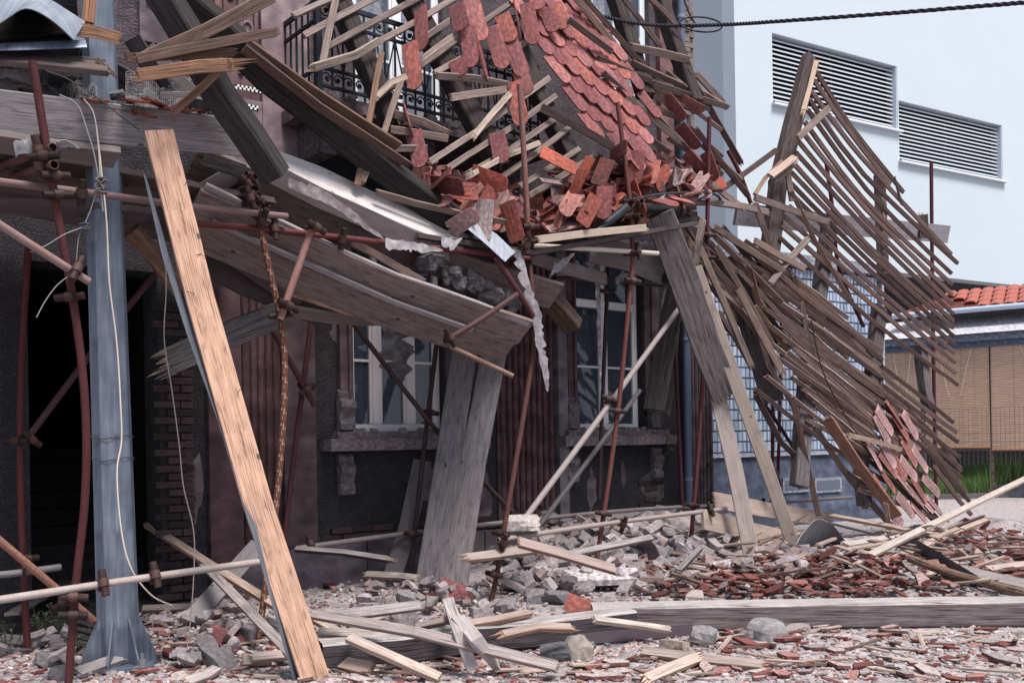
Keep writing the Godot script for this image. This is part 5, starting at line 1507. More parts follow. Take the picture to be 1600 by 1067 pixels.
func tile_mesh(long: float, tint: Color, broken := 0, sd := 1, ribs := true) -> ArrayMesh:
	var r := RandomNumberGenerator.new()
	r.seed = sd
	var s := Shape.new()
	tint = calm(tint, 0.24)
	var col := lin(tint)
	var side := lin(tint.lerp(rgb(110, 44, 36), 0.4))
	var w := 0.084
	var h := 0.19 * long
	var t := 0.0075
	var ol: Array[Vector2] = []
	if broken == 1:
		for k in 5: ol.append(Vector2(lerpf(-w, w, k / 4.0), h + r.randf_range(-0.07, 0.03)))
	else:
		ol.append_array([Vector2(-w, h), Vector2(0, h), Vector2(w, h)])
	if broken == 3:
		ol.append_array([Vector2(w, -h + 0.02), Vector2(w - 0.02, -h), Vector2(-w + 0.02, -h), Vector2(-w, -h + 0.02)])
	elif broken == 2:
		for k in 5: ol.append(Vector2(lerpf(w, -w, k / 4.0), -h * r.randf_range(0.3, 0.9)))
	else:
		for k in 9:
			var a := PI * k / 8.0
			ol.append(Vector2(w * cos(a), -h + 0.075 - 0.075 * sin(a)))
	var bend := func(p: Vector2, z: float) -> Vector3:
		return Vector3(p.x, p.y, z - 0.035 * p.y * p.y / 0.036 * 0.2 - 0.12 * p.x * p.x)
	var uv0 := Vector2(r.randf(), r.randf())
	var mid := Vector2.ZERO
	for p in ol: mid += p / ol.size()
	for k in ol.size():
		var a := ol[k]
		var b := ol[(k + 1) % ol.size()]
		for z in [t, -t]:
			s.tri(bend.call(mid, z), bend.call(a, z), bend.call(b, z), Vector3(0, 0, z), uv0 + mid, uv0 + a, uv0 + b, col)
		var o := (a + b) / 2 - mid
		s.flat(bend.call(a, t), bend.call(b, t), bend.call(b, -t), bend.call(a, -t), Vector3(o.x, o.y, 0), side)
	if broken != 1:
		s.box(Vector3(-0.02, h - 0.03, -0.028), Vector3(0.02, h - 0.008, -0.007), side)
	for g in [-0.045, 0.0, 0.045] if ribs else []:
		s.box(Vector3(g - 0.0035, -h + 0.10, 0.0052), Vector3(g + 0.0035, h - 0.03, 0.0088), lin(tint.lerp(rgb(120, 60, 54), 0.25)))
	return s.done()

var tiles := []

func tile_set():
	var tones := [rgb(170, 92, 88), rgb(186, 98, 84), rgb(156, 86, 86), rgb(178, 104, 96), rgb(164, 90, 92), rgb(150, 78, 76)]
	for k in 18:
		tiles.append(tile_mesh(1.0 if k < 12 else 0.8, vary(tones[k % 6], 0.08), 0 if k < 12 else 1 + k % 2, 70 + k, k >= 12))
	# 18 on: darker, dustier, lichen grey and broken ones for the heap
	var worn := [rgb(150, 70, 58), rgb(200, 152, 144), rgb(160, 140, 136), rgb(200, 92, 68), rgb(112, 54, 50), rgb(190, 116, 102)]
	for k in 18:
		tiles.append(tile_mesh([1.05, 0.9, 0.75, 1.1][k % 4], vary(worn[k % 6], 0.1), [3, 1, 2, 0][k % 4] if k % 5 else 3, 170 + k, k % 2 == 0))

func put_tile(p: Vector3, down: Vector3, face: Vector3, kind: int, label: String, group := "", called := "roof_tile") -> MeshInstance3D:
	var y := -down.normalized()
	var z := (face - y * face.dot(y)).normalized()
	return solo(called, tiles[kind % tiles.size()], M.tile, Transform3D(Basis(y.cross(z), y, z), p), label, "roof tile", group)

func make_roof_a():
	set_plane_a()
	var o := thing("collapsed_roof_slope", "collapsed slope of dark rafters and grey battens hanging before the balcony", "roof frame", Transform3D(Basis.IDENTITY, ap(720, 150)))
	# rafters: heavy, under the battens
	for q in [[520, -20, 591, 142, 612, 190, 0.20], [628, -20, 700, 110, 780, 262, 0.22], [790, 30, 838, 142, 892, 245, 0.2], [884, -20, 910, 30, 948, 100, 0.19], [956, -20, 985, 70, 1010, 150, 0.19], [1024, -20, 1056, 76, 1086, 160, 0.20]]:
		board("rafter", "", "", [ap(q[0], q[1], -0.11), ap(q[2], q[3], -0.11), ap(q[4], q[5], -0.11)], q[6], 0.16, "beam", rgb(78, 68, 66), {"parent": o, "face": a_nrm, "tilt": rng.randf_range(-8, 8), "s1": 0.1})
	var laths := [[[458, 25], [514, 0], [560, -22]], [[474, 56], [524, 28], [600, -10]], [[507, 76], [580, 36], [660, -6]], [[588, 152], [636, 118], [723, 56], [800, 4]], [[655, 64], [706, 30], [740, 8]], [[679, 115], [728, 88]], [[671, 253], [750, 202], [808, 158], [858, 122]], [[699, 263], [760, 224], [807, 194], [868, 150]], [[733, 270], [784, 243], [868, 185]], [[784, 277], [840, 238], [892, 198]], [[812, 292], [860, 262], [905, 233]], [[590, 66], [650, 34], [712, -4]], [[640, 106], [700, 62], [730, 44]], [[770, 100], [830, 60]], [[790, 40], [850, 0]], [[826, 306], [870, 280], [925, 246]]]
	for k in laths.size():
		var pts := []
		for q in laths[k]: pts.append(ap(q[0], q[1], 0.0))
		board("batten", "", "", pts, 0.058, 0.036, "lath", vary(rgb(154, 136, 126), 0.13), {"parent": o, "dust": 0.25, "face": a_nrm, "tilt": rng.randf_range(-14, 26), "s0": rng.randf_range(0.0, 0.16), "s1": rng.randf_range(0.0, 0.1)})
	# loose laths with their own places
	var cat := "lath"
	var loose := [
		[[[490, 105], [554, 86], [592, 64]], "batten with a pale split left tip before the balcony scrolls", 0.07, rgb(190, 170, 150), 0.2, 0.1],
		[[[682, 118], [740, 122], [792, 132]], "level batten with broken right end under the balcony, upper of two", 0.07, rgb(164, 144, 130), 0.05, 0.08],
		[[[704, 152], [790, 140]], "short level batten under the balcony, lower of two", 0.075, rgb(176, 154, 138), 0.06, 0.0],
		[[[741, 212], [768, 178], [796, 147]], "pale splintered batten slanting between the loose tiles", 0.06, rgb(206, 184, 160), 0.22, 0.1],
		[[[616, 178], [660, 190], [697, 207]], "upper of two short battens behind the pair of hanging tiles", 0.075, rgb(166, 142, 128), 0.0, 0.12],
		[[[609, 202], [650, 208], [699, 216]], "lower of two short battens behind the pair of hanging tiles", 0.07, rgb(168, 146, 132), 0.0, 0.02],
		[[[568, 235], [620, 232], [666, 231]], "level batten stub at the foot of the two upright laths", 0.06, rgb(160, 142, 130), 0.02, 0.12],
		[[[596, 83], [580, 170], [558, 290]], "thin brown lath standing nearly upright before the balcony corner", 0.055, rgb(150, 112, 90), 0.0, 0.0],
		[[[626, 128], [600, 206], [565, 284]], "grey lath leaning beside the thin brown upright lath", 0.06, rgb(148, 126, 112), 0.05, 0.05],
		[[[526, -10], [515, 40], [504, 98]], "grey lath hanging down at the left end of the balcony", 0.065, rgb(156, 136, 124), 0.0, 0.1],
		[[[846, 168], [900, 196], [957, 229]], "dark thick batten lying across the lower left edge of the tiled patch", 0.085, rgb(104, 88, 80), 0.0, 0.0],
		[[[588, 152], [610, 130], [634, 120]], "split batten end bent over the second rafter", 0.06, rgb(190, 166, 142), 0.14, 0.02],
		[[[738, 272], [790, 244], [842, 224]], "pale split batten just above the heap of tiles", 0.055, rgb(206, 186, 164), 0.16, 0.12],
		[[[588, 300], [650, 318], [720, 334], [796, 348]], "long grey lath lying along the front of the tile heap", 0.055, rgb(150, 126, 112), 0.05, 0.12],
	]
	for q in loose:
		var pts := []
		for w in q[0]: pts.append(ap(w[0], w[1], 0.09))
		board("loose_batten", q[1], cat, pts, q[2], 0.036, "lath", q[3], {"tilt": rng.randf_range(-16, 22), "s0": q[4], "s1": q[5]})

const NTH := ["first", "second", "third", "fourth", "fifth", "sixth", "seventh", "eighth", "ninth", "tenth", "eleventh", "twelfth"]

func make_tiles_a():
	tile_set()
	# the patch that stayed together: staggered rows, each overlapping the next
	for row in 12:
		var start := Vector2(836, 40) + Vector2(13.2, 22.2) * row + Vector2(17.0, -12.6) * (0.5 if row % 2 else 0.0)
		var many: int = [3, 4, 4, 5, 5, 5, 5, 5, 4, 4, 3, 2][row]
		if row >= 9: start += Vector2(17.0, -12.6)
		for k in many:
			var e := start + Vector2(17.0, -12.6) * k
			var tail := ap(e.x, e.y, 0.055 + rng.randf_range(0.0, 0.012))
			var ahead := ap(e.x + 13.2, e.y + 22.2, 0.055)
			var down := ((ahead - tail).normalized() + a_nrm * 0.13).normalized()
			put_tile(tail - down * 0.19, down.rotated(a_nrm, rng.randf_range(-0.04, 0.04)), a_nrm, rng.randi() % 12, "red beaver tail tile in the %s row from the top of the patch still tiled, %s from the left" % [NTH[row], NTH[k]])
	# loose tiles hanging on the battens: top, bottom (u, v), label
	var hung := [
		[656, 12, 659, 78, "narrow red tile seen edge on, hanging before the balcony railing"], [639, 66, 649, 139, "whole red tile hanging alone before the balcony, left of the others"],
		[712, 6, 722, 46, "red tile with a torn lower edge at the top, left of the tall hanging ones"], [736, -4, 754, 63, "long red tile at the top, right of the torn one"],
		[728, 42, 738, 104, "red tile below the torn one near the balcony railing"], [748, 62, 762, 125, "red tile hanging right of and below the railing tile"],
		[768, 40, 787, 107, "red tile hanging clear in the middle of the bare battens"], [784, 22, 800, 64, "red tile under the edge of the upper cluster"],
		[796, 60, 819, 119, "red tile overlapping the one below it in the middle column"], [811, 108, 825, 147, "red tile at the foot of the middle column"],
		[804, 4, 817, 70, "grey streaked red tile in the upper cluster, left"], [822, 2, 834, 71, "grey streaked red tile in the upper cluster, right"],
		[836, -14, 842, 14, "red tile tail cut by the top edge above the bare battens"], [800, 128, 816, 196, "red tile stuck behind the bare tube end"],
		[776, 206, 785, 254, "red tile with a notched lower edge above the heap"], [634, 168, 645, 210, "upper of two red tiles hanging in line above the left of the heap"],
		[645, 206, 659, 260, "lower of two red tiles hanging in line above the left of the heap"], [713, 94, 719, 116, "small red tile piece behind the level battens"],
		[852, 12, 868, 48, "grey weathered tile topmost on the tiled patch"], [866, 4, 882, 44, "grey weathered tile second on the top of the tiled patch"],
	]
	for k in hung.size():
		var q: Array = hung[k]
		var p := ap(q[0], q[1], 0.10)
		var b := ap(q[2], q[3], 0.13)
		var t := put_tile((p + b) / 2, b - p, a_nrm.rotated((b - p).normalized(), rng.randf_range(0.65, 1.0) * (1.0 if k % 5 else -1.0) if k != 0 else 1.25), k % 12, q[4])
		t.basis.y *= clampf(p.distance_to(b) / 0.38, 0.6, 1.5)

func make_tile_heap():
	# named big tiles in the heap: u, v, off, tilt of the tail (degrees in the picture), lean
	var big := [
		[994, 262, 1.75, -8, 0.1, "big red tile standing upright on the heap behind the long rusty upright"], [1018, 268, 1.7, -14, -0.3, "red tile leaning right behind the upright one on the heap"],
		[966, 236, 1.85, 118, 0.4, "red tile lying across the lower tip of the tiled patch"], [874, 250, 1.85, 62, 0.5, "orange red tile lying on its side on the left of the heap"],
		[866, 284, 1.95, 80, 0.9, "dusty pink tile lying flat at the left of the heap"], [944, 316, 1.95, -4, 0.0, "round ended red tile facing out at the front of the heap"],
		[921, 328, 1.98, -30, 0.1, "red tile slanting at the front of the heap, beside the round ended one"], [890, 318, 1.9, -34, 0.2, "long red tile sliding down the front of the heap"],
		[942, 268, 1.8, -24, 0.2, "grey smudged tile in the middle of the heap"], [1036, 278, 1.75, -28, -0.2, "red tile with dark end right of the middle of the heap"],
		[1060, 282, 1.7, -10, 0.1, "grey lichen covered tile at the right of the heap"], [1092, 286, 1.7, -35, 0.1, "dusty pink tile at the right end of the heap"],
		[762, 312, 1.9, -30, 0.0, "ribbed back of a red tile at the left part of the heap"], [728, 298, 1.95, 86, 0.4, "round ended tile lying on edge in the left part of the heap"],
		[698, 290, 1.9, 84, 0.3, "dark red tile behind the round ended one at left"], [764, 280, 1.85, 70, 0.4, "stack of tiles, uppermost, at the left part of the heap"],
		[756, 342, 2.0, -6, 0.0, "deep red tile facing out under the long grey lath"], [724, 346, 1.95, 120, 0.2, "red tile sliding off the left end of the heap"],
		[800, 346, 2.0, 15, 0.2, "bright red tile by the metal flashing"], [735, 310, 1.9, -40, 0.8, "thin red tile seen edge on at the left of the heap"],
		[686, 280, 1.85, 130, 0.9, "narrow maroon tile end at the far left of the heap"], [908, 274, 1.8, -28, 0.4, "orange red shard like tile leaning in the heap"],
	]
	for k in big.size():
		var q: Array = big[k]
		var p := sp(q[0], q[1], q[2])
		var cam := to_cam(p)
		var down := Vector3.DOWN.rotated(cam, deg_to_rad(q[3]))
		var face: Vector3 = (cam + Vector3.UP * q[4]).rotated(down, rng.randf_range(-0.8, 0.8) if k > 1 and k != 5 else 0.1)
		down += cam * rng.randf_range(-0.5, 0.7)
		put_tile(p, down, face, k if k in [0, 1, 5, 13] else 18 + (k * 5) % 18, q[5])
	var bands := [[648, 720, 276, 316, 16, "left end"], [700, 800, 290, 350, 34, "left part"], [800, 900, 310, 360, 46, "middle"], [860, 1000, 262, 345, 58, "centre right"], [980, 1090, 255, 315, 40, "right part"], [830, 880, 325, 358, 14, "low middle"], [1050, 1120, 266, 318, 18, "right end"]]
	var tone := ["dark red", "dusty pink", "lichen grey", "orange red", "brown red", "faded pink"]
	for b in bands:
		for k in b[4]:
			var u := rng.randf_range(b[0], b[1])
			var v := rng.randf_range(b[2], b[3])
			var low: float = (v - b[2]) / (b[3] - b[2])
			var p := sp(u, v, 1.3 + 0.55 * low + rng.randf_range(-0.22, 0.04))
			var down := Vector3.DOWN.rotated(to_cam(p), rng.randf_range(-2.1, 2.1)) + to_cam(p) * rng.randf_range(-0.7, 0.9)
			var face := (to_cam(p) * rng.randf_range(-0.3, 0.9) + Vector3.UP * rng.randf_range(0.2, 1.3) + front_along * rng.randf_range(-0.9, 0.9)).normalized()
			var kind := rng.randi_range(18, 35) if rng.randf() < 0.72 else rng.randi_range(0, 11)
			if u > 1000 and rng.randf() < 0.6: kind = [19, 20, 23, 25, 26, 29][rng.randi() % 6]
			var what: String = tone[kind % 6] if kind >= 18 else "red"
			put_tile(p, down, face, kind, "%s tile jumbled in the %s of the heap on the platform, %s" % [what, b[5], "near its top" if low < 0.34 else ("half way down" if low < 0.67 else "near its foot")], "tiles jumbled in the heap on the platform")
	# tiles along the right of the slope
	for q in [[1036, 145, 1073, 192, 1.35, "maroon tile edge on, sliding down right of the tiled patch, upper"], [1056, 189, 1097, 239, 1.45, "maroon tile sliding down right of the tiled patch, lower"], [1056, 152, 1107, 179, 1.35, "narrow pink tile lying along a batten right of the tiled patch"], [1076, 244, 1100, 270, 1.5, "pink tile above the right end of the heap"], [1102, 238, 1118, 282, 1.5, "pink tile tail by the maroon tube end"], [1182, 412, 1196, 455, 1.3, "dark maroon tile stuck among the laths below the heap"], [1196, 430, 1186, 470, 1.28, "second dark maroon tile stuck among the laths below the heap"]]:
		var a := sp(q[0], q[1], q[4])
		var b := sp(q[2], q[3], q[4] + 0.08)
		put_tile((a + b) / 2, b - a, to_cam(a).rotated((b - a).normalized(), 0.6), rng.randi() % 12, q[5])
	# gutter and flashing in the heap
	sheet("flashing", "shiny bent strip of zinc flashing hanging off the tile heap", "sheet metal", [[sp(731, 358, 2.05), sp(760, 382, 2.07), sp(789, 409, 2.1)], [sp(738, 352, 2.0), sp(768, 374, 2.02), sp(797, 401, 2.06)], [sp(747, 347, 1.95), sp(776, 366, 1.97), sp(805, 394, 2.0)]], 0.004, "zinc", rgb(214, 218, 226))
	var rows := []
	for r in 6:
		var line := []
		var a := PI * r / 5.0
		for c in 4:
			line.append(sp(lerpf(998, 1068, c / 3.0), lerpf(318, 322, c / 3.0) + 10 * sin(a), 1.7 - 0.09 * cos(a)))
		rows.append(line)
	sheet("gutter_piece", "piece of dark half round gutter lying at the right end of the heap", "gutter", rows, 0.004, "zinc", rgb(118, 122, 130))
	wire("gutter_bead", "thin dark rod bending over the piece of gutter", "rod", [sp(975, 314, 1.8), sp(1040, 303, 1.8), sp(1100, 301, 1.75), sp(1122, 306, 1.7), sp(1128, 318, 1.6)], 0.018, rgb(52, 54, 62), "metal")
	sheet("flashing", "dark curled strip of flashing under the middle of the heap", "sheet metal", [[sp(922, 362, 1.85), sp(950, 338, 1.87), sp(978, 316, 1.85)], [sp(928, 364, 1.95), sp(956, 342, 1.98), sp(984, 322, 1.95)], [sp(936, 362, 1.88), sp(962, 346, 1.9), sp(988, 328, 1.86)]], 0.005, "zinc", rgb(60, 64, 72))
	sheet("flashing", "pale bent strip of zinc left of the white rail", "sheet metal", [[sp(880, 320, 1.7), sp(890, 336, 1.75)], [sp(860, 322, 1.6), sp(872, 340, 1.7)]], 0.004, "zinc", rgb(170, 178, 192))
	# torn membrane
	torn_strip("torn_membrane", "long grey torn strip of roofing felt hanging from the tile heap", sp_list([[808, 390, 1.95], [817, 429, 1.97], [832, 476, 1.95], [842, 520, 1.93], [849, 560, 1.92], [856, 612, 1.9]]), 0.16, rgb(176, 172, 176), front_along)
	torn_strip("torn_membrane", "narrow grey strip of roofing felt hanging before the right window", sp_list([[930, 398, 1.1], [934, 460, 1.1], [936, 520, 1.1], [939, 610, 1.1]]), 0.075, rgb(180, 176, 178), front_along)
	torn_strip("torn_membrane", "white torn plaster mesh draped over the red rail", sp_list([[602, 380, 2.0], [630, 384, 2.0], [660, 388, 2.0], [692, 392, 2.0]]), 0.09, rgb(222, 220, 220), Vector3(0, 1, 0.3))
	torn_strip("torn_membrane", "ragged grey strip peeling from the edge of the white plank", sp_list([[450, 284, 1.95], [490, 300, 1.97], [530, 322, 1.97], [562, 346, 1.97], [600, 374, 1.98]]), 0.10, rgb(186, 178, 176), Vector3(0, 1, 0.3))
	torn_strip("torn_membrane", "crumpled white scrap at the end of the white plank", sp_list([[690, 376, 1.95], [705, 382, 1.97], [722, 372, 1.95]]), 0.13, rgb(204, 202, 206), Vector3(0, 1, 0))
	torn_strip("torn_membrane", "sagging grey scrap under the white rail", sp_list([[862, 424, 1.7], [880, 412, 1.72], [898, 396, 1.72]]), 0.16, rgb(176, 174, 178), Vector3(0.4, 1, 0.1))
	torn_strip("torn_membrane", "pale scrap hung on the rail before the right window", sp_list([[962, 440, 0.8], [978, 432, 0.85], [998, 436, 0.8]]), 0.12, rgb(170, 170, 178), Vector3(0, 1, 0.3))
	torn_strip("torn_membrane", "dusty cloth hanging in the top of the left window", sp_list([[620, 500, 0.35], [622, 540, 0.35], [618, 572, 0.35], [628, 596, 0.35]]), 0.42, rgb(124, 118, 126), front_along)
	torn_strip("torn_membrane", "curl of grey paper on the deck edge at the far left", sp_list([[22, 236, 2.35], [46, 222, 2.38], [62, 220, 2.36], [80, 230, 2.38]]), 0.10, rgb(196, 194, 200), Vector3(0, 1, 0.4))
	torn_strip("torn_membrane", "flat scrap of grey paper beside the open transom", sp_list([[88, 226, 2.4], [104, 224, 2.42], [124, 232, 2.4]]), 0.06, rgb(206, 204, 208), Vector3(0, 0.5, 1))

func sp_list(l: Array) -> Array:
	return run(l)

# ---------------------------------------------------------------- the fan of battens at the right
var b_org: Vector3
var b_nrm: Vector3

func bp(u: float, v: float, up := 0.0) -> Vector3:
	return on_plane(u, v, b_org + b_nrm * up, b_nrm)

func make_roof_b():
	var p := sp(1265, 100, 1.2)
	var q := sp(1490, 420, 1.5)
	var r := sp(1200, 780, 1.8)
	b_org = p
	b_nrm = (q - p).cross(r - p).normalized()
	if b_nrm.dot(to_cam(p)) < 0: b_nrm = -b_nrm
	var o := thing("batten_fan", "tall fan of parallel grey roof battens nailed to broken rafters, leaning at the right", "roof frame", Transform3D(Basis.IDENTITY, bp(1350, 450)))
	for k in [[[[1268, 92], [1240, 190], [1216, 290], [1200, 420]], 0.26, rgb(98, 84, 82)], [[[1296, 340], [1284, 440], [1266, 580]], 0.22, rgb(112, 104, 106)], [[[1264, 570], [1254, 680], [1250, 760]], 0.24, rgb(120, 112, 114)], [[[1374, 480], [1366, 560], [1356, 660]], 0.26, rgb(100, 92, 94)], [[[1374, 275], [1378, 360], [1380, 430]], 0.15, rgb(150, 126, 122)], [[[1438, 540], [1446, 610], [1452, 640]], 0.2, rgb(118, 110, 112)], [[[1350, 660], [1346, 740], [1352, 790]], 0.24, rgb(116, 108, 110)]]:
		var pts := []
		for w in k[0]: pts.append(bp(w[0], w[1], -0.09))
		board("rafter", "", "", pts, k[1], 0.14, "beam", k[2], {"parent": o, "face": b_nrm, "tilt": rng.randf_range(-12, 12), "s0": 0.03, "s1": 0.08})
	board("split_rafter_face", "", "", [bp(1276, 96, 0.02), bp(1266, 136, 0.02), bp(1256, 172, 0.02)], 0.07, 0.03, "plank", rgb(222, 190, 156), {"parent": o, "s0": 0.06, "s1": 0.2})
	var rows := [[1276, 112, 1327, 196, 1412, 300], [1272, 125, 1322, 205, 1391, 287], [1268, 142, 1330, 235, 1487, 397], [1266, 156, 1340, 266, 1497, 411], [1263, 172, 1345, 290, 1487, 427], [1258, 190, 1345, 310, 1488, 444], [1254, 206, 1345, 326, 1488, 460], [1249, 222, 1350, 345, 1490, 476], [1244, 238, 1352, 364, 1490, 490], [1240, 254, 1354, 382, 1490, 501], [1238, 270, 1354, 396, 1490, 512], [1236, 286, 1354, 408, 1491, 525], [1236, 302, 1356, 422, 1492, 538], [1234, 322, 1360, 440, 1492, 551], [1226, 338, 1360, 458, 1493, 566], [1222, 352, 1360, 476, 1494, 583], [1220, 372, 1362, 500, 1497, 601],
		[1378, 572, 1430, 614, 1490, 660], [1379, 586, 1430, 628, 1495, 675], [1380, 602, 1430, 642, 1497, 690], [1382, 618, 1430, 655, 1500, 714], [1380, 634, 1440, 680, 1501, 731], [1384, 650, 1440, 694, 1503, 746],
		[1176, 392, 1280, 478, 1379, 548], [1180, 420, 1280, 496, 1379, 562], [1186, 450, 1290, 526, 1380, 592], [1190, 478, 1290, 556, 1379, 612], [1198, 506, 1290, 584, 1376, 640], [1222, 508, 1300, 572, 1402, 646], [1212, 556, 1300, 624, 1390, 684], [1276, 598, 1330, 636, 1386, 672], [1274, 614, 1330, 656, 1398, 704], [1238, 590, 1340, 672, 1440, 742], [1198, 588, 1300, 672, 1404, 740], [1180, 608, 1290, 700, 1384, 752], [1262, 656, 1380, 716, 1440, 756], [1440, 680, 1476, 722, 1510, 770], [1446, 700, 1480, 744, 1515, 783], [1460, 728, 1490, 768, 1518, 804], [1324, 738, 1390, 776, 1446, 806], [1340, 764, 1420, 800, 1482, 816], [1300, 640, 1380, 700, 1420, 740], [1204, 536, 1280, 600, 1340, 640], [1420, 640, 1470, 690, 1502, 736]]
	for k in rows.size():
		var q2: Array = rows[k]
		var up := rng.randf_range(-0.01, 0.05)
		q2[2] = lerpf(q2[2], (q2[0] + q2[4]) * 0.5, 0.3)
		q2[3] = lerpf(q2[3], (q2[1] + q2[5]) * 0.5, 0.3) + rng.randf_range(-3, 4)
		var pts := smooth_path([bp(q2[0], q2[1], up), bp(q2[2] + rng.randf_range(-3, 3), q2[3] + rng.randf_range(-3, 3), up), bp(q2[4], q2[5], up)], 3)
		board("batten", "", "", pts, 0.060, 0.046, "lath", vary(rgb(134, 106, 98), 0.22), {"parent": o, "dust": 0.7, "face": b_nrm, "tilt": 36 + rng.randf_range(-10, 10), "s0": rng.randf_range(0.0, 0.08), "s1": 0.0 if rng.randf() < 0.6 else 0.06})  # paler up-facing faces paint light along the batten tops
	for k in 52:
		var f := rng.randf()
		var u := lerpf(1165, 1275, f) + rng.randf_range(-14, 14)
		var v := lerpf(380, 640, f) + rng.randf_range(-30, 20)
		var du := rng.randf_range(90, 200)
		var dv := du * rng.randf_range(0.66, 0.95)
		var up := rng.randf_range(-0.05, 0.03)
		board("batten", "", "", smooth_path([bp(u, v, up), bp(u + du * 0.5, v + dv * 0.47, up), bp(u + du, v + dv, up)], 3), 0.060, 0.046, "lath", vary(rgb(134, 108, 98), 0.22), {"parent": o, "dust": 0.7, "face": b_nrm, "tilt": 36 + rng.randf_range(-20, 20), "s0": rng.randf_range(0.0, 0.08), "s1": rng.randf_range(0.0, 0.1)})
	# tiles still lying on its foot
	var ft := [[1384, 622, 1416, 672], [1369, 635, 1399, 682], [1371, 652, 1390, 692], [1396, 645, 1423, 690], [1382, 696, 1396, 722], [1403, 709, 1440, 757], [1409, 682, 1437, 733], [1426, 696, 1453, 740], [1440, 740, 1473, 777], [1379, 736, 1396, 762], [1396, 732, 1436, 784], [1436, 770, 1460, 797], [1390, 706, 1420, 752], [1428, 790, 1450, 815], [1416, 756, 1446, 790], [1380, 712, 1400, 740], [1450, 776, 1476, 806], [1410, 640, 1438, 690], [1424, 742, 1450, 786], [1404, 774, 1430, 806], [1356, 690, 1380, 736], [1362, 742, 1392, 790], [1384, 786, 1412, 822]]
	for k in ft.size():
		var e: Array = ft[k]
		var a := bp(e[0], e[1], 0.09)
		var b := bp(e[2], e[3], 0.11)
		solo("roof_tile", tile_mesh(1.35, vary(rgb(196, 150, 146) if k % 3 else rgb(182, 112, 100), 0.08), 0, 900 + k), M.tile, tile_place((a + b) / 2, b - a, b_nrm.rotated((b - a).normalized(), rng.randf_range(-0.5, 0.2))), "dusty pink tile on the foot of the batten fan, %s counted from the top" % (["sixteenth", "seventeenth", "eighteenth", "nineteenth", "twentieth", "twenty first", "twenty second", "last"][k - 15] if k >= 15 else ["first", "second", "third", "fourth", "fifth", "sixth", "seventh", "eighth", "ninth", "tenth", "eleventh", "twelfth", "thirteenth", "fourteenth", "fifteenth"][k]), "roof tile", "dusty tiles on the foot of the batten fan")
	board("loose_batten", "orange split board leaning on the foot of the batten fan", "lath", [bp(1294, 656, 0.16), bp(1340, 726, 0.16), bp(1402, 806, 0.16)], 0.15, 0.05, "lath", rgb(168, 118, 92), {"tilt": 20, "s0": 0.15, "rough": 0.02})
	board("loose_batten", "splintered lath bridging the foot of the batten fan towards the dusty tiles", "lath", [bp(1325, 680, 0.14), bp(1370, 690, 0.14), bp(1408, 702, 0.14)], 0.07, 0.04, "lath", rgb(200, 172, 146), {"s0": 0.2, "s1": 0.1})
	board("toe_board", "pale grey toe board running behind the upper battens of the fan", "board", run([[1150, 334, 0.5], [1300, 350, 0.5], [1482, 366, 0.5]]), 0.32, 0.05, "plank", rgb(172, 170, 176), {"rough": 0.01})
	board("post_stub", "splintered grey post stub beside the straight maroon tube", "post", run([[1443, 336, 0.6], [1446, 372, 0.6]]), 0.16, 0.12, "beam", rgb(130, 118, 112), {"s0": 0.12})
	board("loose_batten", "thin short lath pointing up at the right end of the upper battens", "lath", [bp(1398, 276, 0.1), bp(1410, 320, 0.05)], 0.04, 0.03, "lath", rgb(130, 112, 108), {})
	wire("black_cable", "thin black cable slanting across the battens of the fan", "cable", [bp(1268, 500, 0.12), bp(1286, 580, 0.12), bp(1322, 650, 0.12), bp(1380, 740, 0.12)], 0.009, rgb(24, 24, 28))

func tile_place(p: Vector3, down: Vector3, face: Vector3) -> Transform3D:
	var y := -down.normalized()
	var z := (face - y * face.dot(y)).normalized()
	return Transform3D(Basis(y.cross(z), y, z), p)

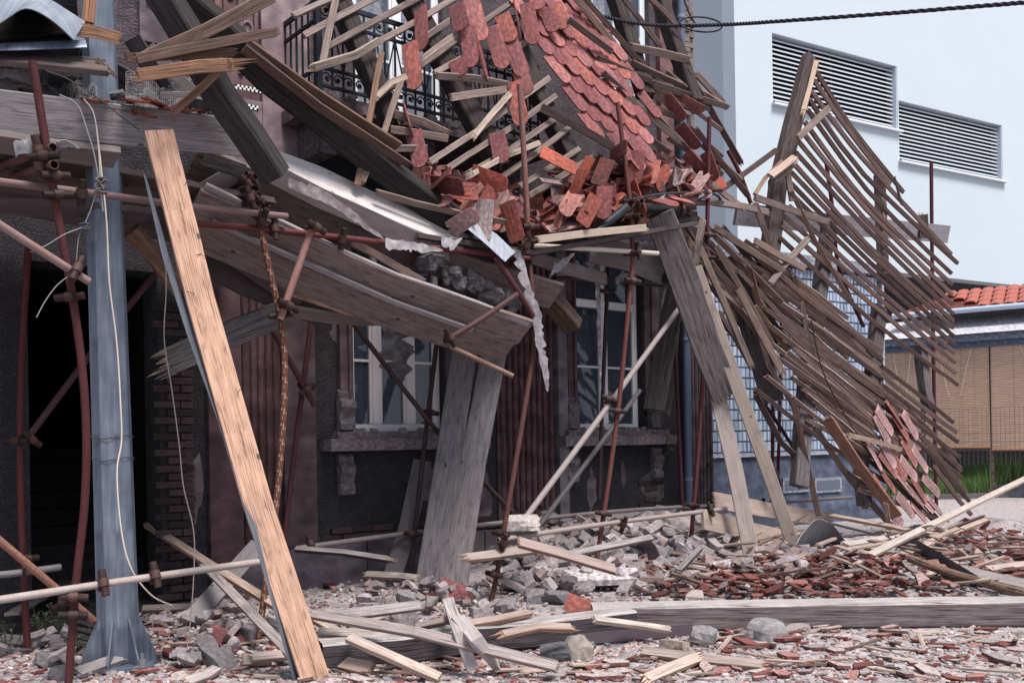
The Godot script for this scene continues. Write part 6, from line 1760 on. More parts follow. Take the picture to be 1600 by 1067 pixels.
# ---------------------------------------------------------------- laths between the two slopes
func make_tangle():
	var cat := "lath"
	var g := rgb(142, 120, 110)
	var list := [
		[[898, -6], [960, 70], [1036, 156], 1.25, 0.075, rgb(176, 150, 130), "long light batten running down right of the tiled patch, upper of the close pair"],
		[[911, -6], [960, 50], [1002, 101], 1.25, 0.06, rgb(128, 106, 96), "long batten running down right of the tiled patch, lower of the close pair"],
		[[888, 30], [920, 54], [955, 80], 1.35, 0.07, rgb(120, 104, 98), "short dark batten at the upper right edge of the tiled patch"],
		[[935, 91], [1020, 128], [1104, 158], 1.35, 0.065, rgb(126, 106, 98), "long grey batten slanting gently under the upper right rafters"],
		[[972, -6], [1000, 30], [1030, 70], 1.2, 0.06, rgb(140, 118, 106), "thin batten crossing the fifth rafter near the top"],
		[[1012, -6], [1036, 16], [1060, 42], 1.2, 0.06, rgb(134, 112, 104), "thin batten crossing the last rafter near the top"],
		[[985, 73], [1030, 82], [1072, 92], 1.28, 0.09, rgb(158, 138, 126), "broad short batten nailed level across the last two rafters"],
		[[1020, 130], [1080, 150], [1134, 166], 1.4, 0.075, rgb(140, 122, 112), "grey batten whose end sticks out against the grey side wall"],
		[[979, 152], [1020, 186], [1062, 220], 1.5, 0.07, rgb(170, 148, 130), "light batten along the right edge of the tiled patch"],
		[[945, 114], [985, 152], [1020, 186], 1.45, 0.06, rgb(116, 98, 92), "dark batten along the right edge of the tiled patch"],
		[[1073, 110], [1110, 170], [1158, 254], 1.3, 0.075, rgb(112, 88, 82), "long dark batten falling from the last rafter past the grey side wall"],
		[[1088, 202], [1128, 254], [1168, 304], 1.35, 0.075, rgb(128, 106, 98), "brown batten falling right of the heap towards the fan"],
		[[1128, 296], [1168, 268], [1213, 235], 1.35, 0.07, rgb(104, 80, 76), "dark pointed splinter sticking up between heap and fan"],
		[[1108, 283], [1136, 306], [1162, 325], 1.5, 0.07, rgb(166, 142, 126), "light batten right of the end of the heap"],
		[[1180, 304], [1196, 278], [1222, 252], 1.3, 0.05, rgb(176, 144, 118), "curved thin splinter left of the first rafter of the fan"],
		[[1204, 275], [1222, 262], [1242, 246], 1.55, 0.10, rgb(204, 178, 154), "pale split block nailed to the first rafter of the fan, upper"],
		[[1208, 282], [1224, 272], [1240, 256], 1.5, 0.08, rgb(158, 138, 124), "grey split block nailed to the first rafter of the fan, lower"],
		[[1247, 216], [1270, 194], [1296, 168], 1.5, 0.09, rgb(160, 138, 124), "short batten nailed crosswise near the top of the fan"],
		[[1180, 308], [1236, 328], [1292, 346], 1.55, 0.085, rgb(140, 122, 114), "grey batten lying crosswise over the left of the fan"],
		[[1181, 318], [1192, 350], [1204, 388], 1.55, 0.075, rgb(132, 110, 100), "short upright lath left of the first rafter of the fan"],
		[[1180, 376], [1216, 398], [1257, 420], 1.6, 0.085, rgb(150, 126, 114), "brown batten slanting across the left of the fan"],
		[[1204, 443], [1232, 408], [1262, 374], 1.6, 0.085, rgb(148, 132, 124), "grey batten crossing upward over the left of the fan"],
		[[1237, 298], [1276, 380], [1328, 468], 1.55, 0.06, rgb(138, 108, 94), "bent brown lath sweeping down over the fan"],
		[[1231, 266], [1234, 290], [1238, 314], 1.5, 0.075, rgb(158, 136, 120), "short curled batten piece hanging from the first rafter of the fan"],
		[[1119, 356], [1170, 390], [1222, 422], 1.6, 0.075, rgb(156, 130, 116), "brown batten leaving the clamp at the end of the heap, upper"],
		[[1117, 368], [1170, 420], [1222, 472], 1.6, 0.07, rgb(128, 106, 98), "brown batten leaving the clamp at the end of the heap, lower"],
		[[1120, 387], [1162, 458], [1206, 534], 1.65, 0.07, rgb(150, 128, 114), "batten falling steeply from the clamp at the end of the heap"],
		[[1171, 420], [1178, 446], [1186, 474], 1.6, 0.085, rgb(124, 84, 68), "short upright rust brown lath before the stuck tiles"],
		[[1154, 452], [1186, 514], [1222, 580], 1.7, 0.085, rgb(186, 156, 134), "light lath leaning below the stuck tiles"],
		[[1093, 386], [1130, 470], [1174, 572], 1.75, 0.075, rgb(168, 144, 128), "long light lath falling from the heap beside the broad grey plank"],
		[[1054, 380], [1080, 430], [1110, 480], 1.8, 0.07, rgb(190, 160, 136), "pale split lath beside the top of the broad grey plank"],
		[[1124, 488], [1150, 530], [1174, 572], 1.75, 0.055, rgb(128, 108, 100), "short lath ending in a pale snapped tip above the long light planks"],
		[[1050, 340], [1074, 372], [1082, 386], 1.75, 0.075, rgb(140, 114, 100), "brown lath under the right end of the heap"],
		[[1086, 416], [1092, 376], [1098, 346], 1.75, 0.085, rgb(132, 118, 112), "split grey block standing under the clamp at the end of the heap"],
		[[1240, 430], [1252, 470], [1262, 526], 1.6, 0.06, rgb(116, 96, 90), "lath hanging in the fan with a snapped pale tip"],
		[[1180, 478], [1240, 560], [1284, 588], 1.55, 0.07, rgb(170, 138, 116), "long split lath with an orange edge low in the left of the fan"],
		[[1180, 500], [1200, 570], [1264, 670], 1.6, 0.065, rgb(136, 118, 110), "bent lath falling low in the left of the fan"],
		[[1182, 618], [1220, 690], [1252, 720], 1.6, 0.075, rgb(104, 84, 80), "dark lath at the lower left of the fan"],
		[[1238, 620], [1260, 720], [1280, 806], 1.75, 0.075, rgb(126, 96, 86), "brown lath dropping to the ground before the fan"],
		[[1274, 668], [1330, 750], [1394, 822], 1.7, 0.085, rgb(140, 122, 114), "grey batten sliding to the ground before the fan"],
		[[1000, 300], [1060, 318], [1130, 316], 1.6, 0.06, rgb(150, 134, 126), "short grey batten lying on the gutter piece"],
		[[1114, 316], [1160, 322], [1200, 332], 1.55, 0.085, rgb(146, 130, 122), "grey batten end beyond the heap beside the clamp"],
	]
	for q in list:
		board("loose_batten", q[6], cat, run([[q[0][0], q[0][1], q[3]], [q[1][0], q[1][1], q[3] + rng.randf_range(-0.05, 0.05)], [q[2][0], q[2][1], q[3] + 0.03]]), q[4], 0.042, "lath", vary(q[5], 0.05), {"tilt": rng.randf_range(-30, 20), "s0": 0.0 if rng.randf() < 0.4 else 0.08, "s1": 0.0 if rng.randf() < 0.3 else 0.14})
	for k in 46:
		var f := rng.randf()
		var u := lerpf(1050, 1200, f) + rng.randf_range(-20, 20)
		var v := lerpf(330, 420, f) + rng.randf_range(-20, 110)
		var slope := rng.randf_range(0.6, 1.9)
		var run_u := rng.randf_range(45, 110) / (0.6 + slope * 0.5)
		var off := rng.randf_range(1.0, 1.6)
		var v2 := v + run_u * slope
		board("loose_batten", "%s batten in the tangle between tile heap and batten fan, %s" % [["broad", "thin", "short", "long"][k % 4], "close under the heap" if u < 1100 else ("midway" if u < 1150 else "close to the fan")], cat, run([[u, v, off], [u + run_u * 0.5, (v + v2) / 2 + rng.randf_range(-4, 4), off], [u + run_u, v2, off + 0.05]]), rng.randf_range(0.05, 0.08), 0.04, "lath", vary(g, 0.2), {"tilt": rng.randf_range(-40, 30), "s0": rng.randf_range(0, 0.12), "s1": rng.randf_range(0, 0.16), "group": "battens in the tangle between heap and fan"})
	for k in 24:
		var u := rng.randf_range(945, 1110)
		var v := rng.randf_range(90, 250)
		if v < (u - 960) * 0.9 - 10: continue
		var slope := rng.randf_range(0.35, 1.1)
		var run_u := rng.randf_range(40, 90)
		board("loose_batten", "%s grey batten in the broken slope right of the tiled patch, %s" % [["steep", "slanting"][k % 2], "near the tiles" if u < 1020 else "near the side wall"], cat, run([[u, v, 1.3], [u + run_u, v + run_u * slope, 1.34]]), rng.randf_range(0.05, 0.075), 0.04, "lath", vary(g, 0.2), {"tilt": rng.randf_range(-30, 30), "s0": rng.randf_range(0, 0.1), "s1": rng.randf_range(0, 0.12), "group": "battens in the broken slope right of the tiled patch"})

# ---------------------------------------------------------------- planks that lean or stand
func make_leaning_wood():
	var foot := gp(492, 1062, 0.0)
	board("leaning_plank", "sunlit orange scaffold plank leaning from the ground to the long beam, front left", "plank", [sp(247, 205, 2.42), sp(313, 470, 2.62), sp(400, 780, 2.95), foot], 0.195, 0.045, "grimy", rgb(240, 184, 146), {"s0": 0.015, "rough": 0.006, "tilt": -14})
	sheet("edge_strip", "bent zinc strip peeling off the left side of the orange plank", "sheet metal", [[sp(224, 272, 2.5), sp(253, 400, 2.58), sp(291, 520, 2.68), sp(341, 660, 2.8), sp(377, 780, 2.95), sp(393, 830, 3.05), sp(415, 910, 3.1), gp(459, 1066)], [sp(228, 278, 2.46), sp(259, 400, 2.55), sp(297, 520, 2.64), sp(347, 660, 2.76), sp(386, 780, 2.9), sp(401, 820, 2.98), sp(425, 920, 3.05), gp(469, 1060)], [sp(231, 290, 2.4), sp(264, 402, 2.48), sp(303, 524, 2.58), sp(355, 664, 2.7), sp(396, 784, 2.85), sp(405, 824, 2.9), sp(431, 926, 3.0), gp(473, 1056)]], 0.004, "zinc", rgb(136, 144, 156))
	for k in 2:
		var q: Array = [[[726, 545], [700, 720], [668, 922], "left of a pair of wide dusty planks leaning on the wall between the windows", -6], [[778, 520], [740, 720], [708, 928], "right of a pair of wide dusty planks leaning on the wall between the windows", 10]][k]
		board("leaning_plank", q[3], "plank", run([[q[0][0], q[0][1], 0.85], [q[1][0], q[1][1], 0.95 + k * 0.03], [q[2][0], q[2][1], 1.05]]), 0.27, 0.055, "grimy", [rgb(124, 120, 126), rgb(160, 155, 158)][k], {"tilt": q[4], "rough": 0.012})
	board("leaning_plank", "short grey plank leaning under the left window sill", "plank", run([[660, 720, 0.3], [638, 820, 0.4], [614, 900, 0.5]]), 0.20, 0.04, "plank", rgb(124, 118, 124), {"tilt": 10})
	board("leaning_plank", "broad grey cracked plank hanging from the right end of the tile heap", "plank", run([[1030, 336, 1.75], [1070, 440, 1.78], [1104, 540, 1.8], [1134, 618, 1.82]]), 0.34, 0.08, "beam", rgb(140, 130, 128), {"tilt": -8, "s1": 0.1, "rough": 0.01})
	board("leaning_plank", "dark broad plank hanging right of the cracked grey one", "plank", run([[1140, 400, 1.4], [1172, 500, 1.4], [1208, 626, 1.45]]), 0.30, 0.06, "beam", rgb(108, 100, 104), {"tilt": 10, "s1": 0.12})
	board("leaning_plank", "grey plank hanging under the heap beside the right window", "plank", run([[1060, 440, 0.8], [1040, 540, 0.8], [1022, 640, 0.8]]), 0.26, 0.06, "beam", rgb(92, 84, 88), {"tilt": 16})
	board("leaning_plank", "light plank leaning from the tangle to the rubble, left of two", "plank", run([[1118, 600, 1.7], [1150, 740, 1.85], [1180, 896, 2.0]]), 0.19, 0.045, "plank", rgb(206, 192, 180), {"tilt": -10, "rough": 0.008})
	board("leaning_plank", "long light plank leaning from the tangle to the ground, right of two", "plank", run([[1086, 418, 1.85], [1151, 600, 1.95], [1200, 735, 2.05], [1250, 882, 2.12]]), 0.16, 0.045, "plank", rgb(208, 190, 172), {"tilt": -12, "rough": 0.008})
	board("leaning_plank", "dark board standing behind the right of the two light planks", "plank", run([[1150, 590, 1.4], [1180, 680, 1.45], [1216, 760, 1.5]]), 0.14, 0.05, "beam", rgb(74, 66, 70), {"tilt": 14})
	board("leaning_plank", "wide grey plank on the white window brackets beside the drainpipe", "plank", run([[1052, 480, 0.4], [1046, 560, 0.35], [1036, 640, 0.3]]), 0.22, 0.04, "plank", rgb(104, 96, 102), {"tilt": 20, "s1": 0.25})
	# low boards behind the light planks
	board("low_board", "tan board lying across behind the light planks, upper", "board", run([[1116, 782, 1.4], [1200, 797, 1.3], [1296, 812, 1.2]]), 0.22, 0.04, "plank", rgb(196, 172, 156), {"tilt": -20, "s0": 0.05})
	board("low_board", "tan board lying across behind the light planks, lower", "board", run([[1098, 812, 1.7], [1180, 832, 1.6], [1262, 850, 1.5]]), 0.24, 0.04, "plank", rgb(190, 166, 148), {"tilt": -20})

# ---------------------------------------------------------------- timber on the ground
func gl(u: float, v: float, h: float) -> Vector3:
	return gp(u, v, h)

func make_ground_timber():
	var UPF := Vector3(0, 1, 0.35)
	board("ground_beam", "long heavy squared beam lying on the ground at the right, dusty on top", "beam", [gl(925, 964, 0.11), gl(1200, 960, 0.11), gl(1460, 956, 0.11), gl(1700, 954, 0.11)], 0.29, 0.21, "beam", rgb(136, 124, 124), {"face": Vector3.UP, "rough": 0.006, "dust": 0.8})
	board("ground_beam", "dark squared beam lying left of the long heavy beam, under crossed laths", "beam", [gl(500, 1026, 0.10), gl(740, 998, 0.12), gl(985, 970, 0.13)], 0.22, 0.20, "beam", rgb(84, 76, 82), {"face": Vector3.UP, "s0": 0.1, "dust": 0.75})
	board("steel_profile", "bent maroon steel profile lying before the dark beam", "steel profile", [gl(852, 1004, 0.05), gl(960, 994, 0.06), gl(1084, 984, 0.05)], 0.09, 0.012, "metal", rgb(74, 62, 70), {"face": Vector3(0, 0.3, 0.9)})
	var list := [
		[[488, 960, 0.34], [650, 988, 0.30], [870, 1042, 0.10], 0.075, rgb(172, 156, 150), "long grey lath lying over the crossed laths in the front middle", 0.0, 0.05],
		[[545, 997, 0.25], [610, 1026, 0.16], [686, 1060, 0.03], 0.08, rgb(210, 182, 158), "orange sided pale lath running to the front beside the orange plank", 0.0, 0.02],
		[[700, 938, 0.42], [718, 990, 0.30], [738, 1046, 0.06], 0.085, rgb(204, 196, 190), "pale board stub standing aslant on the dark beam, left of the crossed pair", 0.02, 0.04],
		[[716, 966, 0.36], [744, 1000, 0.28], [776, 1040, 0.06], 0.10, rgb(190, 182, 178), "pale board stub standing aslant on the dark beam, right of the crossed pair", 0.03, 0.1],
		[[488, 966, 0.20], [520, 984, 0.16], [546, 1000, 0.12], 0.07, rgb(206, 168, 136), "short orange lath end just right of the orange plank", 0.0, 0.0],
		[[498, 988, 0.20], [560, 990, 0.20], [618, 990, 0.20], 0.07, rgb(186, 170, 160), "level grey lath right of the foot of the orange plank", 0.0, 0.04],
		[[508, 1030, 0.06], [545, 1038, 0.06], [580, 1046, 0.05], 0.10, rgb(196, 152, 120), "orange board end at the foot of the orange plank", 0.0, 0.06],
		[[508, 962, 0.22], [580, 956, 0.24], [656, 946, 0.26], 0.09, rgb(160, 152, 154), "dusty grey board lying level behind the crossed laths", 0.0, 0.05],
		[[650, 980, 0.26], [690, 972, 0.30], [718, 962, 0.32], 0.06, rgb(140, 112, 98), "short brown lath pointing at the crossed pair", 0.05, 0.1],
		[[728, 976, 0.24], [780, 968, 0.26], [826, 958, 0.26], 0.075, rgb(182, 144, 116), "brown board end lying on the dark beam", 0.06, 0.12],
		[[786, 992, 0.25], [840, 980, 0.28], [892, 982, 0.25], 0.07, rgb(190, 148, 116), "orange splinter lying on the dark beam", 0.2, 0.15],
		[[928, 968, 0.26], [990, 976, 0.16], [1046, 984, 0.10], 0.055, rgb(226, 208, 186), "pale lath leaning off the left end of the long heavy beam", 0.1, 0.04],
		[[1005, 1018, 0.04], [1100, 1030, 0.04], [1192, 1040, 0.04], 0.09, rgb(178, 150, 128), "brown lath lying flat in the front right of the middle", 0.04, 0.05],
		[[1010, 1062, 0.03], [1050, 1044, 0.05], [1090, 1028, 0.06], 0.08, rgb(214, 184, 154), "pale split lath piece in the front middle", 0.1, 0.15],
		[[790, 1000, 0.04], [700, 1010, 0.05], [560, 1012, 0.05], 0.06, rgb(160, 148, 144), "thin grey lath on the ground before the dark beam", 0.0, 0.0],
		[[216, 768, 0.95], [320, 884, 0.55], [452, 1020, 0.10], 0.075, rgb(160, 146, 140), "grey lath slanting down from the galvanized post past the orange plank", 0.0, 0.06],
		[[230, 820, 0.85], [330, 884, 0.55], [436, 950, 0.32], 0.08, rgb(190, 148, 116), "orange lath with a broken tip crossing behind the grey lath at left", 0.1, 0.02],
		[[394, 1028, 0.08], [440, 1024, 0.08], [470, 1022, 0.08], 0.08, rgb(206, 184, 164), "short light board left of the foot of the orange plank", 0.05, 0.0],
		[[1286, 905, 0.10], [1420, 838, 0.45], [1640, 730, 1.05], 0.095, rgb(214, 194, 172), "long pale lath rising to the right edge from the shard pile", 0.04, 0.0],
		[[1370, 886, 0.18], [1450, 850, 0.34], [1540, 812, 0.46], 0.09, rgb(196, 158, 130), "orange brown lath propped over the dark curved sheet", 0.0, 0.1],
		[[1448, 838, 0.34], [1490, 826, 0.38], [1536, 811, 0.42], 0.12, rgb(220, 196, 170), "pale splintered board tip beside the propped lath", 0.05, 0.28],
		[[1322, 852, 0.32], [1380, 842, 0.34], [1428, 834, 0.36], 0.10, rgb(200, 184, 174), "pale board lying behind the long pale lath", 0.0, 0.04],
		[[1300, 806, 0.5], [1400, 824, 0.44], [1470, 842, 0.38], 0.075, rgb(196, 158, 132), "long lath with an orange end before the foot of the batten fan", 0.1, 0.05],
		[[1500, 890, 0.18], [1560, 904, 0.14], [1640, 922, 0.10], 0.12, rgb(164, 152, 150), "grey board lying at the right edge before the log", 0.04, 0.0],
		[[1540, 848, 0.14], [1590, 856, 0.12], [1650, 864, 0.10], 0.10, rgb(190, 162, 142), "tan board lying at the right edge, upper", 0.02, 0.0],
		[[1544, 890, 0.16], [1590, 884, 0.16], [1650, 878, 0.16], 0.10, rgb(196, 166, 142), "tan board lying at the right edge, middle", 0.12, 0.0],
		[[1480, 842, 0.26], [1540, 858, 0.18], [1560, 866, 0.15], 0.11, rgb(160, 148, 144), "grey board lying behind the log", 0.0, 0.06],
		[[1483, 862, 0.22], [1520, 862, 0.22], [1544, 861, 0.22], 0.08, rgb(176, 154, 138), "short level board behind the log", 0.0, 0.05],
		[[1516, 816, 0.2], [1570, 826, 0.12], [1620, 838, 0.06], 0.08, rgb(190, 160, 136), "lath tip on the pale pavement behind the far shards", 0.1, 0.0],
		[[810, 847, 0.75], [880, 866, 0.62], [960, 890, 0.45], 0.10, rgb(170, 130, 106), "brown board slanting over the bricks below the middle rail", 0.05, 0.1],
		[[890, 866, 0.55], [950, 854, 0.58], [1018, 840, 0.62], 0.07, rgb(140, 130, 130), "grey lath lying on the bricks below the right window", 0.03, 0.06],
		[[1060, 893, 0.34], [1078, 874, 0.4], [1094, 857, 0.48], 0.06, rgb(92, 86, 90), "short dark lath poking up from the bricks by the corner upright", 0.1, 0.0],
		[[730, 872, 0.5], [780, 866, 0.5], [840, 858, 0.55], 0.12, rgb(176, 148, 126), "grey board with a torn orange end right of the wide dusty planks", 0.16, 0.0],
		[[462, 858, 0.62], [540, 864, 0.6], [604, 874, 0.55], 0.06, rgb(72, 66, 70), "dark thin lath poking out behind the orange plank", 0.0, 0.15],
		[[572, 898, 0.25], [620, 900, 0.25], [652, 904, 0.25], 0.08, rgb(176, 158, 140), "short board at the feet of the dusty planks", 0.08, 0.0],
		[[296, 972, 0.10], [350, 912, 0.36], [404, 852, 0.68], 0.17, rgb(126, 120, 124), "grey wide board leaning in the shade behind the orange plank", 0.0, 0.0],
		[[222, 952, 0.12], [270, 950, 0.12], [318, 948, 0.12], 0.08, rgb(146, 124, 112), "brown board lying behind the galvanized post base", 0.0, 0.06],
		[[200, 1018, 0.06], [225, 1022, 0.05], [244, 1028, 0.04], 0.07, rgb(120, 96, 90), "small brown board leaning on the base of the galvanized post", 0.0, 0.05],
		[[120, 1052, 0.04], [160, 1038, 0.06], [188, 1028, 0.08], 0.10, rgb(150, 144, 146), "grey split board before the base of the galvanized post", 0.05, 0.08],
		[[0, 1000, 0.05], [40, 1002, 0.05], [100, 1000, 0.05], 0.10, rgb(120, 108, 106), "dark board lying at the lower left edge", 0.0, 0.02],
		[[290, 1066, 0.03], [320, 1056, 0.04], [338, 1046, 0.05], 0.08, rgb(176, 164, 160), "pale split board in the lower left shards", 0.1, 0.05],
		[[380, 1032, 0.06], [410, 1030, 0.06], [424, 1029, 0.06], 0.09, rgb(200, 176, 156), "light board end in the lower left shards", 0.08, 0.0],
	]
	for q in list:
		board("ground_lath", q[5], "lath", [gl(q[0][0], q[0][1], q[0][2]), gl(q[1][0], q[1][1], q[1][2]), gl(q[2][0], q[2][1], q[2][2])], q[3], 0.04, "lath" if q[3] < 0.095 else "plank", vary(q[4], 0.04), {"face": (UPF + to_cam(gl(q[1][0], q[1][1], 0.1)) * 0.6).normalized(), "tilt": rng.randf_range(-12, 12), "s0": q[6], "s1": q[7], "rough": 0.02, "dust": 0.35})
	# log, curled sheets
	pipe("round_pole", "weathered round wooden pole lying at the right before the dark curved sheet", "pole", [gl(1422, 872, 0.32), gl(1500, 900, 0.2), gl(1660, 942, 0.07)], 0.045, "lath", rgb(140, 116, 104), [])
	var rows := []
	for r in 6:
		var line := []
		var f := r / 5.0
		for c in 9:
			var g := c / 8.0
			line.append(gl(lerpf(1242, 1322, g) + 10 * f, lerpf(874, 862, g), 0.16) + Vector3(0, (0.44 + 0.05 * sin(c * 2.2) + 0.04 * sin(c * 4.1)) * sin(PI * (0.1 + 0.8 * g)) * cos(f * 1.5), -0.5 * f))
		rows.append(line)
	sheet("curled_sheet", "crumpled zinc sheet curled open like a cave, behind the shard pile", "sheet metal", rows, 0.004, "zinc", rgb(190, 190, 196))
	rows = []
	for r in 7:
		var line := []
		var a := PI * (0.1 + 0.8 * r / 6.0)
		for c in 7:
			var g := c / 6.0
			line.append(gl(lerpf(1414, 1520, g), lerpf(878, 912, g), 0.12) + Vector3(0.0, 0.34 * sin(a) * (1.0 - 0.7 * g), -0.26 * cos(a)))
		rows.append(line)
	sheet("curved_sheet", "dark curved metal sheet like a cut gutter, propped behind the round pole", "sheet metal", rows, 0.006, "zinc", rgb(92, 96, 106))
	rows = []
	for r in 4:
		var line := []
		for c in 6:
			line.append(gl(1284 + c * 16 + r * 4, 880 - r * 6, 0.12 + 0.05 * sin(c * 1.3 + r)))
		rows.append(line)
	sheet("flat_scrap", "flat dented sheet of zinc before the curled sheet", "sheet metal", rows, 0.004, "zinc", rgb(170, 172, 178))

# ---------------------------------------------------------------- rubble
func make_rubble():
	rng.seed = 99
	# named big pieces: u, v, size, flatten, label, tint
	var big := [
		[817, 822, 0.19, 0.55, "pale squared block balanced where the thick brace meets the middle rail", rgb(206, 200, 196)],
		[800, 898, 0.17, 0.6, "grey squared block leaning in the bricks beside the bent upright", rgb(150, 146, 150)],
		[852, 884, 0.16, 0.6, "light grey block behind the white plaster slab", rgb(170, 166, 168)],
		[872, 930, 0.15, 0.7, "grey stone under the left end of the white plaster slab", rgb(140, 138, 144)],
		[850, 912, 0.14, 0.5, "flat block left of the white plaster slab", rgb(160, 152, 154)],
		[836, 928, 0.13, 0.8, "brick shaped stone left of the slab end", rgb(146, 142, 146)],
		[790, 945, 0.14, 0.6, "dusty stone at the foot of the bent upright", rgb(156, 150, 154)],
		[640, 930, 0.19, 0.5, "squared grey stone before the wide dusty planks", rgb(158, 154, 158)],
		[628, 972, 0.17, 0.7, "pale rough block behind the crossed laths", rgb(176, 170, 172)],
		[595, 944, 0.16, 0.45, "long grey stone left of the squared one", rgb(150, 146, 150)],
		[750, 955, 0.12, 0.7, "small light block right of the red tile before the planks", rgb(176, 170, 172)],
		[905, 1018, 0.20, 0.6, "stone block half dark half pale with an ochre side in the front middle", rgb(178, 170, 164)],
		[870, 1022, 0.13, 0.7, "dark grey stone against the half pale block", rgb(112, 112, 120)],
		[1098, 996, 0.16, 0.65, "rough grey stone on the end of the maroon steel profile", rgb(160, 158, 160)],
		[1056, 1010, 0.13, 0.6, "ochre and white block left of the rough grey stone", rgb(196, 182, 172)],
		[1200, 988, 0.17, 0.6, "grey rough stone against the front of the long heavy beam", rgb(166, 164, 168)],
		[1165, 988, 0.10, 0.6, "small grey stone left of the rough one before the beam", rgb(150, 148, 152)],
		[1246, 976, 0.12, 0.4, "flat pale piece against the front of the long heavy beam", rgb(190, 182, 180)],
		[1085, 930, 0.14, 0.5, "pale block on the tile shards behind the long heavy beam", rgb(196, 186, 182)],
		[1042, 934, 0.10, 0.6, "small pale stone behind the long heavy beam, left of the pale block", rgb(190, 184, 182)],
		[1030, 870, 0.19, 0.7, "large grey stone in the bricks below the right window", rgb(146, 142, 148)],
		[985, 862, 0.18, 0.8, "dark grey stone with a curved shell beside it", rgb(128, 124, 132)],
		[1050, 880, 0.14, 0.8, "round grey stone right of the large grey one", rgb(150, 146, 152)],
		[940, 872, 0.15, 0.7, "light grey stone at the foot of the long rusty upright", rgb(160, 156, 160)],
		[380, 988, 0.17, 0.4, "flat grey slab behind the grey lath at left", rgb(160, 156, 158)],
		[330, 978, 0.14, 0.6, "squared stone beside the flat grey slab", rgb(150, 140, 138)],
		[345, 1030, 0.18, 0.4, "low pale slab right of the hanging cable end", rgb(160, 156, 158)],
		[80, 1030, 0.15, 0.4, "pale slab behind the bent upright at the lower left", rgb(150, 146, 150)],
		[95, 1052, 0.12, 0.6, "grey stone at the foot of the bent upright", rgb(140, 138, 142)],
		[1340, 970, 0.12, 0.35, "pale flat chip at the front foot of the long heavy beam", rgb(186, 176, 176)],
	]
	for k in big.size():
		var q: Array = big[k]
		var p := on_rubble(q[0], q[1] + 10) if k > 0 else sp(817, 822, 1.75)
		solo("stone_block", stone_mesh(q[2] * 0.72, 20 + k, q[3] + 0.15, q[5], 0.2), M.stone, Transform3D(Basis(Vector3(0.15 * sin(k), 1, 0.15 * cos(k)).normalized(), k * 1.3), p + Vector3(0, q[2] * q[3] * 0.35, 0)), q[4], "rubble")
	board("plaster_slab", "flat white plaster slab with a broken orange left edge, before the bricks", "slab", [on_rubble(880, 918) + Vector3(0, 0.10, 0), on_rubble(1000, 914) + Vector3(0, 0.10, 0)], 0.36, 0.07, "dust", rgb(226, 222, 218), {"face": Vector3(0, 1, 0.2), "s0": 0.06})
	board("plaster_slab", "curved pale slab piece among shards behind the long heavy beam", "slab", [on_rubble(1080, 905) + Vector3(0, 0.08, 0), on_rubble(1160, 895) + Vector3(0, 0.10, 0)], 0.24, 0.06, "dust", rgb(196, 192, 194), {"face": Vector3(0, 1, 0.3)})
	var shell := []
	for r in 3:
		var line := []
		for c in 6:
			var a := 0.3 + c * 0.3
			line.append(on_rubble(990, 885) + Vector3(0.05 + 0.26 * sin(a) - 0.1 * r, 0.30 * cos(a) + 0.05, -0.12 * r))
		shell.append(line)
	sheet("tile_shell", "curved grey ridge tile shell beside the dark grey stone", "ridge tile", shell, 0.016, "stone", rgb(150, 142, 146))
	# bricks and stones, singly
	var stones := []
	for k in 24:
		stones.append(stone_mesh(rng.randf_range(0.055, 0.12), 150 + k, rng.randf_range(0.6, 0.95), vary(Color(0.70, 0.68, 0.69), 0.16), 0.25))
	var bricks := []
	for k in 8:
		var c := vary([rgb(186, 181, 182), rgb(170, 164, 165), rgb(196, 190, 190), rgb(170, 148, 143)][k % 4], 0.08)
		bricks.append(board_mesh([Vector3(-0.12, 0, 0), Vector3(0, 0, 0), Vector3(0.12, 0, 0)], 0.12, 0.065, Vector3.UP, c, 0, 0, 0.06))
	var zones := [[770, 1105, 818, 928, 250, "rough grey stone in the heap below the right window", "stones in the heap below the right window"], [1100, 1260, 850, 905, 30, "rough grey stone in the rubble round the light leaning planks", "stones round the light leaning planks"], [560, 780, 905, 965, 46, "rough grey stone in the rubble before the wide dusty planks", "stones before the wide dusty planks"], [230, 470, 960, 1050, 36, "rough grey stone in the rubble right of the galvanized post", "stones right of the galvanized post"], [0, 140, 990, 1062, 14, "rough grey stone in the rubble at the lower left", "stones at the lower left"]]
	for z in zones:
		for k in z[4]:
			var p := on_rubble(rng.randf_range(z[0], z[1]), rng.randf_range(z[2], z[3]))
			p.y += rng.randf_range(0.0, 0.14)
			var b := Basis.from_euler(Vector3(rng.randf_range(-0.7, 0.7), rng.randf() * TAU, rng.randf_range(-0.7, 0.7)))
			if z[0] < 600: b = b.scaled(Vector3.ONE * rng.randf_range(0.45, 0.8))
			if k % 9 in [0, 3, 6, 7]:
				solo("loose_brick", bricks[rng.randi() % 8], M.stone, Transform3D(b, p), z[5].replace("rough grey stone", ["dusty loose brick", "tilted grey brick", "half buried brick"][k % 3]) + (", near the wall" if p.z < -11.2 else (", mid slope" if p.z < -10.2 else ", near its front")), "brick", z[6].replace("stones", "loose bricks"))
			else:
				solo("stone", stones[rng.randi() % 24], M.stone, Transform3D(b, p), z[5].replace("rough grey", ["rough grey", "pale angular"][k % 2]) + (", near the wall" if p.z < -11.2 else (", mid slope" if p.z < -10.2 else ", near its front")), "rubble", z[6])
	# tile shards: the largest singly, the small ones as stuff
	var shards := []
	var tones := [rgb(186, 142, 136), rgb(150, 94, 89), rgb(206, 186, 183), rgb(210, 202, 200), rgb(176, 170, 170), rgb(134, 80, 76), rgb(204, 190, 188)]
	for k in 42: shards.append(shard_mesh(tones[k % 7], 700 + k))
